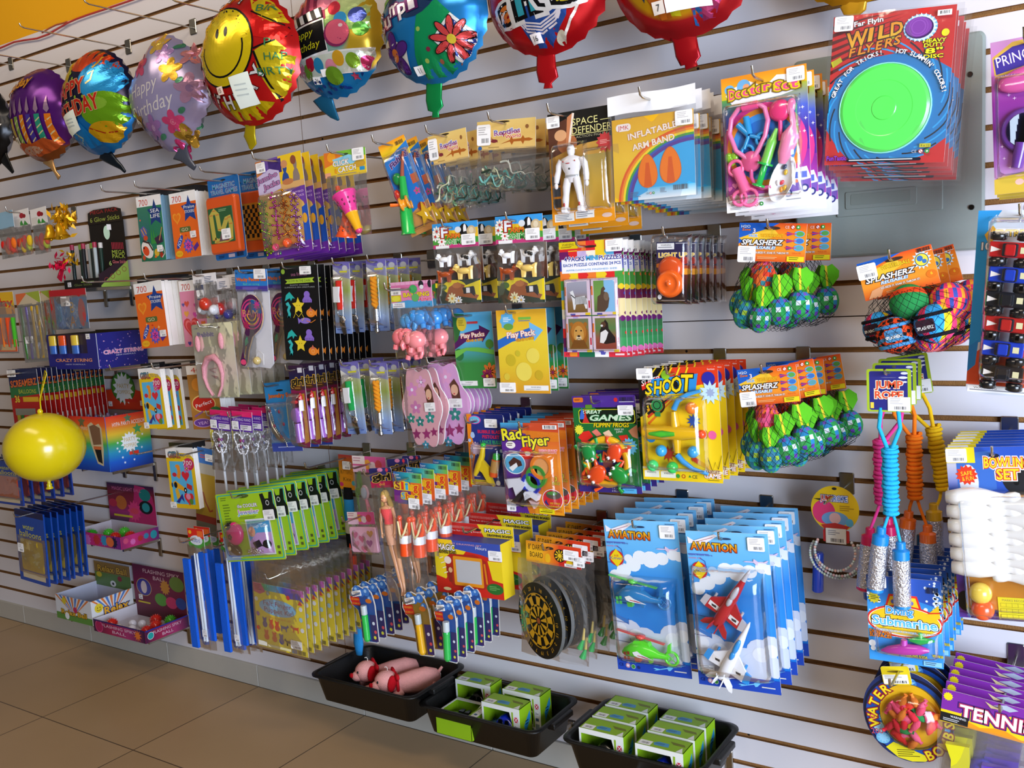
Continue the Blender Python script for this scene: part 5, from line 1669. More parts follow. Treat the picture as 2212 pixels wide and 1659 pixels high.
for r_ in range(12):
 for c_ in range(7):
  col=pc[(r_*5+c_*3+r_*c_)%9]
  if c_==6:
   col=['e8e4e0','6a1a5a','5a60a8','4a9a40','4a9a40','6a1a4a','e8d8a0','e8d8a0','3a7a48','3a8a50','3a9a58','d83048'][r_]
  a.rect(c_/7,r_/12,(c_+1)/7,(r_+1)/12,col)
  a.k-=1
a.k+=1
for r_ in range(12):
 for c_ in range(7):
  if(r_+c_)%2:
   a.ell((c_+1)/7,(r_+.5)/12,.022,None,pc[(r_*5+c_*3+r_*c_)%9])
   a.k-=1
a.k+=1
for v,c in((.40,'e8c828'),(.67,'6a1a6a'),(.93,'e070b0')):
 a.ell(.95,v,.04,None,c).rect(.9,v-.012,1,v+.012,c)
a.poly([(.03,.15),(.97,.15),(.98,.27),(.03,.27)],'f0eef0').rect(0,.0,.30,.06,'e8d018').text('WARNING:',.15,.022,.02,'202020',w=.2).fine(.03,.038,.27,.055,2,'5a5018').rect(0,.06,.36,.075,'d82a2a')
a.text('4 PACKS',.24,.148,.038,'2a2a88',w=.32,oc='f4f4f8',ow=.06).text('MINI',.52,.146,.038,'4ab0e0',w=.18,oc='2a6ab0',ow=.03).text('PUZZLES',.80,.150,.038,'2a2a88',w=.34,oc='f4f4f8',ow=.06).text('EACH PUZZLE CONTAINS 24 PCS',.51,.20,.025,'2a4aa0',w=.90,oc='f4f4f8',ow=.05).text('APPROXIMATE FINISHED SIZE',.5,.245,.014,'58a0d8',w=.8).ell(.5,.05,.1,.01,'30241c')
a.rect(0,.955,1,1,'d83040').rect(.1,.96,.22,.995,'e88a28').rect(.25,.955,.5,1,'1a6a48').rect(.5,.955,.72,1,'f0f0ec').text('CE',.06,.975,.018,'402020').rect(.82,.97,.96,.985,'f0d8d8').poly([(.58,.93),(.7,.93),(.66,.98),(.6,.98)],'5a58b0')
for k,(u,v)in enumerate(((.0,0),(1,0),(0,1),(1,1))):
 m=p.new('puzzle','card',None,('puzzle with a zebra','puzzle with an elephant','puzzle with a lion','puzzle with a dog')[k])
 x0,x1=p.q(.075+.425*u,0)[0],p.q(.475+.425*u,0)[0]
 z1,z0=p.q(0,.325+.32*v)[1],p.q(0,.635+.32*v)[1]
 m.box(x0,x1,-.006,-.0016,z0,z1,'e0c8d8')
 b=Art(m,x1-x0,z1-z0,(x0+x1)/2,z1,-.006)
 b.rect(0,.2,.06,.45,'e87a30').rect(.94,.6,1,.8,'c82838').rect(.3,.0,.5,.05,'b8a0d8').rect(.2,.95,.4,1,'5a58a8').rect(.8,.93,1,1,'e8c828')
 if k==0:
  b.grad(.1,.06,.9,.92,['a8a8b8','9a98a8','8a6a40','7a5a2c']).poly([(.22,.34),(.34,.3),(.42,.5),(.8,.46),(.9,.56),(.88,.82),(.82,.82),(.76,.68),(.44,.7),(.4,.84),(.34,.84),(.3,.56)],'e8e8e8')
  for q in range(9):
   b.line([(.44+.05*q,.48),(.42+.055*q,.70)],.02,'18181c')
  b.line([(.26,.42),(.42,.52)],.03,'18181c')
 elif k==1:
  b.grad(.1,.06,.9,.92,['6a9a48','7aa050','5a7038']).rect(.5,.06,.9,.92,'88c0e8').poly([(.2,.9),(.24,.5),(.36,.44),(.4,.28),(.5,.22),(.56,.3),(.48,.36),(.64,.4),(.7,.56),(.64,.8),(.5,.92)],'5a4434').ell(.58,.5,.1,.12,'7a6450')
 elif k==2:
  b.grad(.1,.06,.9,.92,['6a7a58','8a7038','8a6a30']).ell(.5,.50,.36,.36,'9a5c1c').ell(.5,.42,.30,.28,'b8762a').ell(.5,.5,.2,.24,'d09a4a').ell(.22,.22,.07,.06,'a86820').ell(.78,.22,.07,.06,'a86820').ell(.4,.4,.035,.02,'20140c').ell(.6,.4,.035,.02,'20140c').ell(.5,.60,.11,.07,'e0c8a0').ell(.5,.55,.06,.03,'2a1a14').line([(.42,.64),(.5,.62),(.58,.64)],.02,'30201a').poly([(.15,.9),(.3,.66),(.7,.66),(.86,.9)],'7a4c1c')
 else:
  b.grad(.1,.06,.9,.92,['7a7a48','5a8048','98503c','8a3c30']).poly([(.24,.74),(.28,.4),(.4,.2),(.5,.1),(.6,.2),(.62,.36),(.86,.6),(.86,.74),(.5,.78)],'241a18').poly([(.26,.74),(.3,.46),(.5,.38),(.6,.46),(.5,.66),(.4,.76)],'ece8e4').ell(.42,.24,.1,.08,'5a3a28').ell(.36,.27,.05,.03,'e0dcd8')
p.blister(.06,.315,.93,.955,.014,pw=9)
p.price(.87,.055,.25,hh=.10)
p.end('the puzzle cards',hv=.045,hu=.42,L=.31)
p.stack(8,.028,'four pack animal puzzle card',dz=-.0012,jit=.002,rj=.004,front='colourful puzzle card with zebra, elephant, lion and dog, front one of its hook')
p=Pk('spinning_toy_pack','x','toy pack',(1413,503),(1496,500),(1417,659),.26)
W,H=p.w,p.h
a=p.card('1c1a28',.06,.13,.96,.98,r=.02)
a.grad(0,.0,1,1,['28284a','2a1c48','6a2a28','3a1a1c','181418']).ell(.55,.45,.5,.09,'a8441c').ell(.85,.48,.2,.05,'e8a030').ell(.1,.38,.12,.04,'d8781c').rect(.02,.02,.52,.12,'e8e8e8').text('WARNING',.28,.05,.03,'303030',w=.3).fine(.05,.08,.5,.11,1).fine(.56,.02,.95,.05,1,'a8a8b0')
a.text('LIGHT UP',.48,.21,.075,'e8c028',w=.82,oc='f0e8d8',ow=.04).text('YO YO',.52,.31,.075,'e8a828',w=.52,oc='a84820',ow=.04).ell(.62,.35,.15,.08,'6a8a28').ell(.82,.30,.12,.06,'a82818').ell(.1,.89,.06,.04,'e8e8ec').fine(.15,.94,.9,.96,1,'b8a8a0')
m=p.new('yo_yo','gloss',None,'orange glowing round toy')
x,z=p.q(.48,.70)
m.lathe([(0,.024),(.004,.024),(.005,.021),(.020,.021),(.022,.023),(.027,.021),(.031,.014),(.031,.004),(.012,.0)],'f0641a',n=30,mtx=TR(x,-.002,z,rx=PI/2))
x,z=p.q(.46,.50)
m.lathe([(0,.014),(.020,.014),(.028,.008),(.028,0)],'d8501c',n=24,mtx=TR(x,-.001,z,rx=PI/2))
p.blister(.0,.02,1,.99,.034,pw=6)
p.end('the light up yo yo packs',hv=.05,hu=.45,L=.30)
p.stack(6,.042,'clear pack with an orange light up yo yo',dz=-.0008,jit=.002,rj=.004,front='clear pack with an orange glowing yo yo, front one of its hook')
def playpack(name,label,TL,TRr,BL,d,sky,low,txt,band,hookname,price,rot=0):
 p=Pk('activity_pack',label,'activity pack',TL,TRr,BL,d,group='activity packs')
 a=p.card(sky,r=.0,mat='gloss',thick=.002)
 a.grad(0,0,1,1,[sky,sky,low,low]).poly([(.0,.34),(.25,.27),(.66,.22),(.66,.17),(.93,.25),(.72,.40),(.70,.34),(.3,.38),(.0,.48)],band)
 a.text(txt,.48,.295,.06,'f4ece0',w=.60,oc='d8682a',ow=.05,rot=.05).text('GRAB & GO!',.52,.365,.032,'e8b828',w=.42,oc='b83a20',ow=.05,rot=.05)
 a.rect(.03,.90,.52,.965,'f0efec').text('WARNING',.3,.92,.018,'303034',w=.2).fine(.06,.94,.48,.96,2)
 return p,a
p,a=playpack('a','blue and green play pack behind the bath toys and flower stickers',(977,677),(1061,672),(989,839),.22,'58b4e0','3a8a40','Play Packs','4a1a58','',None)
a.poly([(0,0),(.3,.02),(.2,.2),(.1,.35),(0,.4)],'2a6a34').ell(.22,.14,.13,.10,'d8c030').fine(.14,.1,.3,.18,4,'8a7a20').rect(.36,.12,.64,.15,'c83838').flower(.86,.78,.18,8,'d8702a','8a2a50',.3).flower(.78,.84,.14,8,'8a2050','d8a030',.3).ell(.9,.42,.10,.06,'4a8a38').line([(.9,.46),(.9,.54)],.03,'7a5a38').ell(.1,.55,.12,.08,'2a7038').poly([(0,.6),(.3,.5),(.6,.52),(1,.56),(1,.5),(.6,.46),(.3,.46),(0,.5)],'6ab84a')
p.price(.84,.92,.30,hh=.11)
p.end('the blue and green play packs',hv=.04,L=.30)
p,a=playpack('b','yellow play pack with a blue arrow, front one beside the puzzles',(1071,671),(1178.5,666),(1087,849),.27,'e8c028','d8b830','Play Pack','2a6ac8','',None)
a.grad(0,0,1,1,['e8a828','e8cc38','e0c030','d89828']).poly([(.0,.36),(.25,.29),(.66,.22),(.66,.15),(.93,.25),(.74,.38),(.72,.32),(.3,.38),(.0,.47)],'2a6ac0').poly([(.66,.15),(.93,.25),(.74,.38),(.72,.32),(.66,.22)],'70b8e8').text('Play Pack',.48,.285,.07,'f4ece0',w=.56,oc='d8682a',ow=.05,rot=.08).text('GRAB & GO!',.56,.35,.032,'e8b828',w=.36,oc='b83a20',ow=.06,rot=.10).star(.22,.13,.16,8,'60b0e0',.8).fine(.14,.09,.3,.15,3,'e8f0f4').ell(.24,.20,.1,.04,'68a048').rect(.45,.09,.7,.12,'78b848').fine(.45,.13,.7,.15,1,'3a78b0')
a.rect(.48,.905,.97,.965,'f0efec').text('WARNING',.72,.925,.018,'303034',w=.2).fine(.52,.945,.94,.96,2)
for u,v,r_,c in((.25,.6,.1,'c8b028'),(.7,.55,.13,'e8d458'),(.5,.74,.16,'e8d458'),(.8,.78,.08,'c8a828'),(.15,.8,.06,'d8c040'),(.4,.52,.05,'c8b830')):
 a.ell(u,v,r_,None,c)
p.price(.16,.93,.33,hh=.12)
p.end('the yellow play pack',hv=.035,hu=.4,L=.31)
for i in range(2):
 p,a=playpack('c',('blue play pack with trees just behind the yellow play pack','rearmost blue play pack with trees showing beside the puzzle cards')[i],(1095+26*i,668-2*i),(1197+22*i,664-2*i),(1108+25*i,842-4*i),.20-.06*i,'58b0e0','2f8a3c','Play Packs','4a1a58','',None)
 a.ell(.9,.5,.10,.06,'3a7a38').line([(.9,.52),(.9,.6)],.03,'7a5a38').flower(.9,.78,.12,8,'d8702a','8a2a50',.3).rect(.93,.45,.95,.75,'d8d8d0')
 p.price(.84,.92,.30,hh=.11)
 p.end()
 # lower centre and right side
p=Pk('bubble_pistol_card','x','toy pack',(1007,894),(1086,896),(1008,1046),.24)
a=p.card('24307a',r=.04)
a.poly([(0,0),(.14,0),(.1,.3),(.2,.5),(.08,.8),(.12,1),(0,1)],'e8841c').ell(.22,.08,.17,.06,'d84a98').ell(.22,.08,.14,.05,'60b8d8').text('bubbles',.22,.08,.03,'f0f0f8',w=.2).text('BUBBLE BLAST',.62,.24,.045,'d82a58',w=.66,oc='401040',ow=.03).text('PISTOLET',.64,.31,.045,'d82a58',w=.46,oc='401040',ow=.03).text('LANCE BULLES',.66,.38,.045,'38a078',w=.64,oc='103020',ow=.03).fine(.3,.42,.95,.45,1,'d8a840')
for u,v,r in((.14,.30,.06),(.05,.37,.04),(.14,.28,.05),(.07,.6,.05),(.9,.5,.04)):
 a.ell(u,v,r,None,'a8c0e0')
a.star(.2,.48,.16,12,'c8b0c8',.8).rect(0,.92,.6,.99,'d8c018').fine(.04,.935,.56,.98,2,'6a5a10').fine(.05,.87,.3,.89,1,'d0b8a0').ell(.76,.95,.06,None,'d8d8d8').rect(.55,0,1,.08,'1a2468')
m=p.new('toy_pistol','gloss',None,'yellow bubble pistol with a green tip')
q=[p.q(*x)for x in((.20,.84),(.34,.70),(.44,.56),(.48,.44))]
m.tube([(x,-.012,z)for x,z in q],[.006,.010,.008,.006],'d8b818',n=9)
m.prism([p.q(*x)for x in((.30,.74),(.44,.62),(.60,.72),(.62,.82),(.72,.98),(.56,.92),(.44,.80))],-.018,-.006,'e0c01c')
x,z=p.q(.49,.42)
m.ell((x,-.012,z),(.008,.008,.007),'28b038')
m=p.new('bubble_bottle','gloss',None,'orange bottle with a green cap')
x,z=p.q(.78,.68)
m.lathe([(.011,-.032),(.0115,-.02),(.0115,.012),(.008,.014),(.010,.016),(.010,.028),(.006,.030)],['e0581c','b88a4a','e0581c','30a838','30a838','30a838','30a838'],n=14,mtx=TR(x,-.012,z,ry=.25))
p.blister(.14,.40,.97,.99,.028)
p.price(.68,.12,.34,hh=.12)
p.end('the bubble pistol cards',hv=.09,hu=.3,L=.29)
p.stack(5,.035,'blue bubble pistol card',dz=-.0005,front='blue and orange card with a yellow bubble pistol, front one of its hook',jit=.002,rj=.005)
p=Pk('disc_shooter_card','x','toy pack',(1080,913),(1205,914.5),(1080,1104),.27)
a=p.card('d87820',r=.04)
a.grad(0,0,1,.08,['4ab0e0','3a2878']).poly([(.4,0),(1,0),(1,.10),(.4,.08)],'c84a28').poly([(0,.06),(.44,.12),(.4,.6),(.3,.8),(.4,1),(0,1)],'5a2a88').grad(.5,.2,1,1,['d8682a','e89028','e07828','e8981c']).poly([(.38,.3),(.56,.34),(.4,.7),(.3,.6)],'b85a78')
a.text('Rad',.19,.12,.13,'e8d818',w=.34,oc='2a2438',ow=.06,rot=.08,c2='f0e838').text('Flyer',.60,.19,.115,'e8d818',w=.46,oc='2a2438',ow=.06,rot=.08,c2='f0e838').text('FLYING DISCS',.82,.115,.022,'e89038',w=.34).text('DISC SHOT',.80,.305,.04,'e83858',w=.30,oc='f4e8e8',ow=.06).ell(.16,.245,.085,.04,'f0e8e0').fine(.1,.225,.23,.265,2,'3a2a18').ell(.43,.33,.12,.07,'d82a20').ell(.45,.335,.05,.025,'f0d8d0')
a.ell(.21,.45,.19,.12,'e8f0f4').ell(.21,.45,.175,.11,'58a8d0').poly([(.1,.44),(.2,.38),(.32,.42),(.34,.47),(.2,.5),(.14,.52)],'4a2820').poly([(.1,.5),(.24,.44),(.26,.48),(.16,.54)],'f0f0f0').text('LAUNCH TO SHOOT!',.2,.335,.018,'e8e8f0',w=.3,rot=.3)
a.text('3',.9,.60,.05,'e8d028',oc='602010',ow=.05).text('DISCS',.9,.65,.03,'e8d028',w=.13,oc='602010',ow=.05).ell(.82,.83,.175,.115,'f0e8e8').ell(.82,.83,.165,.108,'d02028').ell(.84,.78,.13,.045,'584a40').ell(.82,.76,.09,.02,'4a8a38').text('DISK STORAGE',.86,.87,.022,'e8d818',w=.17).text('UNDERNEATH',.85,.905,.022,'e8d818',w=.22).poly([(.68,.86),(.72,.83),(.72,.85),(.76,.9),(.72,.89),(.7,.88)],'282878')
a.rect(.58,.935,.84,.99,'e8d818').text('WARNING',.72,.95,.018,'403008',w=.18).fine(.6,.965,.82,.985,1,'60500c').text('4 PCS',.92,.955,.02,'c84a18',w=.10).rect(.74,.02,.98,.065,'f0ece8').bars(.77,.025,.96,.06,10)
for u,v,c,cc,r in((.70,.47,'e88028','e8a060',.031),(.60,.58,'3a9038','78b858',.029),(.50,.66,'2030a0','c8d4e8',.028)):
 m=p.new('toy_disc','gloss',None,{'e':'orange disc','3':'green disc','2':'blue disc'}[c[0]])
 x,z=p.q(u,v)
 m.lathe([(0,.006),(r*.7,.006),(r*.75,.009),(r,.009),(r,.0)],[cc,c,c,c,c],n=24,mtx=TR(x,-.004,z,rx=PI/2))
m=p.new('toy_launcher','gloss',None,'white and black disc launcher')
m.prism([p.q(*x)for x in((.06,.62),(.30,.60),(.42,.66),(.34,.74),(.24,.80),(.2,.70),(.12,.72))],-.016,-.002,'dcdce4')
m.prism([p.q(*x)for x in((.38,.74),(.52,.74),(.64,.78),(.60,.84),(.50,.80),(.40,.84))],-.018,-.002,'e4e4ea')
m.prism([p.q(*x)for x in((.36,.74),(.44,.72),(.24,.88),(.16,.86))],-.020,-.002,'202024')
m.prism([p.q(*x)for x in((.44,.76),(.50,.78),(.36,.92),(.28,.90))],-.018,-.002,'28282c')
m.prism([p.q(*x)for x in((.46,.84),(.60,.86),(.54,.93))],-.016,-.002,'d8b8b8')
p.blister(.02,.30,.96,.93,.026,pw=4)
p.price(.10,.92,.16,hh=.13)
p.end('the disc shooter cards',hv=.04,L=.31)
p.stack(6,.036,'purple and orange disc shooter card',front='purple and orange disc shooter card with three discs, front one of its hook',jit=.002,rj=.005)
p=Pk('frog_game_card','x','toy pack',(1235,856),(1371,853),(1247,1061),.27)
a=p.card('1a6a30',r=.03)
a.rect(0,0,1,.12,'4a2a88').poly([(0,.12),(1,.12),(1,.9),(.6,.9),(0,1)],'1c6a30').poly([(.35,.12),(1,.12),(1,.3),(.55,.22)],'0c1a10').poly([(.0,.93),(.5,.88),(1,.93),(1,1),(0,1)],'3a2a7a').rr(.02,.015,.18,.065,'e07828',.3).fine(.04,.03,.16,.055,2,'8a2a10').ell(.7,.045,.03,None,'c82828').bars(.76,.02,.97,.06,12).rect(.75,.065,.98,.07,'e8e8e8')
a.rr(.09,.14,.98,.285,'e0e028',.2).rr(.10,.145,.97,.28,'101c10',.2).text('GREAT',.31,.165,.035,'d8e8d0',w=.30,oc='3a8a3a',ow=.05,shear=.2).text('GAMES',.60,.225,.06,'c8e0c0',w=.66,oc='2a7a40',ow=.05,shear=.2).text("FLIPPIN' FROGS",.60,.30,.045,'e8d018',w=.56,oc='402008',ow=.05,shear=.2).poly([(.12,.18),(.15,.12),(.2,.24),(.1,.24)],'3a6ac8').poly([(.18,.22),(.2,.12),(.22,.22),(.26,.28),(.14,.28)],'c83028').rr(.21,.09,.32,.13,'5a8a28',.2)
a.star(.08,.35,.08,12,'e0d838',.7).poly([(.05,.43),(.14,.37),(.24,.36),(.3,.42),(.2,.46),(.18,.52),(.12,.47)],'d82a20').poly([(.28,.37),(.36,.34),(.44,.40),(.36,.42)],'e07868').poly([(.46,.38),(.56,.35),(.62,.41),(.5,.42)],'e0c0a0').poly([(.86,.36),(1,.3),(1,.44),(.92,.42)],'b87a58').poly([(.7,.41),(.84,.4),(.86,.45),(.74,.46)],'c82a20').text("MAKE 'EM",.72,.345,.02,'d8e0d0',w=.14).text('JUMP!',.72,.37,.02,'d8e0d0',w=.10).star(.86,.52,.13,14,'58b0d8',.75).fine(.78,.48,.95,.56,3,'e8e040').star(.14,.86,.12,12,'c83020',.7).fine(.08,.84,.2,.89,2,'e8c030').text('1 POND',.60,.955,.02,'c8c8e0',w=.12).text('4 FROGS',.60,.98,.02,'c8c8e0',w=.14).rect(.7,.95,.92,1,'58b0e0').text('WARNING',.81,.965,.015,'203060',w=.14)
m=p.new('pond','gloss',None,'yellow pond ring')
x,z=p.q(.50,.675)
R=p.w*.37
m.lathe([(R,0),(R,.010),(R*.96,.013),(R*.76,.010),(R*.74,0)],'e8b018',n=36,mtx=TR(x,-.001,z,rx=PI/2),cap=False)
p_=p.card('3a4a98',.24,.56,.76,.79,r=.49,name='pond_floor',y=-.0015,thick=.0003)
p_.ell(.5,.5,.46,None,'2a3a80').star(.5,.5,.3,5,'8a4a4a',.5).text('TARGET',.5,.5,.1,'c89858',w=.4)
for u,v,c,s_,an in((.25,.58,'1a9040',1,-.3),(.66,.57,'e8481c',1,.4),(.36,.80,'f0501c',1.1,.9),(.70,.80,'1a9038',1.05,2.2)):
 m=p.new('jumping_frog','gloss',None,'green frog' if c[0]=='1' else 'orange frog')
 x,z=p.q(u,v)
 T=TR(x,-.014,z,ry=an)
 m.T=T
 m.ell((0,0,0),(.019*s_,.010,.024*s_),c,14,9)
 for sx in(-1,1):
  m.tube([(sx*.014*s_,.002,.010*s_),(sx*.028*s_,.003,.016*s_),(sx*.03*s_,.003,.028*s_)],[.006,.004,.006],c,n=7)
  m.tube([(sx*.012*s_,.002,-.016*s_),(sx*.027*s_,.003,-.012*s_),(sx*.022*s_,.003,-.03*s_)],[.005,.003,.005],c,n=7)
  m.ell((sx*.008*s_,-.008,-.017*s_),.0045,'f0f0e8',8,6)
  m.ell((sx*.008*s_,-.012,-.018*s_),.002,'18100c',6,4)
 m.T=None
p.blister(.04,.46,.97,.94,.03,pw=4)
p.price(.85,.15,.24,hh=.10)
p.end('the frog game cards',hv=.06,hu=.45,L=.31)
p.stack(5,.042,'green and purple frog game card',dz=-.0008,front='green and purple card with four jumping frogs, front one of its hook',jit=.003,rj=.006)
p=Pk('shooting_game_card','x','toy pack',(1376.8,795),(1550,792),(1380,1034),.28)
a=p.card('ecc818',r=.04)
a.poly([(0,0),(.7,0),(.05,.42),(0,.44)],'17130f').poly([(.42,0),(1,0),(1,.18),(.8,.15),(.3,.22)],'d83a18')
for k in range(6):
 a.poly([(.05+.1*k,.04+.02*k),(.13+.1*k,.0),(.15+.1*k,.0),(.07+.1*k,.05+.02*k)],'e8c818')
 a.line([(.0,.40-.06*k),(.16,.24-.05*k)],.018,'17130f')
 a.line([(.1,.5-.03*k),(.42,.28-.012*k)],.03,('e07018','e8c020','c83a18','17130f','e8a018','e8c818')[k])
a.poly([(.04,.15),(.28,.07),(.3,.11),(.05,.2)],'d82a18').text('SUPER',.16,.115,.05,'f4f0ec',w=.25,rot=.25,shear=.25).poly([(.18,.10),(.76,.055),(.72,.215),(.1,.25)],'2a8ad0')
for i,ch in enumerate('SHOOT'):
 a.text(ch,.135+.118*i+(.02 if i==4 else 0),.185-.013*i,.10+.012*i,'f0d018',w=.09+.012*i,oc='181818',ow=.05,shear=.15)
a.ell(.485,.15,.03,.03,'k').ell(.36,.065,.055,None,'88c028').ell(.885,.10,.08,None,'2a2a98').star(.9,.22,.14,11,'c0dce8',.6).star(.9,.22,.06,8,'98a8c8',.6).text('Section',.92,.018,.016,'f4e8e0',w=.09).star(.68,.465,.09,10,'2a50a0',.5).star(.34,.76,.10,10,'b83a20',.5).ell(.13,.62,.06,None,'2a88c8').ell(.90,.585,.05,None,'e06098').poly([(.64,.77),(.86,.86),(.84,.89),(.64,.82)],'d8a020').poly([(.64,.77),(.72,.80),(.7,.84),(.63,.81)],'c83a18').line([(.83,.78),(.88,.9),(.92,.82),(.95,.88),(1,.76)],.008,'4a3a10').poly([(0,.88),(1,.90),(1,1),(0,1)],'e8e0b0').poly([(0,.9),(1,.92),(1,1),(0,1)],'ecc818')
a.ring(.23,.33,.0,.075,'2a8a48').ring(.23,.33,.085,.105,'k').ring(.23,.33,.04,.05,'k').rect(.2,.39,.27,.43,'2a8a48').rect(.02,.915,.21,.975,'f0ecd8').text('WARNING',.11,.93,.018,'303030',w=.12).rect(.23,.92,.42,.975,'f0ecd8').text('WARNING',.33,.935,.018,'303030',w=.12).ce(.66,.955,.03,'303030',False).ell(.45,.955,.025,None,'3a9a38').ring(.52,.955,.016,.024,'c03028').star(.6,.955,.02,3,'2a8a38').text('TARGET',.88,.905,.03,'7a3a18',w=.18,oc='e8d8b8',ow=.04).text('GAME',.88,.94,.04,'f0e8e0',w=.2,oc='c87a48',ow=.06).fine(.82,.975,.97,.985,1,'6a5a18')
for u,v,c in((.69,.345,'f08028'),(.285,.725,'38a8e0'),(.685,.725,'38a0d8'),(.165,.86,'48d878'),(.415,.87,'38c858')):
 m=p.new('ball','gloss',None,{'f':'orange ball','3':'blue ball','4':'green ball'}[c[0]]if c!='38c858' else 'green ball')
 x,z=p.q(u,v)
 ball(m,x,-.016,z,.0135,c)
m=p.new('toy_shooter','gloss',None,'yellow crossbow shooter')
A,B=p.q(.08,.56),p.q(.74,.565)
m.tube([(A[0],-.016,A[1]),(A[0]+.012,-.016,A[1]),(B[0]-.03,-.016,B[1]),(B[0],-.016,B[1])],[.013,.017,.016,.012],'ecb818',n=12)
A,B=p.q(.18,.565),p.q(.5,.565)
m.tube([(A[0],-.03,A[1]),((A[0]+B[0])/2,-.032,A[1]),(B[0],-.029,B[1])],[.004,.008,.005],'48b830',n=10)
x,z=p.q(.80,.57)
ball(m,x,-.016,z,.010,'e84820')
A,B=p.q(.46,.38),p.q(.48,.74)
m.tube([(A[0],-.012,A[1]),(A[0]+.003,-.013,(A[1]+B[1])/2),(B[0],-.012,B[1])],[.008,.013,.008],'e0b018',n=8)
for pts in(((.46,.36),(.52,.28),(.64,.23),(.80,.20)),((.47,.76),(.54,.82),(.66,.88),(.84,.92))):
 m=p.new('bow_limb','gloss',None,'blue bow limb')
 m.tube([(p.q(*x)[0],-.010,p.q(*x)[1])for x in pts],[.007,.0065,.005,.004],'3a98d8',n=8)
p.blister(.06,.24,.84,.92,.036,pw=4)
p.price(.095,.052,.21,hh=.10)
p.end('the shooting game cards',hv=.05,hu=.47,L=.32)
p.stack(5,.045,'yellow shooting game card',dz=-.0005,front='yellow shooting game card with crossbow and five balls, front one of its hook',jit=.002,rj=.004)
def net(p,pts,dep,seed,name='net_bag'):
 """dark see-through net round what hangs under the header"""
 m=p.new(name,'matte')
 n=len(pts)
 for k in range(n-1):
  for sg in(-1,1):
   rings=[]
  a0,b0=pts[k],pts[k+1]
 L=[p.q(u0,v)for u0,u1,v in pts]
 R=[p.q(u1,v)for u0,u1,v in pts]
 nu=11
 def at(k,j,sg):
  t=j/nu
  (xa,za),(xb,zb)=L[k],R[k]
  return Vector((xa+(xb-xa)*t,sg*dep*math.sin(PI*t)**.6*min(1,.3+k*.5)*(1 if k<n-1 else .4),za+(zb-za)*t))
 for sg in(-1,1):
  for j in range(-n,nu+1):
   for dr in(1,-1):
    ln=[]
    for k in range(n):
     jj=(j+k*1.0)if dr==1 else(j+n-k*1.0)
     if 0<=jj<=nu:
      ln.append(at(k,jj,sg))
    if len(ln)>1:
     m.tube(ln,.0005,'1a1c20',n=3,cap=False)
def rocket(p,u,v,y,an,cols,fin='58b020',s=1.0,stripe='d8c030'):
 x,z=p.q(u,v)
 m=p.new('water_rocket','matte')
 m.T=TR(x,y,z,ry=an)@Matrix.Scale(s,4)
 m.ell((0,0,-.018),(.026,.024,.032),'w',16,10,f=lambda i,j:cols[(i*3+j*5+(i*j)%4)%len(cols)])
 m.tube([(0,0,.008),(0,0,.058)],.0055,stripe,n=8)
 for k in range(3):
  t=2*PI*k/3+.5
  c_,s_=math.cos(t),math.sin(t)
  pts=[(.004,.055),(.016,.06),(.030,.044),(.028,.03),(.012,.012),(.004,.008)]
  vs=[(r*c_-e*s_,r*s_+e*c_,zz)for e in(-.0022,.0022)for r,zz in pts]
  q=len(pts)
  m.add(vs,[tuple(range(q-1,-1,-1)),tuple(range(q,2*q))]+[(i,(i+1)%q,q+(i+1)%q,q+i)for i in range(q)],fin)
 m.T=None
def splash_header(p,hv,kind):
 a=p.card('e8841c',v1=hv,r=.03,name='header_card')
 a.grad(0,0,1,1,['d84a1c','e88a1c','e8902a','d8541c']).poly([(0,0),(.6,0),(.0,.55 if kind else .3)],'1a5ab8').poly([(0,.4),(.5,.1),(.6,.3),(.2,.6)],'e8b830')
 a.text('H2O',.10,.09,.07,'c8d8f0',w=.14,oc='1a2a60',ow=.05).text('Zone',.11,.17,.06,'e87828',w=.13,oc='1a2a60',ow=.05)
 if kind:
  a.text('3',.23,.2,.12,'e8e0e8',oc='2a4a98',ow=.06).text('PACK',.22,.33,.07,'3a90d0',w=.13,oc='e8e8f0',ow=.05).text('WATER ROCKET',.50,.32,.08,'f0c020',w=.34,oc='b84a10',ow=.04)
  for k,v in enumerate((.27,.45,.63)):
   a.ell(.90,v,.075,.08,'58a8d8').ell(.91,v,.055,.06,('58a048','3a70c0','5aa0a8')[k]).poly([(.72,v-.05),(.84,v),(.72,v+.06)],'5a3a98').line([(.7,v),(.86,v)],.014,'d83048')
 else:
  a.text('WATER BALL',.50,.26,.10,'f0c020',w=.40,oc='402010',ow=.04).star(.84,.32,.13,14,'c8e0f0',.7).ell(.84,.32,.09,None,'203060').ell(.84,.32,.08,None,'e0d040').ell(.82,.28,.04,None,'3a70b0').ell(.87,.37,.03,None,'3a70b0').poly([(.05,.98),(.12,.78),(.3,.7),(.22,.98)],'e0a070').ell(.92,.72,.07,.1,'d8701c').text('6',.92,.70,.08,'f0d830').bars(.80,.03,.98,.13,14).rect(.79,.13,.99,.14,'f0f0f0')
 a.text('SPLASHERZ',.36 if kind else .40,.50,.14,'f8f4f0',w=.62 if kind else .66,oc='181820',ow=.09,shear=.25).text('REUSABLE!',.38 if kind else .44,.64,.075,'d8e8f4',w=.36,oc='2a70b0',ow=.06,shear=.2).text('SQUEEZE IT, SOAK IT, THROW IT!',.50,.77,.05,'f4e8e0',w=.52,oc='301808',ow=.04).fine(.3,.88,.7,.95,2,'f0b878').ell(.5,.13,.12,.045,'3a2418')
 if kind:
  a.ce(.72,.1,.07,'e8d0c8').rect(.74,.85,.99,.98,'e0d020').fine(.77,.87,.96,.96,2,'6a6010').text('5.5 x 10',.88,.76,.04,'d82a20',w=.12)
 return a
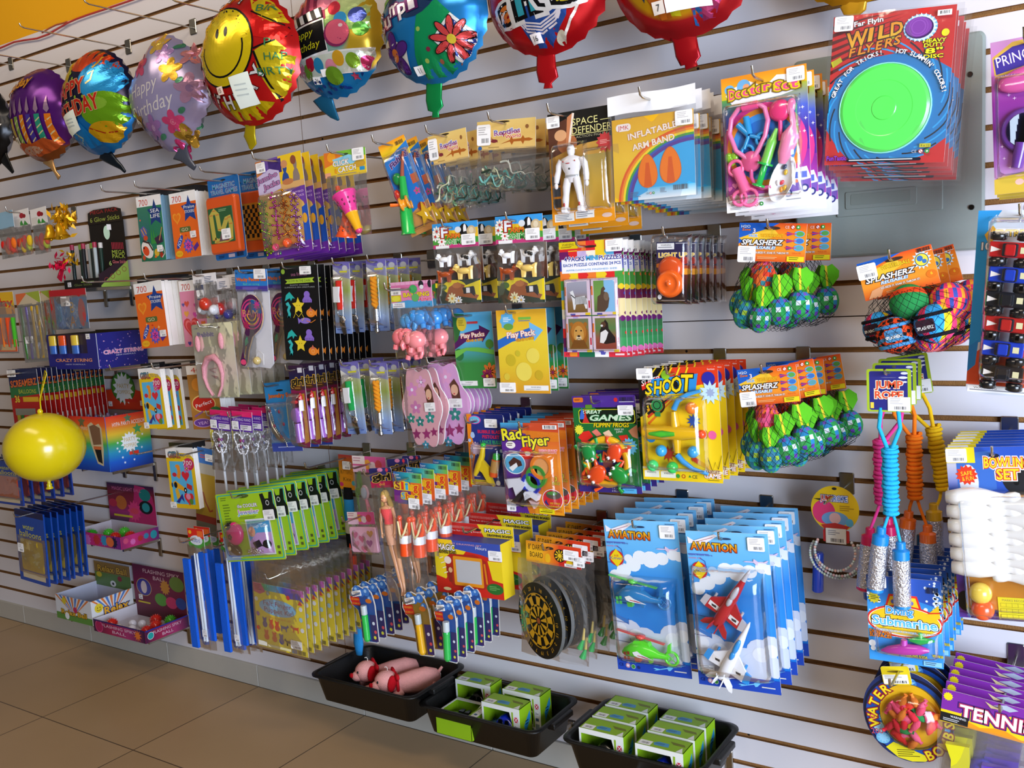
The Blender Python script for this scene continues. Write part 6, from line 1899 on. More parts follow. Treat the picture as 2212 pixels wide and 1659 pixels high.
CA=[['d8402a','e87030','3a7890','3a8090','d8502a'],['3aa050','2a8a98','98b83a','3a7a98','58b048','2a6a80'],['5a3a98','3a8a48','c8d0d8','2a78a8','6a4aa8','2a9048'],['d83a58','e85a88','c83048','e87030']]
def rockets(where,TL,TRr,BL,d,n,step,hv,sd):
 p=Pk('water_rocket_net','x','toy pack',TL,TRr,BL,d)
 splash_header(p,hv,True)
 rocket(p,.46,hv+.24,-.02,PI+.15,CA[0 if sd==0 else 3])
 rocket(p,.26,hv+.40,-.028,.16,CA[1])
 rocket(p,.72,hv+.36,-.024,-.12,CA[2])
 rocket(p,.93,hv+.30,.012,-.1,CA[2])
 rocket(p,.10,hv+.32,.012,.25,CA[1])
 rocket(p,.50,hv+.44,-.045,.02,CA[1 if sd else 2],s=.9)
 rocket(p,.30,hv+.20,.02,PI+.3,CA[3])
 net(p,[(.15,.85,hv),(.05,.95,hv+.12),(-.01,1.03,hv+.22),(-.05,1.08,hv+.33),(-.05,1.10,hv+.43),(.0,1.08,hv+.51),(.12,.98,hv+.57),(.25,.8,hv+.62)],.07,1)
 p.price(.14,hv*.82,.27,hh=.15)
 p.end('the water rocket nets '+where,hv=.05,L=d+.03)
 p.stack(n,step,'water rocket net '+where,front='orange headed net of green finned water rockets, front one '+where,dx=.010,dz=-.001,jit=.008,rj=.12)
 return p
rockets('under the doctor sets',(1598,481),(1744,482.7),(1592.5,716),.26,2,.13,.345,0)
rockets('by the shooting games',(1591,799.6),(1719,786),(1597,1012),.27,4,.072,.37,1)
p=Pk('water_ball_net','x','toy pack',(1850,571),(2011,527),(1881,783),.27)
splash_header(p,.385,False)
def wball(p,u,v,y,r,kind,name='water_ball',lab=None):
 m=p.new(name,'matte',None,lab)
 x,z=p.q(u,v)
 def f(i,j):
  if kind=='dots':
   if j in(3,10):
    return '4a90c8'
   return 'f04a1c' if(i*2+j*3)%7 not in(0,1)or j<2 else '1a1418'
  if kind=='stripe':
   return('e83a6a','38a0e0','38a0e0','f0d028','e83a6a','e84a80','18141c','3a80c0')[(i//2)%8]
  if kind=='green':
   return '2a8a48' if j not in(5,6)else 'e0481c'
  return('e8386a','f0a030','e83a5a','3a50a0')[(i+j//3)%4]
 m.ell((x,y,z),r,'w',28,16,rot=M3(-.35,.2,.4),f=f)
 if kind=='dots':
  for k in range(26):
   t,ph=2.4*k,math.acos(1-2*(k+.5)/26)
   q=Vector((math.sin(ph)*math.cos(t),math.sin(ph)*math.sin(t),math.cos(ph)))
   if q.y<.3 and abs(q.z)<.97:
    R=q.to_track_quat('Z','Y').to_matrix()
    m.ell(Vector((x,y,z))+q*r*1.0,(r*.15,r*.15,r*.02),'1a1214',10,4,rot=R)
 if kind in('dots','stripe'):
  m.T=TR(x,y,z,ry=.0,rz=.15 if kind=='dots' else-.3)
  m.prism(rrect(-r*.45,-r*.3,r*.45,r*.35,.004),-r*1.02,-r*.9,'3a2430' if kind=='stripe' else '4a8ab8')
  b=Art(m,r*.9,r*.65,0,r*.35,-r*1.02,m.T)
  T_=m.T
  m.T=None
  b.text('WATER BALL',.5,.3,.18,'3a2030',w=.8).text('SPLASHERZ',.5,.62,.26,'f0f0f0',w=.95,oc='201018',ow=.06)
  m.T=T_
  m.tube([(r*1.01*math.cos(t),r*1.01*math.sin(t),-r*.12*0-.5*r)for t in(2*PI*k/24 for k in range(24))]if False else[(r*.86*math.cos(t),r*.86*math.sin(t),-r*.52)for t in(2*PI*k/24 for k in range(24))],.004,'4a90c8' if kind=='dots' else '18141c',n=5,closed=True)
  m.tube([(r*.86*math.cos(t),r*.86*math.sin(t),r*.52)for t in(2*PI*k/24 for k in range(24))],.004,'4a90c8' if kind=='dots' else '18141c',n=5,closed=True)
  m.T=None
wball(p,.30,.78,-.02,.036,'dots',lab='orange ball with black spots')
wball(p,.83,.76,-.02,.038,'stripe',lab='striped pink, blue and yellow ball')
wball(p,.55,.50,.0,.036,'green',lab='green ball with a red band')
wball(p,1.02,.58,.02,.036,'mix',lab='pink and yellow ball')
wball(p,.06,.68,.02,.032,'stripe',lab='dark striped ball')
wball(p,.68,.86,.02,.034,'mix',lab='pink and yellow ball')
net(p,[(.12,.9,.37),(.02,1.05,.45),(-.06,1.18,.54),(-.10,1.24,.64),(-.10,1.24,.74),(-.04,1.18,.84),(.1,1.02,.93),(.3,.85,1.0)],.075,2)
p.price(.12,.10,.26,hh=.15,rot=-.02)
p.end('the water ball net',hv=.05,hu=.48,L=.30)
p.stack(3,.08,'water ball net',front='orange headed net of spotted and striped water balls, front one of its hook',dx=.008,dz=-.002,jit=.006,rj=.05)
p=Pk('truck_card','white and blue card with a column of six small monster trucks','toy pack',(2114,455),(2290,452),(2110,850),.25)
W,H=p.w,p.h
a=p.card('c8ccd4',r=.08)
a.poly([(0,0),(.3,0),(.16,.08),(.14,.55),(.2,.7),(0,.74)],'2a90d0').poly([(.14,.06),(.24,.02),(.22,.4),(.15,.5)],'b8d0e0').poly([(0,.80),(.25,.72),(1,.76),(1,.95),(0,.95)],'c84a28').poly([(0,.74),(.12,.70),(.1,.84),(0,.88)],'2a80c8').rect(.02,.955,1,.99,'f0f0f0').text('WARNING',.25,.965,.012,'303030',w=.3).fine(.05,.975,.9,.988,1)
a.text('EXTREME',.5,.12,.035,'d8b030',w=.5,oc='4a4a50',ow=.05).text('10',.13,.19,.04,'e0e0e8',oc='505868',ow=.06).poly([(.1,.13),(.2,.08),(.3,.13),(.16,.18)],'d8a028')
def truck(m,x,y,z,s,c):
 """small truck seen from above, nose to the left"""
 m.T=TR(x,y,z,ry=.06)
 m.rbox(-.030*s,.030*s,-.012*s,.004*s,-.012*s,.012*s,c,.003)
 m.rbox(-.010*s,.012*s,-.021*s,-.010*s,-.010*s,.010*s,'181c24',.003)
 m.rbox(-.006*s,.009*s,-.0235*s,-.018*s,-.009*s,.009*s,c,.003)
 for sx in(-1,1):
  for sz in(-1,1):
   m.lathe([(0,-.006*s),(.008*s,-.007*s),(.0125*s,-.005*s),(.0125*s,.005*s),(.008*s,.007*s),(0,.006*s)],'141416',n=14,mtx=TR(sx*.019*s,-.002,sz*.021*s))
   m.lathe([(0,.0074*s),(.006*s,.0074*s)],'b8b8bc',n=10,mtx=TR(sx*.019*s,-.002,sz*.021*s),cap=True)
 m.T=None
 b=Art(m,.06*s,.024*s,0,.012*s,-.0123*s,TR(x,y,z,ry=.06))
 b.poly([(.05,.3),(.3,.5),(.05,.7)],'e8e0d8').rect(.75,.3,.9,.7,'d8d0a0')
for k,c in enumerate(('b01a1c','1c3aa8','18181c','a8201c','1c38a8','18181c')):
 m=p.new('toy_truck','gloss',None,{'b':'red monster truck','a':'red monster truck','1':'blue monster truck' if 'a8' in c else 'black monster truck'}[c[0]])
 u,v=.46+.02*(k%2),.21+.131*k
 x,z=p.q(u,v)
 truck(m,x,-.026,z,1.15,c)
p.blister(.16,.03,.98,.93,.055,pw=8)
p.end('the monster truck card',hv=.03,hu=.55,L=.29)
SP_={'c':('28a8d8','1a80c8'),'o':('f07818','e86a18'),'m':('d83a88','c81a58'),'y':('e8b818','d8a818')}
def jumprope(cx,y0,d,key,label,off=0.0,tilt=0.0,dd=0.0,hs=0):
 c,c2=SP_[key]
 o=P(1919+cx,797+y0,d)
 e=bpy.data.objects.new('jump_rope',None)
 COL.objects.link(e)
 e.matrix_world=Matrix.Translation(o)@Matrix.Rotation(tilt,4,'Y')
 tag(e,label,'jump rope','cord jump ropes with glittering handles')
 m=M('card')
 w,h=.084,.086
 m.prism(rrect(-w/2,-h,w/2,0,.005),0,.001,'a0b828')
 a=Art(m,w,h)
 a.rr(.06,.05,.92,.96,'2a2a78',.05).text('JUMP',.5,.36,.17,'d84a28',w=.62,oc='e8d8b8',ow=.07).text('ROPE',.5,.60,.17,'d84a28',w=.62,oc='e8d8b8',ow=.07).ell(.85,.1,.08,.03,'d8d8e8').ell(.82,.2,.1,.03,'d8d8e8').ell(.86,.3,.05,.02,'d8d8e8').rect(.08,.78,.16,.92,'e0c848').ell(.5,.09,.05,.03,'4a4a40').ell(.5,.20,.18,.012,'5a5a8a')
 m.build('hang_tag',e)
 m=M('paper')
 m.box(-.002,.040,-.0016,-.0008,-.084,-.056,'f2f0f0')
 b=Art(m,.042,.028,.019,-.056,-.0016)
 b.fine(.1,.1,.7,.55,4,'b4b0b0').bars(.3,.66,.85,.88,8)
 m.build('price_label',e)
 z1=-.088
 m=M('matte')
 for sg in(-1,1):
  m.tube([(sg*.016+off*.0,.003,z1+.01),(sg*.020+off*.3,.0,z1-.03),(sg*.006+off*.8,-.002,z1-.068),(off,0,z1-.085)],.0042,c,n=7)
 zt,zb=z1-.07,z1-.205
 pts=[]
 turns=15
 for k in range(turns*10+1):
  t=k/10
  zz=zt+(zb-zt)*t/turns
  r=.0125+.0015*math.sin(t*1.7)
  pts.append((off+.0+r*math.cos(2*PI*t),r*math.sin(2*PI*t),zz+.002*math.sin(2*PI*t+1)))
 m.tube(pts,.0046,c,n=5)
 m.tube([(off,0,zt),(off,0,zb)],.0125,c,n=10)
 for sg in(-1,1):
  m.tube([(off+sg*.003,-.002,zb+.004),(off+sg*.010,-.004,zb-.02),(off+sg*.018+dd,-.006,zb-.045-(.014 if sg*(1 if hs==0 else-1)>0 else 0))],.0035,c,n=6)
 m.build('cord',e)
 for sg in(-1,1):
  low=.026 if sg*(1 if hs==0 else-1)>0 else 0.0
  x,z=off+sg*.019+dd,zb-.040-low
  T=TR(x,-.006-.002*sg,z,ry=-sg*.06+.05)
  m=M('gloss')
  m.lathe([(.008,.012),(.0095,.010),(.0095,-.002),(.0165,-.006),(.0165,-.024),(.0165,-.12),(.0165,-.124),(.012,-.127)],['888',c2][1:]*8,n=18,mtx=T)
  o2=m.build('handle',e)
  m=M('glitter')
  m.lathe([(.0168,-.024),(.0172,-.03),(.0172,-.112),(.0168,-.118)],'d4d4dc',n=22,mtx=T,cap=False)
  m.build('glitter_sleeve',o2)
jumprope(0,0,.26,'c','blue cord jump rope, front one of its bunch',off=0)
jumprope(12,-13,.20,'m','pink cord jump rope hanging behind the blue one',off=-.028,dd=-.006,hs=1)
jumprope(24,-22,.15,'o','orange cord jump rope behind the blue one',off=.026,dd=.006,tilt=.0)
jumprope(38,-30,.09,'y','rearmost jump rope with yellow cord mostly hidden behind orange',off=.030,dd=-.006,tilt=-.14)
b_=P(1919,800,.26)
hook(b_.x,b_.z-.006,.29,'chrome wall hook holding the cord jump ropes',tip=.012)
e=bpy.data.objects.new('bead_jump_rope',None)
COL.objects.link(e)
o=P(1802,1052,.12)
e.location=o
tag(e,'bead jump rope with blue handles under a round yellow card','jump rope')
m=M('card')
cx,cz,r=0,-.05,.0525
m.prism([(r*math.cos(t),cz+r*math.sin(t))for t in(2*PI*k/36 for k in range(36))],0,.001,'e0b818')
a=Art(m,2*r,2*r,0,cz+r)
a.ell(.27,.58,.24,.26,'d8386a').ell(.5,.72,.28,.16,'6a98c0').ell(.5,.7,.12,.12,'d8a8a0').poly([(.05,.3),(.3,.28),(.3,.36)],'2a2a20').text('JUMP',.34,.27,.11,'d84028',w=.26,oc='f0e8e0',ow=.08,oc2='3a4a90').text('ROPE',.62,.27,.11,'3a68b8',w=.28,oc='f0e8e0',ow=.08,oc2='3a4a90').fine(.6,.42,.9,.55,3,'a8801a').ell(.8,.78,.08,.09,'58a8c8').ell(.5,.06,.05,.03,'30281a').poly([(.2,.86),(.5,.80),(.8,.86),(.7,.97),(.3,.97)],'b83028')
m.build('hang_tag',e)
m=M('card')
m.prism(rrect(-.027,-.126,.030,-.098,.003),.0,.002,'b82a28')
m.build('card_foot',e)
m=M('paper')
m.box(-.020,.024,-.004,-.001,-.128,-.094,'ddd8cc')
b=Art(m,.044,.034,.002,-.094,-.004)
b.fine(.1,.12,.7,.5,3).bars(.25,.66,.9,.9,9)
m.build('price_label',e)
m=M('gloss')
m2=m
for lp,(rx,rz,cxx,czz,c)in enumerate(((.058,.052,.002,-.155,'c8d8b8'),(.050,.050,.006,-.150,'d8a8a8'),(.044,.044,.002,-.143,'e0b0a0'))):
 n=int(2*PI*rx/.0062)
 for k in range(n):
  t=2*PI*k/n
  if math.sin(t)>.55:
   continue
  m.ell((cxx+rx*math.cos(t),-.004-lp*.006,czz+rz*math.sin(t)),(.0034,.0034,.0034),(c,'d8d8d8','b8c8c0')[k%3],7,5)
m.build('bead_cord',e)
for x0,z0,x1,z1 in((-.040,-.155,-.044,-.245),(.060,-.160,.070,-.248)):
 m=M('gloss')
 m.tube([(x0,.006,z0),(x0+(x1-x0)*.05,.006,z0-.004),(x1,.006,z1),(x1,.006,z1-.003)],[.009,.0115,.013,.010],'2440a8',n=14)
 m.build('handle',e)
hook(o.x-.002,ZJ-5*SP-.012,.19,'chrome wall hook holding the bead jump rope',tip=-.0)
p=Pk('bowling_set_card','x','toy pack',(2042,967),(2256,963),(2043,1330),.27)
W,H=p.w,p.h
a=p.card('2a50b0',r=.03)
a.grad(0,0,.14,1,['e8e0d0','2a50b0','3a48a8','5a3a98','6a3a98']).poly([(.1,.04),(.5,.02),(.5,.24),(.1,.3)],'3a68b8').ell(.22,.2,.1,.1,'d8dce4').poly([(0,.36),(.12,.42),(.12,.48),(0,.46)],'e0d020').rect(0,.56,.1,.7,'d8dce0').rect(.0,.62,.1,.64,'b82828').star(.2,.16,.12,13,'d83a20',.75).text('SAFE',.2,.15,.025,'f0d028',w=.12,rot=.1).text('& FUN',.21,.18,.025,'f0d028',w=.12,rot=.1).ell(.76,.18,.2,.1,'202024').ell(.7,.2,.03,.02,'0a0a0c').ell(.85,.19,.03,.02,'0a0a0c').text('BOWLING',.62,.09,.06,'e8c828',w=.46,oc='c83a20',ow=.06,oc2='f4f0f0',rot=-.02).text('SET',.62,.155,.06,'e8c828',w=.22,oc='c83a20',ow=.06,oc2='f4f0f0').rect(0,0,.30,.09,'e8d020').ell(.5,.05,.05,.012,'101830').poly([(0,.97),(1,.95),(1,1),(0,1)],'5a3a98').ell(.08,.90,.09,.06,'141414')
m=p.new('tray','gloss',None,'amber tray')
q0,q1=p.q(.10,.27),p.q(1.0,.94)
m.rbox(q0[0],q1[0],-.006,-.0012,q1[1],q0[1],'c8822a',.006)
pin=[(0,.052),(.007,.050),(.0095,.044),(.0085,.036),(.0065,.030),(.0075,.024),(.0135,.006),(.0165,-.012),(.0150,-.032),(.0105,-.050),(0,-.050)]
for k in range(6):
 for sd in(0,1):
  u,v=(.36 if sd==0 else .78),.275+.082*k+(.045 if sd else 0)
  if v>.79:
   continue
  m=p.new('bowling_pin','gloss')
  x,z=p.q(u,v)
  m.lathe([(a0*1.12,b0*1.25)for a0,b0 in pin],'f0eeea',n=18,mtx=TR(x,-.020,z,ry=PI/2 if sd==0 else-PI/2))
for u,v,c,nm in((.26,.83,'e8c850','yellow ball'),(.27,.925,'f05a28','orange ball')):
 m=p.new('bowling_ball','gloss',None,nm)
 x,z=p.q(u,v)
 ball(m,x,-.022,z,.0205,c,18,12)
m=p.new('score_sheet','paper',None,'yellow score sheet')
q0,q1=p.q(.42,.86),p.q(1.0,.985)
m.box(q0[0],q1[0],-.0075,-.0062,q1[1],q0[1],'e8dc28')
b=Art(m,q1[0]-q0[0],q0[1]-q1[1],(q0[0]+q1[0])/2,q0[1],-.0075)
b.text('MARKS RECORD',.3,.13,.10,'8a7a48',w=.45)
for k in range(3):
 b.rect(.04,.26+.26*k,.96,.45+.26*k,'6a6018').rect(.045,.27+.26*k,.955,.44+.26*k,'e8dc28')
 for j in range(1,9):
  b.rect(.04+.102*j,.26+.26*k,.044+.102*j,.45+.26*k,'6a6018')
p.blister(.09,.25,1.0,.985,.045,pw=9)
p.price(.11,.045,.22,hh=.08)
p.end('the bowling sets',hv=.04,L=.30)
p.stack(7,.031,'blue bowling set card',dz=.0002,front='blue bowling set card with white pins in an amber tray, front one of its hook',jit=.001,rj=.003)
def aviation(where,TL,TRr,BL,d,n,step,heli):
 p=Pk('toy_aircraft_card','x','toy pack',TL,TRr,BL,d)
 W,H=p.w,p.h
 a=p.card('3a90d8',r=.03)
 a.grad(0,0,1,1,['78c0ec','60b0e8','2a80d0','2a88d8','1a78d0','1a70c8']).rect(0,.92,1,1,'1a48b0')
 def cloud(pts,c):
  for u,v,r in pts:
   a.ell(u,v,r,r*.8*W/H*1.1,c,n=14)
 cloud([(.1,.37,.09),(.22,.33,.10),(.36,.29,.10),(.46,.24,.10),(.6,.25,.12),(.75,.24,.09),(.9,.21,.08),(.3,.25,.06),(.98,.22,.07)],'e4e8ec')
 cloud([(.05,.70,.15),(.22,.73,.16),(.42,.78,.18),(.6,.80,.16),(.8,.74,.17),(.95,.70,.14),(.1,.84,.18),(.3,.86,.18),(.52,.86,.18),(.75,.84,.2),(.95,.83,.15)],'ccd4e4')
 cloud([(.8,.76,.10),(.93,.73,.09),(.3,.76,.1),(.1,.72,.08)],'e0e4ea')
 a.rect(0,.915,1,1,'1c46b0').poly([(.02,.62),(.22,.66),(.22,.69),(.02,.64)],'3a78c0')
 for k in range(5):
  a.line([(0,.28+.13*k),(.22,.29+.13*k),(.22,.26+.13*k)],.006,'1a3a88')
 a.poly([(.02,.035),(.10,.06),(.36,.015),(.40,.025),(.2,.09),(.10,.075),(.03,.08)],'ece8ee').line([(.12,.07),(.34,.035)],.006,'a83838').text('AVIATION',.34,.095,.05,'e8c020',w=.56,oc='6a3010',ow=.06,c2='d83a18',rot=-.02).fine(.02,.145,.3,.155,1,'5a58b0').text('start from here',.17,.15,.013,'4a4898',w=.3).text('come on',.10,.17,.013,'d86a88',w=.16)
 a.ell(.14,.25,.10,None,'c82828').poly([(.14,.19),(.24,.25),(.14,.31),(.04,.25)],'e8c818').text('Kmed',.14,.25,.022,'2a3a98',w=.18).text('AIR',.14,.235,.014,'c82828',w=.07).line([(.16,.17),(.22,.19),(.23,.23)],.008,'1a3a98')
 sil(a,'plane',.84,.175,.30,.045,'d8c0d8',True)
 sil(a,'plane',.72,.945,.45,.05,'70c0e8',False,.25)
 a.rect(.78,.96,.94,.967,'d8d8d0').text('CE',.06,.962,.02,'0c1c58').ell(.15,.965,.03,None,'e8e0e8').ring(.15,.965,.018,.027,'b85a78').ell(.225,.968,.03,None,'b8d0b0').ell(.225,.968,.024,None,'3a9038').ell(.3,.97,.02,None,'1a2a70').ell(.5,.04,.07,.006,'203050').fine(.84,.015,.98,.022,1,'203868')
 if not heli:
  a.rect(.02,.865,.22,.905,'e8ecf0').fine(.04,.87,.2,.9,3,'707888')
 if heli:
  for u,v,c,c2,nm in((.43,.47,'2a78b0','58b848','blue helicopter with a green rotor'),(.46,.83,'58d830','d84a40','green helicopter with a red rotor')):
   m=p.new('toy_helicopter','gloss',None,nm)
   x,z=p.q(u,v)
   m.T=TR(x,-.020,z-.004)
   m.tube([(-.060,0,-.006),(-.050,0,-.003),(-.030,0,.004),(-.008,0,.006),(.015,0,.002),(.035,0,-.004),(.060,0,-.006)],[.004,.012,.0185,.0195,.015,.008,.0055],c,n=14)
   m.prism([(-.030,.018),(-.024,.028),(.0,.030),(.012,.026),(.016,.014)],-.008,.008,c)
   m.tube([(.066+.016*math.cos(t),0,-.008+.016*math.sin(t))for t in(2*PI*k/18 for k in range(18))],.0035,c,n=6,closed=True)
   for k in range(2):
    m.tube([(.066+.014*math.cos(.8+PI*k/2),0,-.008+.014*math.sin(.8+PI*k/2)),(.066-.014*math.cos(.8+PI*k/2),0,-.008-.014*math.sin(.8+PI*k/2))],.0012,c,n=4)
   m.prism([(.056,.006),(.060,.024),(.068,.030),(.066,.008)],-.003,.003,c)
   m.prism([(-.028,-.013),(-.026,-.024),(-.014,-.024),(-.014,-.014)],-.006,.006,c2)
   m.prism([(.006,-.012),(.010,-.024),(.016,-.024),(.016,-.01)],-.005,.005,c)
   b=Art(m,.09,.044,-.012,.024,-.0193,m.T)
   m.T=None
   wc='1a5a80' if c[0]=='2' else '7a2a1c'
   for du,dv in((.10,.46),(.20,.42),(.10,.68),(.20,.68)):
    b.rr(du,dv,du+.075,dv+.18,wc if c[0]=='5' else '48b858',.2)
   b.poly([(.36,.45),(.5,.36),(.62,.52),(.98,.78),(.7,.74),(.5,.7),(.4,.62)],'e8ecec').poly([(.6,.58),(.9,.74),(.7,.7)],'3a58a8').line([(.5,.6),(.8,.7)],.02,'c83a38')
   m=p.new('rotor','gloss')
   m.T=TR(x-.010,-.020,z+.030,ry=.20)
   m.tube([(0,0,-.006),(0,0,.004)],.0025,c2,n=8)
   m.lathe([(0,0),(.012,.001),(.012,.006),(0,.008)],c2,n=12)
   m.box(-.062,.062,-.0045,.0045,.002,.0045,c2)
   m.T=None
 else:
  for u,v,an,c,c2,nm in((.50,.44,.60,'b02028','b8b4b8','red fighter jet'),(.48,.78,.52,'e8e8ea','2a90d8','white and blue fighter jet')):
   m=p.new('toy_jet','gloss',None,nm)
   x,z=p.q(u,v)
   m.T=TR(x,-.018,z,ry=an)
   m.tube([(0,0,-.058),(0,0,-.050),(0,0,-.02),(0,0,.02),(0,0,.05),(0,0,.068)],[.009,.013,.014,.012,.0085,.006],c,n=14)
   m.tube([(0,0,.068),(0,0,.088),(0,0,.098)],[.006,.004,.001],c2 if c[0]=='b' else c,n=12)
   m.ell((0,-.011,.034),(.0065,.007,.020),c2,12,8)
   m.ell((0,-.012,.012),(.006,.006,.012),c2,10,7)
   for sg in(-1,1):
    w_=[(sg*.010,.014),(sg*.040,-.010),(sg*.052,-.012),(sg*.054,-.034),(sg*.042,-.036),(sg*.010,-.034)]
    m.prism(w_[:2]+[(sg*.042,-.036),(sg*.010,-.034)]if sg>0 else([(sg*.010,-.034),(sg*.042,-.036)]+w_[1::-1]),-.0025,.003,c)
    m.prism([(sg*.040,-.010),(sg*.054,-.013),(sg*.056,-.033),(sg*.042,-.036)][::sg],-.003,.0035,c2)
    m.prism([(sg*.008,-.044),(sg*.028,-.060),(sg*.034,-.074),(sg*.026,-.074),(sg*.008,-.062)][::sg],-.002,.002,c)
    m.tube([(sg*.034,.006,.002),(sg*.034,.006,-.028)],.0032,c2,n=7)
    m.add([(sg*.004,0,-.040),(sg*.008,-.024,-.058),(sg*.008,-.024,-.068),(sg*.004,0,-.062),(sg*.0065,0,-.040),(sg*.0105,-.024,-.058),(sg*.0105,-.024,-.068),(sg*.0065,0,-.062)],[(0,1,2,3),(7,6,5,4),(0,4,5,1),(1,5,6,2),(2,6,7,3)],c)
    b=Art(m,.03,.018,sg*.026,-.012,-.0028,m.T)
    T_=m.T
    m.T=None
    b.poly([(.1,.2),(.9,.3),(.9,.9),(.1,.8)],'e4e0dc').poly([(.3,.5),(.7,.4),(.75,.7),(.4,.75)],'303034')
    m.T=T_
   m.T=None
 p.blister(.05,.36 if heli else .22,.93,.93,.042,pw=5)
 p.price(.86,.065,.20,hh=.085)
 p.end('the toy aircraft cards '+where,hv=.04,hu=.46,L=d+.02)
 kind='helicopter' if heli else 'jet'
 p.stack(n,step,f'blue toy {kind} card {where}',dz=.0012,dx=.0006,front=('blue card with a blue and a green toy helicopter' if heli else 'blue card with a red and a white toy jet')+', front one of its hook',jit=.004,rj=.008)
aviation('beside the dart boards',(1303,1121.5),(1463,1127.6),(1317,1442),.27,5,.055,True)
aviation('nearest the bead rope',(1480,1146),(1658,1154),(1508.6,1476.4),.30,5,.055,False)
p=Pk('dart_board_bag','x','toy pack',(1135.8,1166.5),(1255,1184.8),(1136,1398),.28)
W,H=p.w,p.h
a=p.card('d82a1c',v1=.19,r=.06,name='header_card')
a.grad(0,0,.5,1,['d8881c','e8b020','d8941c']).grad(.3,0,.6,1,['e8a020','d8501c'],True).grad(.6,0,1,1,['d8401c','c8201c']).text('8" DART',.17,.26,.26,'k',w=.26).text('BOARD',.19,.62,.26,'k',w=.24).ell(.40,.70,.05,.22,'e8b020').ell(.44,.22,.07,.07,'302018')
cx,cv=.62,.50
a.ell(cx,cv,.105,None,'k')
for k in range(20):
 if k%2:
  a.ring(cx,cv,.04,.09,'e0b820',n=2,a0=2*PI*k/20,a1=2*PI*(k+1)/20)
  a.k-=1
a.k+=1
a.ring(cx,cv,.0,.035,'e0b820').ell(.80,.78,.07,.14,'e0b820').rr(.70,.82,.92,.97,'f0ece8',.1).fine(.73,.85,.9,.95,2,'505050')
m=p.new('dart_board','card',None,'round black and yellow dart board')
R=W*.60
xb,zb=p.q(.36,.665)
DT=TR(xb,-.03,zb,rz=-.42)
m.T=DT
n=60
m.prism([(R*math.cos(2*PI*k/n),R*math.sin(2*PI*k/n))for k in range(n)],-.005,.005,'131210',cside='5a5a58')
m.T=None
b=Art(m,2*R,2*R,0,R,-.008,DT)
Y='d8a418'
b.ring(.5,.5,.355,.365,Y,48)
for k in range(20):
 a0,a1=2*PI*(k-.5)/20+PI/2,2*PI*(k+.5)/20+PI/2
 if k%2==0:
  b.ring(.5,.5,.06,.185,Y,3,a0,a1).ring(.5,.5,.215,.325,Y,3,a0,a1)
  b.k-=2
 else:
  b.ring(.5,.5,.19,.21,Y,3,a0,a1).ring(.5,.5,.33,.352,Y,3,a0,a1)
  b.k-=2
b.k+=3
b.ring(.5,.5,.188,.192,Y,40).ring(.5,.5,.21,.214,Y,40).ell(.5,.5,.05,None,'k').ell(.5,.5,.04,None,'a04a20')
for k,t in enumerate((20,1,18,4,13,6,10,15,2,17,3,19,7,16,8,11,14,9,12,5)):
 an=math.radians(108+18-18*k-9)
 b.text(str(t),.5+.425*math.cos(an),.5-.425*math.sin(an),.052,Y,rot=an-PI/2)
m=p.new('dart','gloss')
for k,(u,v)in enumerate(((.98,.82),(1.02,.90))):
 mm=m if k==0 else p.new('dart','gloss')
 x,z=p.q(u,v)
 mm.tube([(x,.004,z),(x+.004,.005,z+.03)],[.004,.003],'c8b060',n=8)
 mm.tube([(x,.004,z),(x-.010,.004,z-.024)],[.003,.009],'1aa850',n=6)
p.bag(-.16,.17,1.08,1.05,.05,seed=8)
p.price(.83,.075,.27,hh=.095,rot=0)
p.price(.97,.12,.2,hh=.09)
p.end('the dart boards',hv=.04,hu=.44,L=.31)
p.stack(5,.05,'red headed dart board bag',dz=-.0005,front='red headed bag with a black and yellow dart board, front one of its hook',jit=.003,rj=.02)
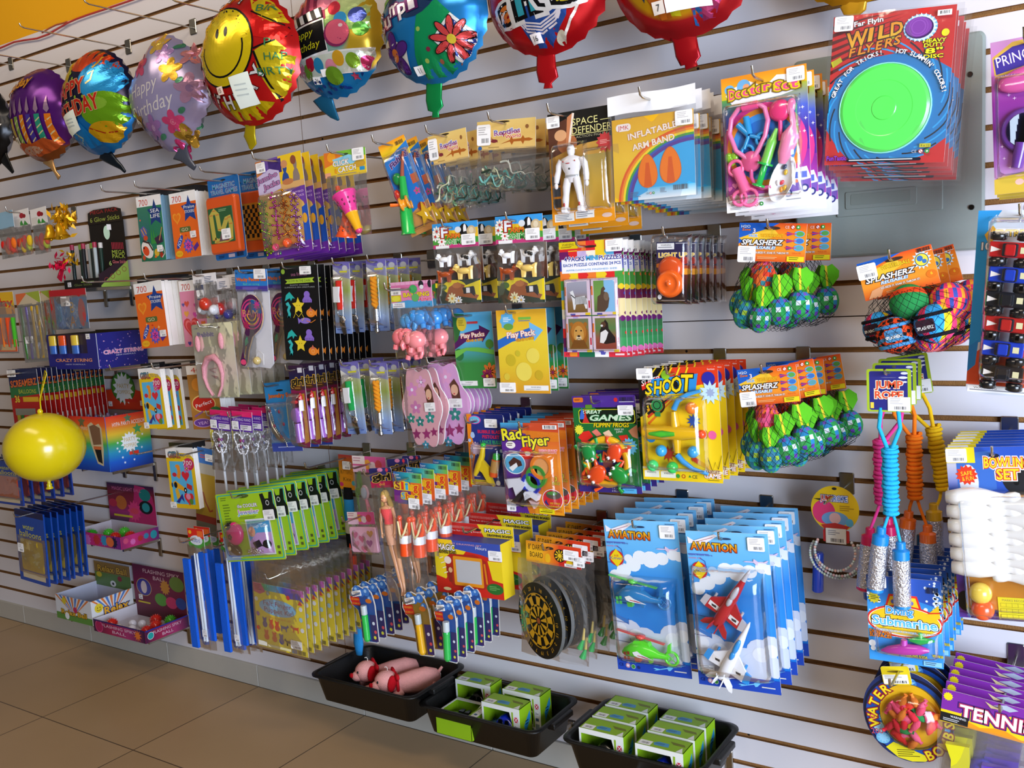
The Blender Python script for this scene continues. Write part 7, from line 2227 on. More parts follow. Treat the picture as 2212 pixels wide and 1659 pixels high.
for i in range(3):
 dx,dy=45*i,-21*i
 p=Pk('drawing_board_box',('red and yellow drawing board box, front one of three','drawing board box between the front and the rear one','rearmost drawing board box with its yellow flap showing')[i],'toy box',(961.8+dx*.95,1126.4+dy),(1108+dx*.9,1139+dy*.95),(982+dx,1266+dy),(.24,.165,.09)[i],group='drawing board boxes')
 W,H=p.w,p.h
 a=p.card('c82820',v1=.30,r=.03,name='hang_flap')
 a.poly([(.48,0),(1,0),(1,1),(.62,1)],'e8cc20').text('MAGNETIC DRAWING FUN',.25,.22,.10,'c83028',w=.40,oc='f0b8a8',ow=.04).text('The fun drawing board',.3,.40,.08,'f0d8d0',w=.46).text('MAGIC',.77,.26,.18,'f4f0ec',w=.36,oc='2a4a20',ow=.08).text('DRAWING BOARD',.80,.50,.11,'6a3a18',w=.36,oc='2a6a28',ow=.05).ell(.48,.28,.06,.06,'30201a')
 m=p.new('box','card')
 m.box(-W*.52,W*.46,-.052,-.0015,-H,-H*.185,'c8281c',['c8281c','e0c020','c83020','e0c020','3a4aa0','b82018'])
 b=Art(m,W*.98,H*.815,-W*.03,-H*.185,-.052)
 b.poly([(0,0),(.6,.0),(.14,.75),(0,.7)],'e8cc20').poly([(.28,0),(1,0),(1,.32),(.7,.22),(.32,.16)],'3a50a8').poly([(.8,.32),(1,.32),(1,.7),(.85,.66)],'e8cc20').poly([(0,.68),(.16,.74),(.3,.98),(0,.9)],'c82818')
 b.text('MAGIC',.19,.14,.11,'f4f0ec',w=.26,oc='2a4a20',ow=.08).text('DRAWING BOARD',.20,.23,.06,'6a3a18',w=.28,oc='2a6a28',ow=.05).text('ART DRAWING SET',.48,.06,.03,'e8a8a0',w=.5).poly([(.16,.34),(.24,.26),(.62,.24),(.78,.34),(.80,.8),(.7,.86),(.26,.86),(.17,.7)],'a8281c').rr(.28,.29,.72,.83,'e0901c',.05).rr(.32,.35,.69,.77,'b8b8b8',.03).line([(.75,.38),(.77,.75)],.025,'d8801c').ell(.2,.38,.055,.07,'e8d8c8').poly([(.18,.5),(.26,.5),(.25,.78),(.2,.78)],'8a2a1c').ell(.23,.56,.03,.05,'d8a878').ell(.88,.82,.12,.10,'2a6a28').fine(.8,.77,.95,.86,3,'70a858').ell(.16,.92,.06,.03,'e8d8a0').fine(.3,.93,.7,.96,2,'e0a878').text('Hours',.72,.10,.06,'e8e8f0',w=.16)
 for k in range(4):
  b.line([(.07+.02*k,.36+.09*k),(.13+.02*k,.33+.09*k)],.012,'f0e8c0')
 p.price(.88,.36,.19,y=-.0535,hh=.15)
 p.end('the drawing board boxes' if i==0 else None,hv=.06,hu=.48,L=.30)
p=Pk('submarine_card','x','toy pack',(1870.7,1240.6),(2032,1256),(1855,1419.6),.26)
W,H=p.w,p.h
a=p.card('2a8ad0',r=.03)
a.grad(0,0,1,1,['2a48a0','2a70c0','3a98d8','48a8e0','2a80d0','3a98dc']).poly([(.44,0),(.9,0),(.9,.3),(.44,.2)],'2a50a8')
rnd=random.Random(3)
for k in range(60):
 u=rnd.choice((rnd.uniform(0,.2),rnd.uniform(.72,1),rnd.uniform(.88,1)))
 v=rnd.uniform(.02,.6)
 a.ell(u,v,rnd.uniform(.008,.028),None,'e4ecf2')
 a.k-=1
a.k+=1
a.rect(.38,.08,.47,.26,'d83020').rect(.40,.10,.45,.26,'e8c020').poly([(.24,.36),(.30,.2),(.68,.2),(.74,.36)],'d83020').poly([(.27,.36),(.32,.225),(.66,.225),(.71,.36)],'e8c020').ell(.5,.51,.52,.19,'d83020',n=36).ell(.5,.51,.49,.17,'f0e8d8',n=36).ell(.5,.505,.475,.16,'e8c020',n=36)
for u in(.36,.48,.60):
 a.ell(u,.285,.034,None,'8a5a98').ell(u,.285,.022,None,'3a70c0')
a.poly([(.8,.4),(.96,.28),(.98,.42),(.9,.46)],'e8c020').line([(.82,.38),(1,.36)],.02,'d83020').text('Diving',.44,.385,.085,'3aa0e0',w=.36,oc='f0f4f8',ow=.05,oc2='12203a').text('Submarine',.50,.515,.10,'3aa0e0',w=.86,oc='f0f4f8',ow=.05,oc2='12203a',c2='68c0f0')
a.text('DIVES AND',.17,.655,.04,'f08a20',w=.30,oc='8a3a10',ow=.05).text('SURFACES',.17,.70,.04,'f08a20',w=.30,oc='8a3a10',ow=.05).ell(.05,.80,.05,None,'e8ecf0').ell(.06,.86,.035,None,'e8ecf0').text('RUNS ON BAKING SODA',.55,.89,.03,'e0d838',w=.48,oc='28382a',ow=.05,shear=.2).text('WITH MINI SUB',.93,.86,.03,'e8d828',w=.14,oc='303018',ow=.05).rect(.74,.93,.98,.985,'8ac8e8').fine(.76,.94,.96,.98,2,'405878').star(.1,.26,.09,10,'c8b828',.7).fine(.05,.23,.16,.29,3,'403810').bars(.8,.08,.97,.15,14).ell(.46,.06,.10,.015,'101830')
m=p.new('toy_submarine','gloss',None,'pink submarine')
x,z=p.q(.50,.80)
m.tube([(x-.045,-.010,z-.010),(x-.03,-.012,z-.006),(x,-.014,z),(x+.03,-.012,z+.002),(x+.047,-.010,z+.002)],[.002,.008,.012,.010,.003],'c03aa8',n=12)
m.tube([(x,-.014,z+.006),(x+.001,-.014,z+.020)],[.008,.006],'c048b0',n=10)
m=p.new('toy_submarine','gloss',None,'green submarine')
x,z=p.q(.72,.685)
m.tube([(x-.022,-.008,z-.002),(x,-.010,z),(x+.026,-.008,z+.002)],[.003,.009,.002],'2ab050',n=12)
m.tube([(x,-.010,z+.004),(x,-.010,z+.016)],[.006,.004],'58b858',n=10)
p.blister(.08,.60,.95,.90,.026,pw=3)
p.price(.16,.07,.24,hh=.13)
p.end('the submarine cards',hv=.05,hu=.48,L=.28)
p.stack(8,.028,'blue diving submarine card',dz=.0018,dx=.0012,front='blue card with a pink and a green toy submarine, front one of its hook',jit=.003,rj=.01)
p=Pk('water_bomb_pack','x','toy pack',(1846,1449),(2037,1449),(1846,1640),.25)
R=p.w/2
a=p.card('1c2a58',name='round_card',outline=[(.5+.5*math.cos(2*PI*k/48),.5-.5*math.sin(2*PI*k/48))for k in range(48)])
a.ell(.5,.5,.495,None,'14162a',n=48).ell(.5,.51,.47,None,'1a4898',n=48)
for u,v,r,c in((.84,.62,.1,'4a98c8'),(.17,.74,.08,'6ab0d0'),(.6,.14,.08,'3a78b8'),(.86,.42,.06,'3a80c0'),(.22,.52,.06,'2a80c8'),(.45,.08,.06,'4a90c8'),(.16,.62,.07,'a8d0d8')):
 a.ell(u,v,r,r*.8,c)
 a.star(u,v,r*.9,9,'8ac0dc',.5)
a.poly([(.18,.84),(.28,.78),(.66,.94),(.6,.985),(.45,.99),(.3,.95)],'d8cc20').fine(.3,.86,.56,.95,4,'6a6010').ell(.55,.50,.36,.36,'6a5a10',n=36).ell(.54,.49,.345,.345,'d8a818',n=36)
a.arc('WATER',.53,.53,.43,.10,'e8d020',190,112,oc='8a1828',ow=.08)
for i,ch in enumerate('BOMBS'):
 t=math.radians(-72+15.5*i)
 a.text(ch,.53+.42*math.cos(t),.51-.42*math.sin(t),.10,'e8d020',oc='8a1828',ow=.08,rot=t+PI/2)
a.text('200',.12,.66,.06,'c84a58',w=.14).ring(.1,.5,.02,.03,'d85050')
rnd=random.Random(5)
x0,z0=p.q(.545,.545)
for k in range(34):
 m=p.new('water_balloon','matte',None,None)
 t,rr=rnd.uniform(0,6.28),math.sqrt(rnd.uniform(0,1))*R*.56
 x,z=x0+rr*math.cos(t),z0+rr*math.sin(t)*.95
 c=rnd.choice(('d82a28','d83040','e05070','e0402c','e06080','d82838','e08030','2a8a48'))
 an=rnd.uniform(0,6.28)
 dx,dz=math.cos(an)*.014,math.sin(an)*.014
 y=-.006-rnd.uniform(0,.022)*(1-rr/(R*.7))
 m.tube([(x-dx,y,z-dz),(x-dx*.4,y-.002,z-dz*.4),(x+dx*.4,y-.002,z+dz*.4),(x+dx,y,z+dz),(x+dx*1.3,y,z+dz*1.3)],[.003,.0075,.007,.003,.0045],c,n=8)
m=p.new('bubble','clear')
m.ell((x0,-.001,z0),(R*.68,.034,R*.68),'w',28,14)
t_=p.card('e0c81c',.32,-.06,.64,.14,r=.12,name='hang_tab',y=-.006)
t_.ell(.5,.28,.3,.06,'8a7a20').rect(.02,.45,.9,.95,'ecebe8').fine(.08,.5,.7,.72,3).bars(.3,.78,.85,.92,9)
p.end('the water bomb packs',hv=.0,hu=.52,L=.34)
p.stack(3,.055,'round water bomb pack',dz=.004,front='round blue water bomb pack full of red balloons, front one of its hook',jit=.004,rj=.04)
p=Pk('tennis_set_bag','x','toy pack',(2037,1487),(2262,1545),(2046,1759),.27)
W,H=p.w,p.h
a=p.card('7a2a98',v1=.26,r=.02,name='header_card')
a.poly([(0,.62),(.2,.62),(.26,.3),(.5,.5),(.7,.3),(1,.4),(1,1),(0,1)],'e8c81c').poly([(.2,.58),(.26,.3),(.34,.4),(.44,.26),(.52,.42),(.7,.2),(.8,.4),(1,.3),(1,.2),(.3,.2)],'7a2a98').poly([(.2,.75),(.4,.9),(.6,.75),(.8,.95),(1,.8),(1,1),(.2,1)],'e8941c').star(.06,.2,.05,12,'e8d020',.8).text('TENNIS',.54,.52,.38,'f4f2f4',w=.70,oc='b02a58',ow=.06,oc2='3a1a68').rect(0,.70,.28,.98,'18181a').text('WARNING:',.18,.78,.07,'f0f0f0',w=.16).fine(.03,.86,.25,.96,2,'c8c8c8').poly([(.5,.12),(.62,.02),(.74,.1),(.66,.2)],'a8b0c0').poly([(.42,.06),(.5,.14),(.6,.2),(.48,.22)],'e8d8a0')
m=p.new('racket','gloss',None,'yellow racket handle')
x,z=p.q(.22,.42)
m.prism([(x-.025,z),(x+.018,z+.006),(x+.022,z-.03),(x+.026,z-.15),(x-.005,z-.15),(x-.012,z-.03)],-.008,.006,'d8d020')
m=p.new('racket','gloss',None,'purple racket handle')
x,z=p.q(.62,.50)
m.prism([(x-.03,z),(x+.03,z+.006),(x+.028,z-.14),(x-.024,z-.14)],-.012,.004,'5a38b0')
m=p.new('ball','matte',None,'blue foam ball')
x,z=p.q(.45,.62)
ball(m,x,.012,z,.032,'4a40a8')
p.bag(0,.24,1.02,1.0,.045,seed=55)
p.end('the tennis sets',hv=.03,hu=.58,L=.30)
p.stack(6,.034,'purple headed tennis set bag',dz=.0025,front='purple and yellow headed tennis set bag, front one of its hook',jit=.002,rj=.008)
# lower left: wands, jewellery, hand mirrors
def dsolve(px,py,X):
 """distance from the wall at which the line of sight through a pixel crosses x = X"""
 r=ray(px,py)
 return-(CAMP.y+r.y*(X-CAMP.x)/r.x)
def wand(i,x,y,d,n):
 p=Pk('flashing_wand','x','toy pack',(x,y),(x+44,y+4),(x,y+43),d)
 W,H=p.w,p.h
 a=p.card('5a2a98',r=0,name='header_card')
 a.rect(0,0,1,.26,'e0206a').text('FLASHING WAND',.5,.40,.14,'d8c8e8',w=.85).fine(.4,.55,.95,.64,1,'a888c8').rect(.4,.66,.94,.92,'e8e4ec').fine(.43,.7,.9,.88,2)
 p.price(.2,.70,.32,hh=.42)
 m=p.new('butterfly','gloss')
 cz=-H*1.62
 for sg in(-1,1):
  for sc,(ox,oz,rx,rz)in enumerate(((.019,.013,.018,.020),(.013,-.016,.012,.013))):
   pts=[(sg*(ox+rx*math.cos(t)*(1+.25*math.sin(t))),-.004,cz+oz+rz*math.sin(t)+.006*math.cos(t))for t in(2*PI*k/20 for k in range(20))]
   m.tube(pts,.0016,'d8d8dc',n=5,closed=True)
   for q in pts[::2]:
    m.ell(q,.0028,'e8e8ec',6,4)
  m.tube([(0,-.004,cz+.02),(sg*.008,-.004,cz+.045),(sg*.016,-.004,cz+.05)],.0012,'d0d0d4',n=4)
 for k,c in enumerate(('8a2a58','7a3a88','6a2a50','58608a')):
  g=p.new('gem','gloss','butterfly')
  g.ell((.006*(1 if k%2 else-1),-.006,cz+(.012 if k<2 else-.008)),(.0045,.003,.0055),c,9,6)
 m=p.new('stick','gloss')
 m.tube([(0,-.002,cz-.02),(.010,.0,cz-.19)],.0042,'c4c4c8',n=8)
 p.bag(-.05,1.0,1.05,3.0,.014,seed=60+i)
 nm='nearer the sticker pads' if i==0 else 'nearer the jewellery set'
 p.end('the wands '+nm,hv=.2,hu=.5,L=d+.05)
 p.stack(n,.04,'purple headed flashing butterfly wand '+nm,front='flashing wand with a silver butterfly, front one '+nm,jit=.005,rj=.03)
wand(0,452.5,884,.25,4)
wand(1,499.5,887,.26,5)
p=Pk('jewelry_set_card','x','toy pack',(569,828),(634,822),(587,976),.2)
a=p.card('2a88c8',r=.02)
a.rect(0,.88,1,1,'3a4aa0').text('Jewelry Set',.5,.19,.06,'e87828',w=.8,oc='8a2010',ow=.04).fine(.2,.93,.8,.96,1,'a8b0e0').ell(.5,.12,.12,.015,'10202c')
m=p.new('tiara','metal',None,'silver tiara and beads')
pts=[p.q(*x)for x in((.12,.34),(.1,.5),(.2,.66),(.34,.78),(.5,.86))]
m.tube([(x,-.008,z)for x,z in pts],[.006,.009,.010,.009,.006],'c8c4b8',n=8)
for k in range(24):
 t=k/23
 u,v=.08+.5*t+.05*math.sin(t*9),.3+.62*t**.9
 x,z=p.q(u,v)
 m.ell((x,-.012,z),.0026,'e0dcd0',6,4)
m=p.new('gem','gloss')
for k,(u,v)in enumerate(((.2,.40),(.28,.62),(.46,.78),(.5,.42),(.6,.6))):
 mm=m if k==0 else p.new('gem','gloss')
 x,z=p.q(u,v)
 mm.ell((x,-.014,z),(.005,.003,.006),'a01848',9,6)
p.blister(.05,.28,.95,.88,.022)
p.end('the jewelry sets',hv=.04,L=.26)
p.stack(3,.06,'blue jewelry set card',front='blue jewelry set card with a silver tiara, front one of its hook',dx=.004)
p=Pk('lipstick_mirror_pack','x','toy pack',(622,790),(654,788.5),(611.6,965),.27,-.12)
W,H=p.w,p.h
ol=[(.08,.03),(.3,0),(.92,0),(1,.05),(1,.3),(1.02,.6),(.98,.9),(.9,.99),(.5,1),(.1,.98),(.02,.9),(-.02,.6),(.02,.3)]
a=p.card('8a1a50',outline=[(min(1,max(0,u)),v)for u,v in ol])
a.grad(0,.0,1,.3,['3a1a3a','1a1a4a','4a2a3a']).text('girl',.5,.19,.10,'k',w=.8,oc='d8a838',ow=.06).ell(.5,.28,.3,.03,'5a3018').fine(.3,.27,.7,.29,1,'c89038').rect(.6,.03,.9,.09,'d8d8e0').poly([(.1,.34),(.9,.32),(.96,.95),(.1,.97)],'8a1848').poly([(.55,.35),(.9,.34),(.92,.92),(.6,.95),(.7,.7)],'c89020')
m=p.new('hand_mirror','gloss',None,'lilac hand mirror')
x,z=p.q(.36,.60)
m.lathe([(0,.014),(.018,.014),(.022,.011),(.023,.0)],'b070d8',n=24,mtx=TR(x,-.002,z,rx=PI/2))
q0,q1=p.q(.38,.70),p.q(.42,.93)
m.tube([(q0[0],-.008,q0[1]),(q1[0],-.008,q1[1])],[.010,.0125],'b070d8',n=10)
m=p.new('lipstick','gloss',None,'red and white lipstick')
x,z=p.q(.80,.42)
m.lathe([(.007,-.030),(.007,.0),(.006,.002),(.006,.014),(.002,.022)],['f0f0f0','c8c8cc','d82028','d82028','d82028'],n=12,mtx=TR(x,-.010,z))
x,z=p.q(.36,.44)
m=p.new('hair_clip','gloss',None,'red hair clip')
m.ell((x,-.010,z),(.018,.007,.006),'d83038',12,7)
p.blister(.0,.33,1.0,.985,.03,pw=4)
p.end('the lipstick packs',hv=.05,L=.31)
p.stack(6,.044,'dark pink lipstick and mirror pack',front='dark pink pack with a lilac hand mirror, front one of its hook',dz=.0006,jit=.003,rj=.03)
def flowers(where,TL,TRr,BL,d,n,c):
 p=Pk('flower_sticker_sheet','x','sticker pack',TL,TRr,BL,d)
 ol=[]
 for k in range(60):
  t=2*PI*k/60
  r=1+.10*math.cos(6*t)+.05*math.cos(2*t+1)
  ol.append((.5+.44*r*math.cos(t),.5-.45*r*math.sin(t)))
 a=p.card(c,outline=ol,thick=.004)
 for k,(u,v,r,cc)in enumerate(((.3,.3,.14,'d88ac0'),(.55,.22,.12,'e0a0c8'),(.35,.5,.13,'c878a8'),(.2,.62,.10,'2a8a78'),(.42,.66,.10,'2a8078'),(.68,.62,.11,'2a8a80'),(.3,.8,.12,'8a2a60'),(.55,.80,.12,'98306a'),(.74,.78,.10,'902a60'),(.5,.92,.08,'2a88a0'),(.7,.34,.1,'e8b0c8'))):
  if cc[0]in '89':
   a.star(u,v,r,5,cc,.45)
  else:
   a.flower(u,v,r,5,cc,'e8e0f0')
 a.poly([(.62,.30),(.72,.24),(.8,.32),(.82,.46),(.66,.48)],'5a3020').ell(.71,.36,.07,.06,'e0b090').ell(.70,.40,.015,.008,'c83040')
 p.blister(.06,.05,.94,.95,.008,pw=1.6)
 p.price(.72,.50,.26,hh=.10)
 p.end('the flower sticker sheets '+where,hv=.06,hu=.45,L=d+.05)
 p.stack(n,.02 if n>3 else .03,'pink flower sticker sheet '+where,front='pink sheet of flower and star stickers, front one '+where,jit=.004)
flowers('nearer the key rings',(858,786),(944,780),(864,976),.28,2,'d8a0a8')
flowers('nearer the play packs',(900,772),(1008,768),(904,968),.23,6,'d8a0d0')
p=Pk('jewel_kit_card','x','toy pack',(464,1069),(589,1055),(478,1214.7),.34)
W,H=p.w,p.h
a=p.card('a8d028',r=.03)
a.rr(.02,.02,.98,.98,'38b0a8',.03).rr(.035,.035,.965,.965,'a4cc24',.03).text('the COOLER',.52,.20,.05,'f0f0f0',w=.34,oc='606870',ow=.06).text('Jeweler',.52,.29,.07,'e86ab0',w=.36,oc='f0f0e8',ow=.06,c2='48a8d0').fine(.08,.06,.22,.12,2,'6a8a20').fine(.10,.16,.24,.44,7,'6a8a20').ell(.48,.06,.10,.03,'4a6018').fine(.35,.36,.75,.40,2,'6a8a20')
a.poly([(.76,.06),(.82,.05),(.84,.13),(.90,.13),(.92,.04),(.97,.04),(.96,.2),(1.0,.3),(.99,.42),(.76,.42),(.78,.22)],'141a18').ring(.87,.19,.02,.03,'c0c0c0')
a.rect(.44,.40,.86,.92,'e4eaf0').rect(.46,.42,.84,.90,'4aa8e0').poly([(.46,.72),(.6,.6),(.84,.6),(.84,.9),(.46,.9)],'c8a0d8').text('Design Guide',.66,.50,.05,'e8f0f8',w=.3).ell(.52,.58,.06,None,'e0a888').text('50',.52,.58,.04,'d85a38').poly([(.5,.74),(.62,.70),(.66,.79),(.54,.83)],'1c1a28').ell(.74,.77,.075,.06,'141414').poly([(.64,.79),(.72,.75),(.72,.82)],'141414').poly([(0,.62),(.14,.68),(.26,.98),(0,.98)],'8aa0b8').fine(.1,.93,.3,.96,1,'e8e8e0')
a.rect(.90,.80,.94,.84,'5a5a30').rect(.90,.88,.94,.92,'5a5a30')
m=p.new('jewel_machine','gloss',None,'pink and black jewel machine')
x,z=p.q(.28,.58)
m.ell((x,-.012,z),(W*.13,.018,H*.17),'e8187a',18,12,rot=M3(0,.35,0))
m.ell((x-W*.03,-.010,z+H*.09),(W*.11,.018,H*.08),'201418',16,8,rot=M3(0,.35,0))
for k in range(5):
 t=2*PI*k/5
 m.ell((x-.004+.006*math.cos(t),-.030,z-.006+.006*math.sin(t)),(.004,.002,.004),'181014',8,5)
m=p.new('jewel_case','gloss',None,'black oval case with a pearl')
x,z=p.q(.22,.80)
m.ell((x,-.010,z),(W*.12,.014,H*.07),'16140f',16,10,rot=M3(0,.7,0))
m.ell((x-.008,-.024,z+.004),(.007,.005,.007),'c8b888',10,7)
m=p.new('stud_heap','metal')
rnd=random.Random(2)
for k in range(70):
 u,v=.54+rnd.gauss(0,.05),.86+rnd.gauss(0,.02)
 x,z=p.q(u,v)
 m.ell((x,-.004-rnd.uniform(0,.006),z),.0022,rnd.choice(('d8d4d0','a8a498','e8e8e8')),6,4)
p.blister(.10,.42,.86,.93,.032,pw=4)
p.price(.87,.36,.18,hh=.15)
p.end('the jewel kits',hv=.06,hu=.48,L=.38)
p.stack(8,.045,'green jewel kit card',front='green jewel kit card with a pink jewel machine, front one of its hook',dz=.0004,jit=.004,rj=.012)
p=Pk('fossil_pack','brown and blue fossil pack leaning beside the lone sticker pad','toy pack',(418,963),(462,972),(430,1150),.20)
a=p.card('8a7028',r=.02)
a.rect(0,0,1,.18,'2a68b0').fine(.3,.08,.8,.13,2,'c83828').rect(0,.18,1,.3,'a8a090').grad(0,.3,1,.78,['a88820','b08c28','987820']).line([(.15,.5),(.4,.52),(.5,.62),(.7,.72),(.85,.7)],.07,'8a3a1c').rect(0,.78,1,.86,'7a2a20').rect(0,.86,1,1,'5a584a')
p.price(.8,.1,.4,hh=.08)
p.end('the fossil pack',hv=.03,L=.3)
for i,(x,y,d,ln)in enumerate(((404,1140,.34,1.0),(418,1136,.25,.95),(436,1140,.16,.85),(474,1150,.30,1.0),(505,1158,.22,.95),(530,1160,.14,.9))):
 p=Pk('brush_bag',('blue brush bag with a red header, frontmost of the row','second blue brush bag from the front of the row','third blue brush bag of the row, close to the wall','blue brush bag under the green jewel kits, nearest of those three','middle brush bag of three under the jewel kits','brush bag closest to the wall under the jewel kits')[i],'craft pack',(x,y),(x+34,y+4),(x+20,y+255*ln),d,group='blue brush bags')
 W,H=p.w,p.h
 a=p.card('d8281c',v1=.16,r=0,name='header_card')
 a.rect(0,.5,1,1,'4a9a38').ell(.5,.6,.4,.25,'d8dce4').text('KIDS',.5,.62,.16,'3a5ab0',w=.5).ell(.15,.2,.1,.1,'e8b020').rect(.6,.1,.95,.4,'e86a28')
 for k,(u0,u1)in enumerate(((-.1,.32),(.62,1.1))):
  m=p.new('blue_sleeve','matte')
  (xa,za),(xb,zb)=p.q(u0,.24-.05*k),p.q(u1,.98-.06*k)
  m.rbox(xa,xb,-.026+.02*k,-.018+.02*k,zb,za,'1a5cd0',.002)
 for k in range(2):
  m=p.new('brush','gloss',None,'white brush')
  xa,za=p.q(.40+.16*k,.2)
  xb,zb=p.q(.48+.14*k,.93)
  m.tube([(xa,-.006,za),((xa+xb)/2,-.006,(za+zb)/2),(xb,-.006,zb)],[.003,.005,.006],'c8d0d8',n=8)
 p.bag(-.12,.14,1.12,1.0,.02,seed=i+80,wob=.004)
 if i in(0,3):
  p.price(.62,.86,.3,hh=.06,y=-.014)
 p.end('the brush bags '+('by the boxes' if i==0 else 'under the jewel kits')if i in(0,3)else None,hv=.08,L=d+.06)
p=Pk('puppet_kit','x','toy pack',(546.4,1256.6),(655,1278),(550,1392),.34)
W,H=p.w,p.h
a=p.card('ecd428',r=0,name='insert_card')
a.grad(.0,0,1,.10,['e0a028','48a848','58c0d8','3a50b0','8a48a8','d868c0'],True).poly([(0,0),(.16,.0),(.24,.12),(.12,.17),(0,.14)],'c84a70').fine(.03,.02,.17,.12,4,'701838').poly([(.6,.08),(.9,.05),(1,.2),(.9,.15),(.7,.16)],'5a4aa0').ell(.46,.34,.37,.13,'88c0e0',n=30).text('Felt Finger',.46,.285,.075,'8a2a58',w=.56).text('Puppet Kit',.47,.385,.075,'8a2a58',w=.56).text('collect them all',.46,.50,.04,'e88a28',w=.48)
for u,v,c in((.18,.61,'2a3a88'),(.31,.62,'d8481c'),(.43,.63,'d8481c'),(.58,.62,'2a4a98'),(.78,.60,'d84a1c'),(.20,.80,'d84a1c'),(.36,.81,'d8501c'),(.50,.82,'2a3a88'),(.64,.83,'1c2a1c'),(.78,.82,'303028')):
 if u in(.58,.78,.64):
  sil(a,'animal',u,v,.17,.12,c,u==.58)
 else:
  a.ell(u,v+.02,.05,.05,c).ell(u,v-.045,.035,.035,c).ell(u-.03,v-.075,.012,.02,c).ell(u+.03,v-.075,.012,.02,c)
for u,v,c in((.05,.25,'e8e8e0'),(.06,.48,'8a5aa8'),(.05,.7,'c83028'),(.93,.28,'e8e8f0'),(.93,.6,'e8e8f0'),(.7,.14,'d83030'),(.3,.13,'9a9a8a'),(.92,.44,'a8d0e8')):
 a.ell(u,v,.035,.035,c)
a.poly([(.88,.22),(.93,.15),(.97,.22)],'d83028').rect(.02,.90,.2,.97,'ece8d8').rect(.22,.93,.68,.97,'e8e0a8').bars(.82,.92,.97,.98,9).rect(.70,.92,.8,.98,'6a7a90')
p.bag(-.03,-.34,1.04,1.03,.02,seed=91)
p.price(.80,.84,.22,hh=.13)
p.end('the puppet kits',hv=-.16,hu=.5,L=.38)
p.stack(11,.029,'yellow felt puppet kit',front='yellow felt finger puppet kit, front one of its hook',dz=.0012,jit=.004,rj=.008)
p=Pk('kite','long rolled butterfly kite in blue, orange and black beside the wall seam','kite',(730,981),(763,984),(752,1408),.10)
W,H=p.w,p.h
a=p.card('d8881c',v1=.17,r=.06,name='header_card')
a.grad(0,0,1,.4,['b83038','c8701c','d89018']).text('BUTTERFLY',.5,.50,.10,'5a4010',w=.8).text('Kite',.5,.70,.12,'5a4010',w=.5).ell(.1,.86,.14,.06,'c8306a').ell(.9,.8,.12,.07,'48a0b0')
m=p.new('rolled_kite','matte')
rings=[]
cs=['101014','2a88c8','2a88c8','c8c4b8','101014','101014','d8401c','101014','2a88c8','2a88c8','c8a828','101014','2a88c8','2a88c8','2a88c8']
m.lathe([((.016+.004*math.sin(k*.5))*(1 if k<15 else .6),-H*(.16+.84*k/15))for k in range(16)],cs,n=14,mtx=Matrix.Diagonal((1,.6,1,1)))
m.ell((.004,-.012,-H*.52),(.006,.004,H*.09),'d8401c',8,8)
m.ell((-.004,-.012,-H*.80),(.008,.004,H*.03),'c8a828',8,8)
p.price(.55,.05,.5,hh=.04)
p.end('the butterfly kite',hv=.015,L=.27)
for i,(x,y,d,hh)in enumerate(((749,1106,.20,88),(760,984,.19,150))):
 p=Pk('makeup_set',('pink make up palette bag beside the kite','pink toy hand mirror bag above the make up palette')[i],'toy pack',(x,y),(x+58+14*i,y+4*i),(x+5,y+hh),d)
 W,H=p.w,p.h
 hv=.30 if i==0 else .23
 a=p.card('d85a98',v1=hv,r=.05,name='header_card')
 a.ell(.45,.5,.1,.3,'e8a040').ell(.6,.6,.1,.28,'e0c8d0').ell(.78,.5,.1,.3,'c84a58').rect(.0,.0,.38,.5,'f0e0e0').fine(.03,.1,.34,.42,2,'c890a0').rect(0,.6,.4,1,'e8c0d8')
 if i==0:
  m=p.new('palette','gloss',None,'pink palette')
  (xa,za),(xb,zb)=p.q(.02,.36),p.q(1.0,.98)
  m.rbox(xa,xb,-.004,.006,zb,za,'e8b0c8',.005)
  b=Art(m,xb-xa,za-zb,(xa+xb)/2,za,-.004)
  for u,v,c in((.2,.3,'d87098'),(.78,.25,'c8905a'),(.45,.45,'d86890'),(.22,.65,'e088a8'),(.72,.62,'a85a90'),(.5,.85,'e0789a')):
   b.heart(u,v,.12,c)
 else:
  m=p.new('toy_mirror','gloss',None,'pale hand mirror')
  x0,z0=p.q(.3,.52)
  m.ell((x0,0,z0),(.017,.006,.024),'e0b8c8',14,9)
  m.ell((x0,-.004,z0),(.012,.004,.018),'a8b0c0',14,9)
  m.tube([(x0+.004,0,z0-.02),(x0+.012,0,z0-.055)],[.005,.007],'e890a8',n=8)
 p.bag(0,hv-.02,1,1.02,.02,seed=i+7)
 p.end('the make up palette' if i==0 else 'the toy mirror bag',hv=.1,hu=.55,L=d+.08)
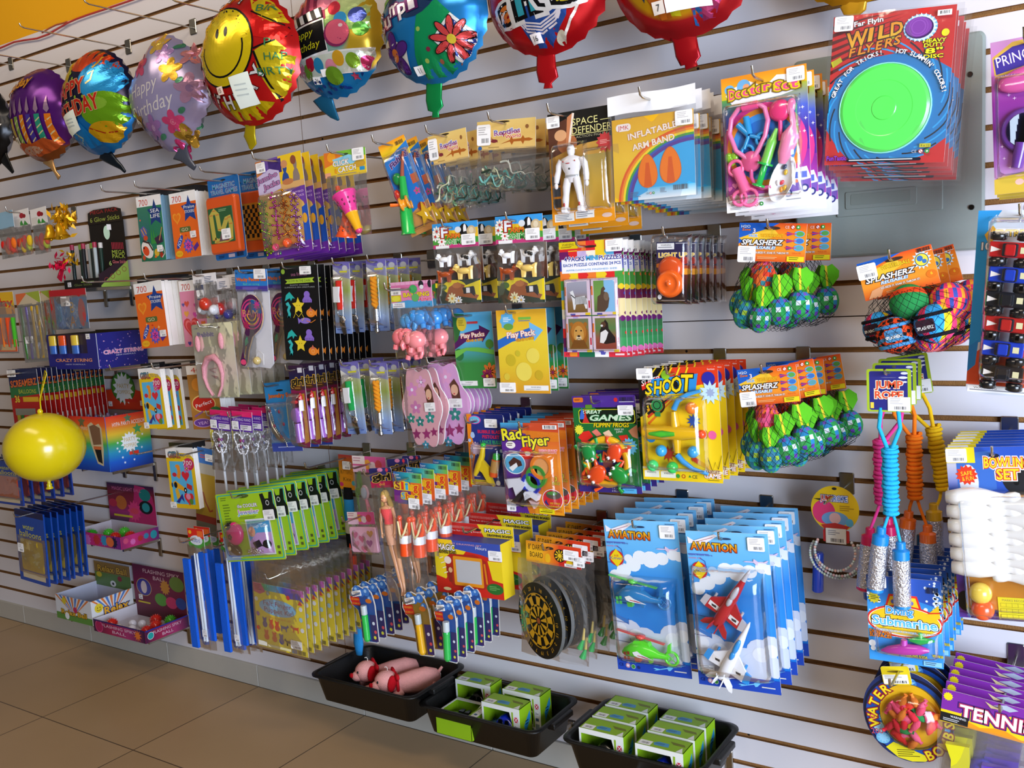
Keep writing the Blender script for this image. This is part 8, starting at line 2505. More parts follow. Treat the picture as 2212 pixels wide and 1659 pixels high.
def doll(label,TL,TRr,BL,d,top,skirt,sd):
 p=Pk('doll_bag',label,'doll',TL,TRr,BL,d,group='fashion dolls in bags')
 W,H=p.w,p.h
 a=p.card('2a2a68',v1=.15,r=.1,name='header_card')
 a.rect(0,.68,1,1,'b0204a').text('girl',.5,.45,.34,'181410',w=.78,oc='c8a048',ow=.07).text('doll',.5,.82,.16,'e0b040',w=.25).ell(.5,.1,.12,.1,'d880a8').ell(.8,.12,.06,.1,'d83848')
 s=H*.82
 m=p.new('doll','gloss',None,None)
 x,z=0.0,-H*.17
 L=lambda X,Y,Z:(x+X*s+.12*W*(-Z)*2,Y*s,z+Z*s)
 sk='e8a878'
 m.ell(L(0,0,-.07),(.034*s,.034*s,.045*s),sk,14,10)
 m.ell(L(-.02,-.034,-.066),(.004*s,.002*s,.005*s),'2a3a60',6,4)
 m.ell(L(.012,-.036,-.066),(.004*s,.002*s,.005*s),'2a3a60',6,4)
 m.ell(L(-.004,-.036,-.092),(.008*s,.003*s,.003*s),'d04a60',6,4)
 m.ell(L(-.004,-.038,-.079),(.004*s,.005*s,.005*s),sk,6,4)
 rings=[]
 for X,Y,Z in((.012,.012,-.115),(.016,.014,-.14),(.07,.03,-.155),(.065,.036,-.20),(.042,.03,-.27),(.056,.036,-.32),(.058,.04,-.36),(.03,.03,-.40)):
  c0=L(0,0,Z)
  rings.append([(c0[0]+X*s*math.cos(t),c0[1]+Y*s*math.sin(t),c0[2])for t in(2*PI*k/14 for k in range(14))])
 m.loft(rings,sk)
 for sg in(-1,1):
  m.tube([L(sg*.068,0,-.165),L(sg*.085,-.01,-.25),L(sg*.08,-.03,-.34),L(sg*.075,-.045,-.40)],[.018*s,.015*s,.012*s,.008*s],sk,n=8)
  for f in range(4):
   m.tube([L(sg*(.068+.005*f),-.045,-.40),L(sg*(.066+.006*f),-.05,-.435+.004*abs(f-1.5))],.0035*s,sk,n=4)
  m.tube([L(sg*.060,-.04,-.39),L(sg*.052,-.05,-.415)],.0035*s,sk,n=4)
  m.tube([L(sg*.028,0,-.38),L(sg*.026,-.004,-.55),L(sg*.022,-.0,-.68),L(sg*.018,.004,-.82),L(sg*.014,.004,-.93),L(sg*.012,-.02,-.98)],[.036*s,.03*s,.022*s,.02*s,.011*s,.009*s],sk,n=9)
 h=p.new('hair','matte','doll')
 h.ell(L(0,.014,-.055),(.045*s,.04*s,.055*s),'c8a458',14,9)
 h.tube([L(-.03,.012,-.06),L(-.045,.015,-.15),L(-.04,.02,-.24)],[.022*s,.028*s,.012*s],'c8a458',n=8)
 h.tube([L(.03,.014,-.06),L(.045,.016,-.14),L(.04,.02,-.22)],[.022*s,.026*s,.012*s],'b8944a',n=8)
 c=p.new('top','matte','doll')
 rr=[]
 for X,Y,Z in((.066,.036,-.17),(.072,.042,-.20),(.048,.035,-.27),(.056,.04,-.31)):
  c0=L(0,0,Z)
  rr.append([(c0[0]+X*s*math.cos(t),c0[1]+Y*s*math.sin(t),c0[2])for t in(2*PI*k/14 for k in range(14))])
 c.loft(rr,top,cap=False)
 c=p.new('skirt','matte','doll')
 rr=[]
 for X,Y,Z in((.058,.042,-.32),(.068,.048,-.40),(.066,.05,-.50)):
  c0=L(0,0,Z)
  rr.append([(c0[0]+X*s*math.cos(t),c0[1]+Y*s*math.sin(t),c0[2])for t in(2*PI*k/14 for k in range(14))])
 c.loft(rr,skirt,cap=False)
 p.bag(-.02,.13,1.25,1.02,.04,seed=sd)
 return p
p=doll('doll in a coral top inside a clear bag, front one beside the slingshots',(796,1012),(844,1009.4),(806,1290),.36,'f0585a','e8b090',31)
p.end('the doll bags',hv=.03,L=.42)
p=doll('doll in an orange skirt in a clear bag behind the slingshots',(835,992),(880,990),(850,1262),.25,'e88058','e8b090',32)
p.end()
p=doll('rearmost doll bag, mostly hidden behind the slingshots',(868,985),(908,984),(884,1240),.17,'d86a68','e8a888',33)
p.end()
p=Pk('slingshot_bag','x','toy pack',(848.7,1018),(909.5,1024),(852,1204),.38)
W,H=p.w,p.h
a=p.card('6a2a7a',v1=.36,r=.03,name='header_card')
a.grad(0,0,1,.3,['2a4a98','2aa0a8','7ab828'],True).grad(.6,.3,1,1,['e07028','d8501c']).grad(0,.75,.7,1,['8a2878','2a7088'],True).text('Super',.12,.08,.07,'e8f0f4',w=.2).text('Action',.14,.17,.07,'e8f0f4',w=.24).bars(.68,.05,.97,.16,12)
for i,(ch,c)in enumerate(zip('Sling',('7a2a3a','d83828','3ab0e0','e8a020','d83028'))):
 a.text(ch,.16+.155*i,.42,.24,c,w=(.2,.06,.07,.14,.14)[i],oc='e8c020',ow=.08)
for i,(ch,c)in enumerate(zip('Shot',('3a98d0','d84a28','d8a020','8a2a58'))):
 a.text(ch,.34+.15*i,.73,.20,c,w=.13,oc='e8c020',ow=.08)
p.price(.72,.34,.38,hh=.12)
for k in range(2):
 m=p.new('slingshot','gloss',None,'orange slingshot')
 x,z=p.q(.30+.44*k,.80)
 y=.006*k
 m.tube([(x,y,z-.035),(x,y,z+.005)],[.016,.015],'f4501c',n=12)
 m.tube([(x,y,z-.001),(x,y,z+.020)],.0165,'e8e8e8',n=12)
 for sg in(-1,1):
  m.tube([(x+sg*.006,y,z+.018),(x+sg*.015,y,z+.035),(x+sg*.017,y,z+.060)],[.008,.006,.006],'f4501c',n=8)
  m.ell((x+sg*.017,y,z+.062),.008,'f4501c',9,6)
 m=p.new('elastic','matte')
 m.tube([(x-.016,y-.008,z+.056),(x-.006,y-.014,z+.025),(x,y-.016,z+.016),(x+.008,y-.014,z+.028),(x+.016,y-.008,z+.056)],.0028,'e0cc98',n=6)
p.bag(-.02,.34,1.06,1.0,.035,seed=44)
p.end('the slingshot bags',hv=.06,hu=.55,L=.43)
p.stack(6,.055,'orange slingshot bag',front='bag of orange slingshots under a colourful header, front one of its hook',jit=.003,rj=.02)
def tubes(where,TL,TRr,BL,d,n,c,step):
 p=Pk('bubble_tube_card','x','toy pack',TL,TRr,BL,d)
 W,H=p.w,p.h
 ol=[(.30,.02),(.42,.0),(.55,.03),(.64,.05),(.78,.04),(.90,.10),(.96,.20),(1,.32),(1,.95),(.94,1),(.45,1),(.36,.94),(.36,.62),(.30,.44),(.10,.36),(.02,.26),(.04,.18),(.14,.14),(.16,.06)]
 a=p.card('d8d4cc',outline=ol)
 a.poly([(.5+(u-.5)*.93,.5+(v-.5)*.97)for u,v in ol],'2a4a8a' if c!='e0a818' else '8a6a28')
 for u,v,r in((.34,.08,.13),(.7,.10,.13),(.5,.13,.12),(.82,.22,.1)):
  a.ell(u,v,r,r*W/H,'3a70b8').ell(u-.03,v-.01,r*.4,None,'90b8e0')
 a.rr(.06,.21,.42,.29,'c02820',.2).rr(.10,.29,.44,.36,'c02820',.2).text('GRABBIN',.24,.25,.035,'e8a028',w=.30).text('BUBBLES',.27,.325,.03,'e8a028',w=.28).ell(.76,.26,.12,.04,'c86a20').rect(.74,.5,.98,.97,'3a2a60').ell(.86,.65,.05,None,'d8d8e8').ell(.9,.8,.05,None,'d84a58').ell(.86,.9,.05,None,'d8d040').ell(.46,.62,.07,.03,'d88a30').ell(.5,.84,.08,.04,'c8b030')
 m=p.new('bubble_tube','gloss',None,{'2':'green tube','e':'yellow tube','1':'blue tube'}[c[0]])
 x,z=p.q(.64,.40)
 ln=H*.52
 m.lathe([(.0085,.012),(.009,.010),(.009,-.012),(.008,-.014),(.0095,-.018),(.0095,-ln),(.006,-ln-.006)],['b8c0c0','b8c0c0','b8c0c0',c,c,c,c],n=14,mtx=TR(x,-.010,z))
 p.price(.36,.14,.36,hh=.10,rot=.2)
 p.end('the bubble tubes '+where,hv=.12,hu=.5,L=d+.04)
 col={'2':'green','e':'yellow','1':'blue'}[c[0]]
 p.stack(n,step,f'cloud shaped card with a {col} bubble tube {where}',front=f'cloud card with a {col} bubble tube, front one {where}',jit=.003,rj=.015)
tubes('near the kite',(750,1262),(806,1268),(762,1382),.34,4,'28b048',.035)
tubes('under the doll bags',(800,1240),(852,1244),(812,1352),.22,3,'1a6aa0',.04)
tubes('above the plush dogs',(863,1276),(922,1280),(876,1412),.38,5,'e0a818',.045)
tubes('above the car boxes',(935,1290),(984,1300),(948,1424),.42,6,'28a848',.038)
# open display boxes on brackets
def brackets(x0,x1,z,dep,what):
 for k,x in enumerate((x0,x1)):
  e=bpy.data.objects.new('shelf_bracket',None)
  COL.objects.link(e)
  e.location=(x,0,z)
  tag(e,f'steel bracket under the {what}, '+('nearer the daylight' if k else 'farther from the daylight'),'bracket','steel brackets under the boxes')
  m=M('metal')
  m.box(-.004,.004,-dep*.9,-.001,-.012,-.001,'b0aca4')
  m.build('arm',e)
  m=M('metal')
  m.rbox(-.010,.010,-.006,.006,-.075,.0,'a8a49c',.003)
  m.build('plate',e)
class Box:
 """open carton: front right bottom corner at a pixel and distance, width, height of front and back"""
 def __init__(s,name,label,cat,px,py,df,w,hl,hb,db=.012,c='w',ci='d8d8e0',group=None):
  o=P(px,py,df)
  s.w,s.d=w,df-db
  e=s.e=bpy.data.objects.new(name,None)
  COL.objects.link(e)
  e.location=(o.x-w/2,o.y,o.z)
  tag(e,label,cat,group)
  W,D=w/2,s.d
  t=.0015
  m=M('card')
  m.box(-W,W,0,D,0,t,ci)
  m.build('bottom',e)
  m=M('card')
  m.box(-W,W,-t,0,0,hl,c,[c,c,ci,c,c,c])
  s.front=Art(m,w,hl,0,hl,-t)
  s.fm=m
  m=M('card')
  m.prism([(-W,0),(W,0),(W,hb),(-W,hb)],D-t,D,ci)
  s.back=Art(m,w,hb,0,hb,D-t)
  s.bm=m
  m=M('card')
  s.T=Matrix(((0,-1,0,W),(1,0,0,0),(0,0,1,0),(0,0,0,1)))
  m.T=s.T
  m.prism([(0,0),(D,0),(D,hb),(D*.65,hb),(0,hl)]if hb>hl*1.05 and hb<hl*4 and name=='glow_stick_box' else[(0,0),(D,0),(D,hl),(0,hl)],-t,0,c)
  m.T=None
  s.side=Art(m,D,hb if name=='glow_stick_box' else hl,D/2,hb if name=='glow_stick_box' else hl,-t,s.T)
  s.sm=m
  m=M('card')
  m.T=Matrix(((0,-1,0,-W+t),(1,0,0,0),(0,0,1,0),(0,0,0,1)))
  m.prism([(0,0),(D,0),(D,hl),(0,hl)],-t,0,ci)
  m.build('side_panel',e)
 def end(s,back=True):
  s.fm.build('front_panel',s.e)
  s.sm.build('side_panel',s.e)
  if back:
   s.bm.build('back_panel',s.e)
 def tagprice(s,art,u,v,w):
  m=M('paper')
  x,z=art.q(u,v)
  T=(art.T or Matrix())@Matrix.Translation((x,art.y-.0015,z))
  m.T=T
  m.box(-w/2,w/2,0,.0006,-w*.4,w*.4,'f0eeec')
  m.T=None
  b=Art(m,w,w*.8,0,w*.4,0,T)
  b.fine(.15,.15,.8,.5,3).bars(.3,.6,.85,.85,7)
  m.build('price_label',s.e)
def wd(px0,py0,px1,py1,d):
 return(P(px1,py1,d)-P(px0,py0,d)).length
XR=P(281,616,.012).x
df=dsolve(215,620,XR)
b=Box('glow_stick_box','black glow stick display box with pink and green prints','display box',215,620,df,wd(140.5,620,215,620,df),.035,.255,c='14100e',ci='1c1814')
b.front.fine(.5,.3,.9,.5,1,'8ab050').text('Glow Sticks',.55,.6,.25,'6a7a40',w=.5)
a=b.side
a.poly([(.1,.9),(1,.62),(1,1),(.05,1)],'90b048').poly([(0,.82),(1,.55),(1,.62),(.05,.98)],'281420')
for k in range(4):
 a.ring(.25+.2*k,.90-.05*k,.06,.075,'8a3a30')
a.text('6',.42,.66,.07,'a8c068').text('Glow Sticks',.72,.64,.05,'d86a70',w=.45).text('MEGA',.72,.50,.06,'a8b840',w=.42).text('PACK',.72,.56,.06,'a8b840',w=.42)
for k in range(8):
 a.rect(.52+.05*k,.36,.545+.05*k,.46,'a82838')
a.ell(.40,.22,.10,.10,'b8d0b0').rect(.42,.1,.56,.18,'e8e4e0')
b.end()
m=M('card')
w2=b.w*.5
m.prism([(-w2,.245),(w2,.245),(w2*.95,.29),(w2*.6,.30),(-w2*.6,.30),(-w2*.95,.29)],b.d-.004,b.d-.002,'241c14')
h_=Art(m,b.w,.07,0,.31,b.d-.004)
h_.text('MEGA PACK',.5,.28,.2,'a82828',w=.8).text('6 Glow Sticks',.5,.68,.26,'a8b850',w=.85)
m.build('header_panel',b.e)
b.tagprice(b.front,.16,.5,.022)
for k in range(7):
 e=bpy.data.objects.new('glow_stick',None)
 COL.objects.link(e)
 x=b.e.location.x-b.w*.36+k*b.w*.11
 e.location=(x,b.e.location.y+.025+.02*(k%3),b.e.location.z+.0022)
 tag(e,f'glow stick tube in the black box, {ORD[k] if k else "first"} from the wall end','glow stick','glow sticks in the black box')
 m=M('gloss')
 m.tube([(0,0,0),(-.004,.004,.14),(-.0045,.0045,.155)],[.007,.007,.005],('1a2a28','203a30','b0b8b8','1c2024')[k%4],n=10)
 m.build('tube',e)
 m=M('gloss')
 m.tube([(-.004,.004,.145),(-.0046,.0046,.165)],.008,('a83048','8ab048','d8d0c8')[k%3],n=10)
 m.build('cap',e)
brackets(b.e.location.x-b.w*.3,b.e.location.x+b.w*.45,b.e.location.z,.16,'glow stick box')
XR=P(319,777,.012).x
df=dsolve(214,797.5,XR)
b=Box('spray_string_box','dark blue party string box with cans showing at its front','display box',214,797.5,df,wd(108,790,214,797.5,df),.13,.135,c='24247a',ci='3a3020')
a=b.front
a.rect(.06,0,.82,.55,'2a1c30').text('CRAZY STRING',.52,.74,.09,'d88a70',w=.74,oc='30305a',ow=.05).text('NEW FORMULA',.55,.86,.035,'c0c0d8',w=.4)
for k,(u,c)in enumerate(((.16,'d8b838'),(.36,'e0501c'),(.62,'e0c040'))):
 m=M('gloss')
 x,z=a.q(u,.55)
 m.lathe([(.019,0),(.019,.03),(.020,.031),(.020,.066),(.016,.068)],['3a68b8','8a4a98',c,c,c],n=16,mtx=TR(x,-.008,z)@Matrix.Diagonal((1,.5,1,1)))
 o=m.build('spray_can',b.e)
a=b.side
a.text('CRAZY STRING',.52,.55,.11,'d878a8',w=.80,oc='e8e0e8',ow=.04).text('NEW FORMULA',.56,.66,.035,'d8d8e8',w=.4).line([(0,0),(0,1)],.02,'d8d8d8')
rnd=random.Random(9)
for k in range(60):
 a.ell(rnd.random(),rnd.random(),rnd.uniform(.006,.014),None,rnd.choice(('b88ab0','d0a8b8','8a78c0','6a3a98')))
 a.k-=1
a.k+=1
b.end()
b.tagprice(b.front,.86,.08,.024)
brackets(b.e.location.x-b.w*.2,b.e.location.x+b.w*.45,b.e.location.z,.2,'party string box')
XR=P(330.6,994,.012).x
df=dsolve(239,1020,XR)
b=Box('party_popper_box','rainbow coloured party popper box beside the yellow balloon','display box',239,1020,df,wd(152,1000,239,1020,df),.205,.22,c='2a68b8',ci='8a7a78')
RB=['d83020','e0682a','e0b830','4aa848','2a90b8','1a5ac0','1a3a98']
for a in(b.front,b.side):
 a.grad(0,0,1,1,RB)
a=b.front
a.poly([(.56,.16),(.66,.10),(.74,.16),(.84,.12),(.9,.2),(.9,.6),(.86,.9),(.72,.86),(.6,.5)],'c8b890').poly([(.60,.18),(.72,.14),(.86,.2),(.86,.5),(.66,.52)],'7a5a40').poly([(.68,.6),(.84,.6),(.84,.86),(.74,.82)],'141414').rect(.66,.54,.85,.6,'c86a38').text('PARTY POPPERS',.3,.22,.06,'d8d0b0',w=.5).star(.42,.1,.1,5,'6a6a40')
a=b.side
a.text('HYPA PARTY ACCESORIES',.56,.16,.075,'e8e4dc',w=.84).star(.5,.52,.22,14,'e8ecec',.72).text('PARTY',.5,.47,.08,'c8a848',w=.26).text('POPPERS',.5,.58,.07,'c8a848',w=.28).rect(.46,.70,.68,.76,'d83a28').star(.5,.08,.1,5,'5a7a58').star(.7,.3,.12,5,'4a9a58')
for u,v in((.22,.5),(.24,.66),(.3,.78),(.72,.5),(.76,.66),(.2,.6),(.56,.86),(.8,.42),(.34,.88)):
 a.star(u,v,.03,5,'e0e8f0')
b.end()
m=M('card')
w2=b.w/2
T0=.115
m.prism([(-w2,T0+.09),(w2*.96,T0+.09),(w2*.9,T0+.16),(w2*.45,T0+.17),(w2*.4,T0+.21),(w2*.0,T0+.235),(-w2*.4,T0+.21),(-w2*.5,T0+.17),(-w2,T0+.165)],b.d-.006,b.d-.004,'c8381c')
h_=Art(m,b.w,.15,0,T0+.24,b.d-.006)
h_.ell(.48,.42,.30,.40,'2a6a28').ell(.48,.42,.27,.36,'4a8a28').star(.48,.45,.26,14,'e8ecec',.7).text('PARTY',.48,.38,.12,'c8a848',w=.3).text('POPPERS',.48,.54,.10,'c8a848',w=.32).rect(.5,.72,.8,.8,'c83020')
m.build('header_panel',b.e)
b.tagprice(h_,.12,.86,.024)
b.tagprice(h_,.92,.82,.024)
rnd=random.Random(6)
for k in range(14):
 m=M('gloss')
 m.lathe([(.003,0),(.008,.004),(.010,.02),(.004,.032)],rnd.choice(('5a4a78','7a6a98','8a7a80')),n=10)
 o=m.build('party_popper')
 o.location=b.e.location+Vector((-b.w*.4+b.w*.8*(k%5)/4,.03+.05*(k//5),.1665))
 tag(o,'small purple grey party popper in the rainbow box','party popper','party poppers in the rainbow box')
m=M('card')
m.box(-w2+.002,w2-.002,.002,b.d-.006,.162,.1655,'6a5a58')
m.build('inner_tray',b.e)
brackets(b.e.location.x-b.w*.3,b.e.location.x+b.w*.47,b.e.location.z,.2,'rainbow party box')
def spiky(loc,r,c,lab,spikes=True,grp='light up spiky balls'):
 m=M('gloss')
 m.ell((0,0,r),r*.9,c,16,10)
 if spikes:
  for k in range(70):
   t,ph=2.4*k,math.acos(1-2*(k+.5)/70)
   q=Vector((math.sin(ph)*math.cos(t),math.sin(ph)*math.sin(t),math.cos(ph)))
   m.tube([Vector((0,0,r))+q*r*.85,Vector((0,0,r))+q*r*1.06],[r*.09,r*.03],c,n=5)
 o=m.build('spiky_ball' if spikes else 'pearl_ball')
 o.location=loc
 return tag(o,lab,'ball',grp if spikes else 'pearly balls in the spiky ball box')
XR=P(343.5,1162,.012).x
df=dsolve(263,1188,XR)
b=Box('spiky_ball_box','pink and purple spiky ball box with a printed tall back','display box',263,1188,df,wd(163,1181,263,1188,df),.048,.205,c='b82868',ci='c8c0c8')
for a in(b.front,b.side):
 a.grad(0,0,1,1,['8a2860','c83078','a82a68','6a2a80'],True)
 for u,v,c in((.12,.4,'c84a70'),(.3,.6,'d86ab0'),(.5,.5,'b83030'),(.66,.45,'3a8ab0'),(.86,.5,'28203a')):
  a.star(u,v,.08,10,c,.7)
b.side.ell(.86,.5,.09,.34,'2aa0b0')
b.front.ell(.78,.5,.08,.4,'d86a30')
a=b.back
a.grad(0,0,1,.75,['2a1c48','7a1c30','8a2040','a02a70','281c30']).poly([(.6,.0),(.8,.03),(.95,.2),(1,.5),(1,.75),(.4,.75),(.55,.35)],'b82868').ell(.80,.18,.12,.12,'1a7a78').ell(.8,.42,.14,.13,'14141c').ell(.8,.42,.08,.09,'2a9098').ell(.28,.38,.12,.14,'c86a30').star(.55,.52,.15,12,'d83a78',.7).ell(.55,.52,.09,.06,'d8405a').ell(.1,.4,.09,.08,'c02848').rect(.1,.62,.5,.66,'c8b828').text('MAGIC LIGHT BALL',.42,.1,.07,'d86a98',w=.62)
b.end()
for k,(fx,fy,c)in enumerate(((-.32,.25,'38b028'),(-.12,.45,'48c030'),(.14,.3,'d8281c'),(.30,.5,'e03024'),(.02,.7,'50c838'))):
 spiky(b.e.location+Vector((b.w*fx,b.d*fy,.0022)),.022,c,('green spiky ball at the corner of the pink box','green spiky ball in the middle of the pink box','red spiky ball at the front of the pink box','red spiky ball near the back of the pink box','green spiky ball against the back of the pink box')[k])
brackets(b.e.location.x-b.w*.2,b.e.location.x+b.w*.46,b.e.location.z,.18,'pink spiky ball box')
XR=P(289,1310,.012).x
df=min(.34,dsolve(202,1352.7,XR))
b=Box('relax_ball_box','nearly empty white relax ball box with orange and blue rays','display box',202,1352.7,df,wd(125,1331,202,1352.7,df),.098,.185,c='d8d8dc',ci='c8c8d8')
for a,t in((b.front,'Relax Ball'),(b.side,'Relax')):
 a.rect(0,0,1,1,'d8d8d8')
 for k in range(9):
  a.poly([(.5,.75),(k/9,0),((k+.55)/9,0)],'4a78c0' if k%2 else 'd87838')
 if a is b.front:
  a.rect(0,.72,1,1,'5a8a3a').text(t,.5,.66,.2,'d8a828',w=.7,oc='4a2818',ow=.06).ell(.3,.82,.06,None,'e8e8e8').ell(.55,.5,.05,None,'b82858').ell(.25,.2,.06,None,'d8c030')
 else:
  a.text(t,.58,.55,.32,'e8a828',w=.58,oc='3a4a78',ow=.08).ell(.16,.35,.10,None,'e0c830').ell(.13,.33,.012,None,'k').ell(.19,.33,.012,None,'k').ring(.16,.36,.045,.055,'k',10,PI*1.1,PI*1.9)
a=b.back
a.rect(0,0,1,.55,'5a7a40').rect(0,.0,1,.24,'8a6a38').text('Relax Ball',.5,.14,.14,'c89a38',w=.8,oc='3a2418',ow=.05).ell(.12,.3,.08,.06,'c8b030').ell(.5,.46,.08,.07,'d8d8d8').ell(.5,.46,.03,.03,'202020').ell(.7,.32,.06,.06,'8a2838')
b.end()
m=M('gloss')
m.ell((0,0,.016),.016,'b01c38',14,9)
o=m.build('relax_ball')
o.location=b.e.location+Vector((b.w*.2,.05,.0022))
tag(o,'single dark red ball left in the relax ball box','ball')
brackets(b.e.location.x-b.w*.2,b.e.location.x+b.w*.4,b.e.location.z,.2,'relax ball box')
XR=P(407.5,1345,.012).x
df=dsolve(316,1391,XR)
b=Box('flashing_ball_box','dark red and blue flashing spiky ball box with a tall back','display box',316,1391,df,wd(205,1365,316,1391,df),.048,.215,c='7a1848',ci='d8d4dc')
for a in(b.front,b.side):
 a.grad(0,0,1,1,['3a1438','9a1c48','a03068','2a1438'],True).text('FLASHING SPIKY',.5,.34,.24,'d8b8c8',w=.66).text('BALL',.5,.70,.24,'d8b8c8',w=.26).ell(.11,.5,.075,None,'d8d0d8' if a is b.side else 'd04880').ell(.11,.5,.065,None,'1a9a98' if a is b.side else 'a01c50')
b.front.rect(0,0,1,.1,'1a1c60')
b.side.rect(0,0,1,.1,'1a2a90')
b.front.star(.86,.5,.08,10,'d8702a')
a=b.back
a.grad(0,0,1,1,['581440','7a1c48','6a1838','4a1020']).text('FLASHING SPIKY',.56,.10,.075,'d8b8c0',w=.70).text('BALL',.52,.21,.075,'d8b8c0',w=.24).ell(.2,.42,.15,.17,'c8b068').ell(.2,.42,.14,.16,'3a3a98').ell(.2,.42,.06,.12,'d8c8c8').star(.62,.35,.10,12,'c88a30',.7).ell(.52,.60,.12,.12,'5a9a38').ell(.72,.62,.11,.11,'c83868').ell(.90,.60,.10,.11,'2a4a98').ell(.85,.25,.14,.14,'6a8a38').rect(.06,.70,.3,.73,'c8b828')
b.end()
b.tagprice(b.back,.12,.62,.024)
for k,(fx,fy,c,sp)in enumerate(((-.30,.18,'d8281c',1),(.10,.72,'d8281c',1),(.28,.5,'e02c1c',1),(.30,.82,'48b028',1),(.34,.22,'d02418',1),(-.10,.42,'e4e0e8',0),(.06,.22,'e8e4ea',0),(.02,.50,'e0dce4',0),(-.14,.14,'e4dcd0',0))):
 spiky(b.e.location+Vector((b.w*fx,b.d*fy,.0022)),.023 if sp else .018,c,('red spiky ball at the wall end of the flashing box','red spiky ball at the back of the flashing box','red spiky ball in the middle of the flashing box','green spiky ball at the back corner of the flashing box','red spiky ball at the front corner of the flashing box')[k]if sp else 'pearly white ball lying in the flashing spiky ball box',bool(sp))
brackets(b.e.location.x-b.w*.2,b.e.location.x+b.w*.45,b.e.location.z,.2,'flashing spiky ball box')
# far left packs
p=Pk('balloon_pack','x','balloon pack',(16,799),(78,796),(10,1000),.30)
a=p.card('b01c18',r=.02)
a.rect(0,0,1,.2,'182048').poly([(.0,.17),(1,.14),(1,.26),(.0,.3)],'2a6a38').text('SCREAMERZ',.5,.14,.07,'d86a28',w=.9,oc='301838',ow=.06,rot=.05).text('BALLOONS',.6,.23,.045,'b8b838',w=.6).text('36',.22,.31,.07,'e0c838',oc='a02018',ow=.08).rect(.42,.29,.95,.34,'d8a820').rect(.1,.41,.8,.48,'8a8a80')
for k,c in enumerate(('a8a830','2a7a28','c82828','d85a28','e07078','e0d8d0')):
 a.rect(.14+.13*k,.48,.25+.13*k,.8,c)
p.price(.15,.04,.3,hh=.07)
p.end('the long balloon packs',hv=.04,L=.50)
p.stack(15,.019,'red long balloon pack',front='red pack of long balloons, front one behind the yellow balloon',jit=.003,rj=.006)
c=P(97,966,.40)
e=bpy.data.objects.new('punch_balloon',None)
COL.objects.link(e)
e.location=c
tag(e,'round yellow rubber balloon hanging from a yellow band','balloon')
m=M('gloss')
R=(P(172,966,.40)-P(20,966,.40)).length/2*.60
m.ell((0,0,0),(R,R,R*.9),'ecd40c',28,18)
m.build('body',e)
m=M('gloss')
m.lathe([(.007,.0),(.006,-.008),(.010,-.012),(.008,-.018),(.012,-.024),(.013,-.028),(.004,-.03)],'e0c80c',n=12,mtx=TR(0,0,-R*.9))
m.ell((-.004,0,R*.9+.006),.010,'e0c80c',10,7)
m.build('knot',e)
m=M('matte')
t=P(97,800,.40)-c
m.tube([(0,0,R*.9),(.003,0,R*.9+.05),(t.x,0,t.z),(t.x+.008,0,t.z-.01),(.006,0,R*.9+.05),(.002,0,R*.9)],.0018,'d8c010',n=5)
m.build('band',e)
for i,(nm,TL,TRr,BL,d,n,c,c2,st)in enumerate((('orange balloon bag under the yellow balloon',(-20,985),(38,990),(-22,1084),.34,6,'1c3c90','e0501c',.04),('blue water balloon bag low on the wall',(30,1098),(92,1112),(24,1244),.36,7,'12449a','d8b414',.026))):
 p=Pk('balloon_bag','x','balloon pack',TL,TRr,BL,d)
 a=p.card(c,r=.02,mat='gloss',thick=.006,side=c)
 a.rr(.12,.40,.9,.84,c2,.08).rect(.12,.86,.9,.95,'c8b898').rect(0,.0,1,.08,'101c48').text('water',.45,.22,.08,'c8c828',w=.4).text('balloons',.5,.32,.09,'d8c828',w=.75)
 rnd=random.Random(i)
 for k in range(14):
  a.ell(rnd.uniform(.2,.82),rnd.uniform(.46,.78),.09,.06,('c8a410','e0c020')[k%2]if i else('d8481c','e8602a')[k%2],rot=k)
 p.bag(.02,.36,.98,.88,.028,seed=i,back=False)
 if i:
  p.price(.3,.5,.2,hh=.12,y=-.02)
 p.end('the orange balloon bags' if i==0 else 'the blue water balloon bags',hv=.04,L=d+.05)
 p.stack(n,st,nm,front=nm+', front one of its hook',jit=.004,rj=.03,yj=.06)
for i,(x,d,c,c2)in enumerate(((-8,.24,'c82018','e06a1c'),(26,.22,'d84028','d8b020'),(64,.22,'b02018','d85a3a'))):
 p=Pk('sponge_shape_bag',('bag of red and orange shapes cut by the photo edge','bag of coral and yellow shapes under a butterfly header','bag of green and red shapes beside the golden bells')[i],'toy pack',(x,462-4*i),(x+34,453-4*i),(x+4,560-5*i),d,group='bags of coloured shapes')
 a=p.card('e0dcd8',v1=.38,r=0,name='header_card')
 a.ell(.55,.35,.14,.16,'a01828').ell(.7,.4,.1,.12,'8a1820').poly([(.3,.9),(.5,.6),(.6,.9),(.7,.65),(.9,.95)],'3a8a38').rect(.05,.5,.4,.9,'d0ccc4')if i else a.rect(0,0,1,1,'8ab0c8')
 for k in range(5):
  m=p.new('foam_shape','matte')
  X,Z=p.q(.2+.16*k,.72+.1*(k%2))
  m.ell((X,.004*(k%2),Z),(.014,.010,.018+.004*(k%3)),(c,c2,'d8302a','b8c028' if i else 'd83a20',c2)[k],10,7)
 p.bag(0,.36,1,1.02,.03,seed=i+5)
 p.end('the coloured shape bags' if i==1 else None,hv=.06,L=.27)
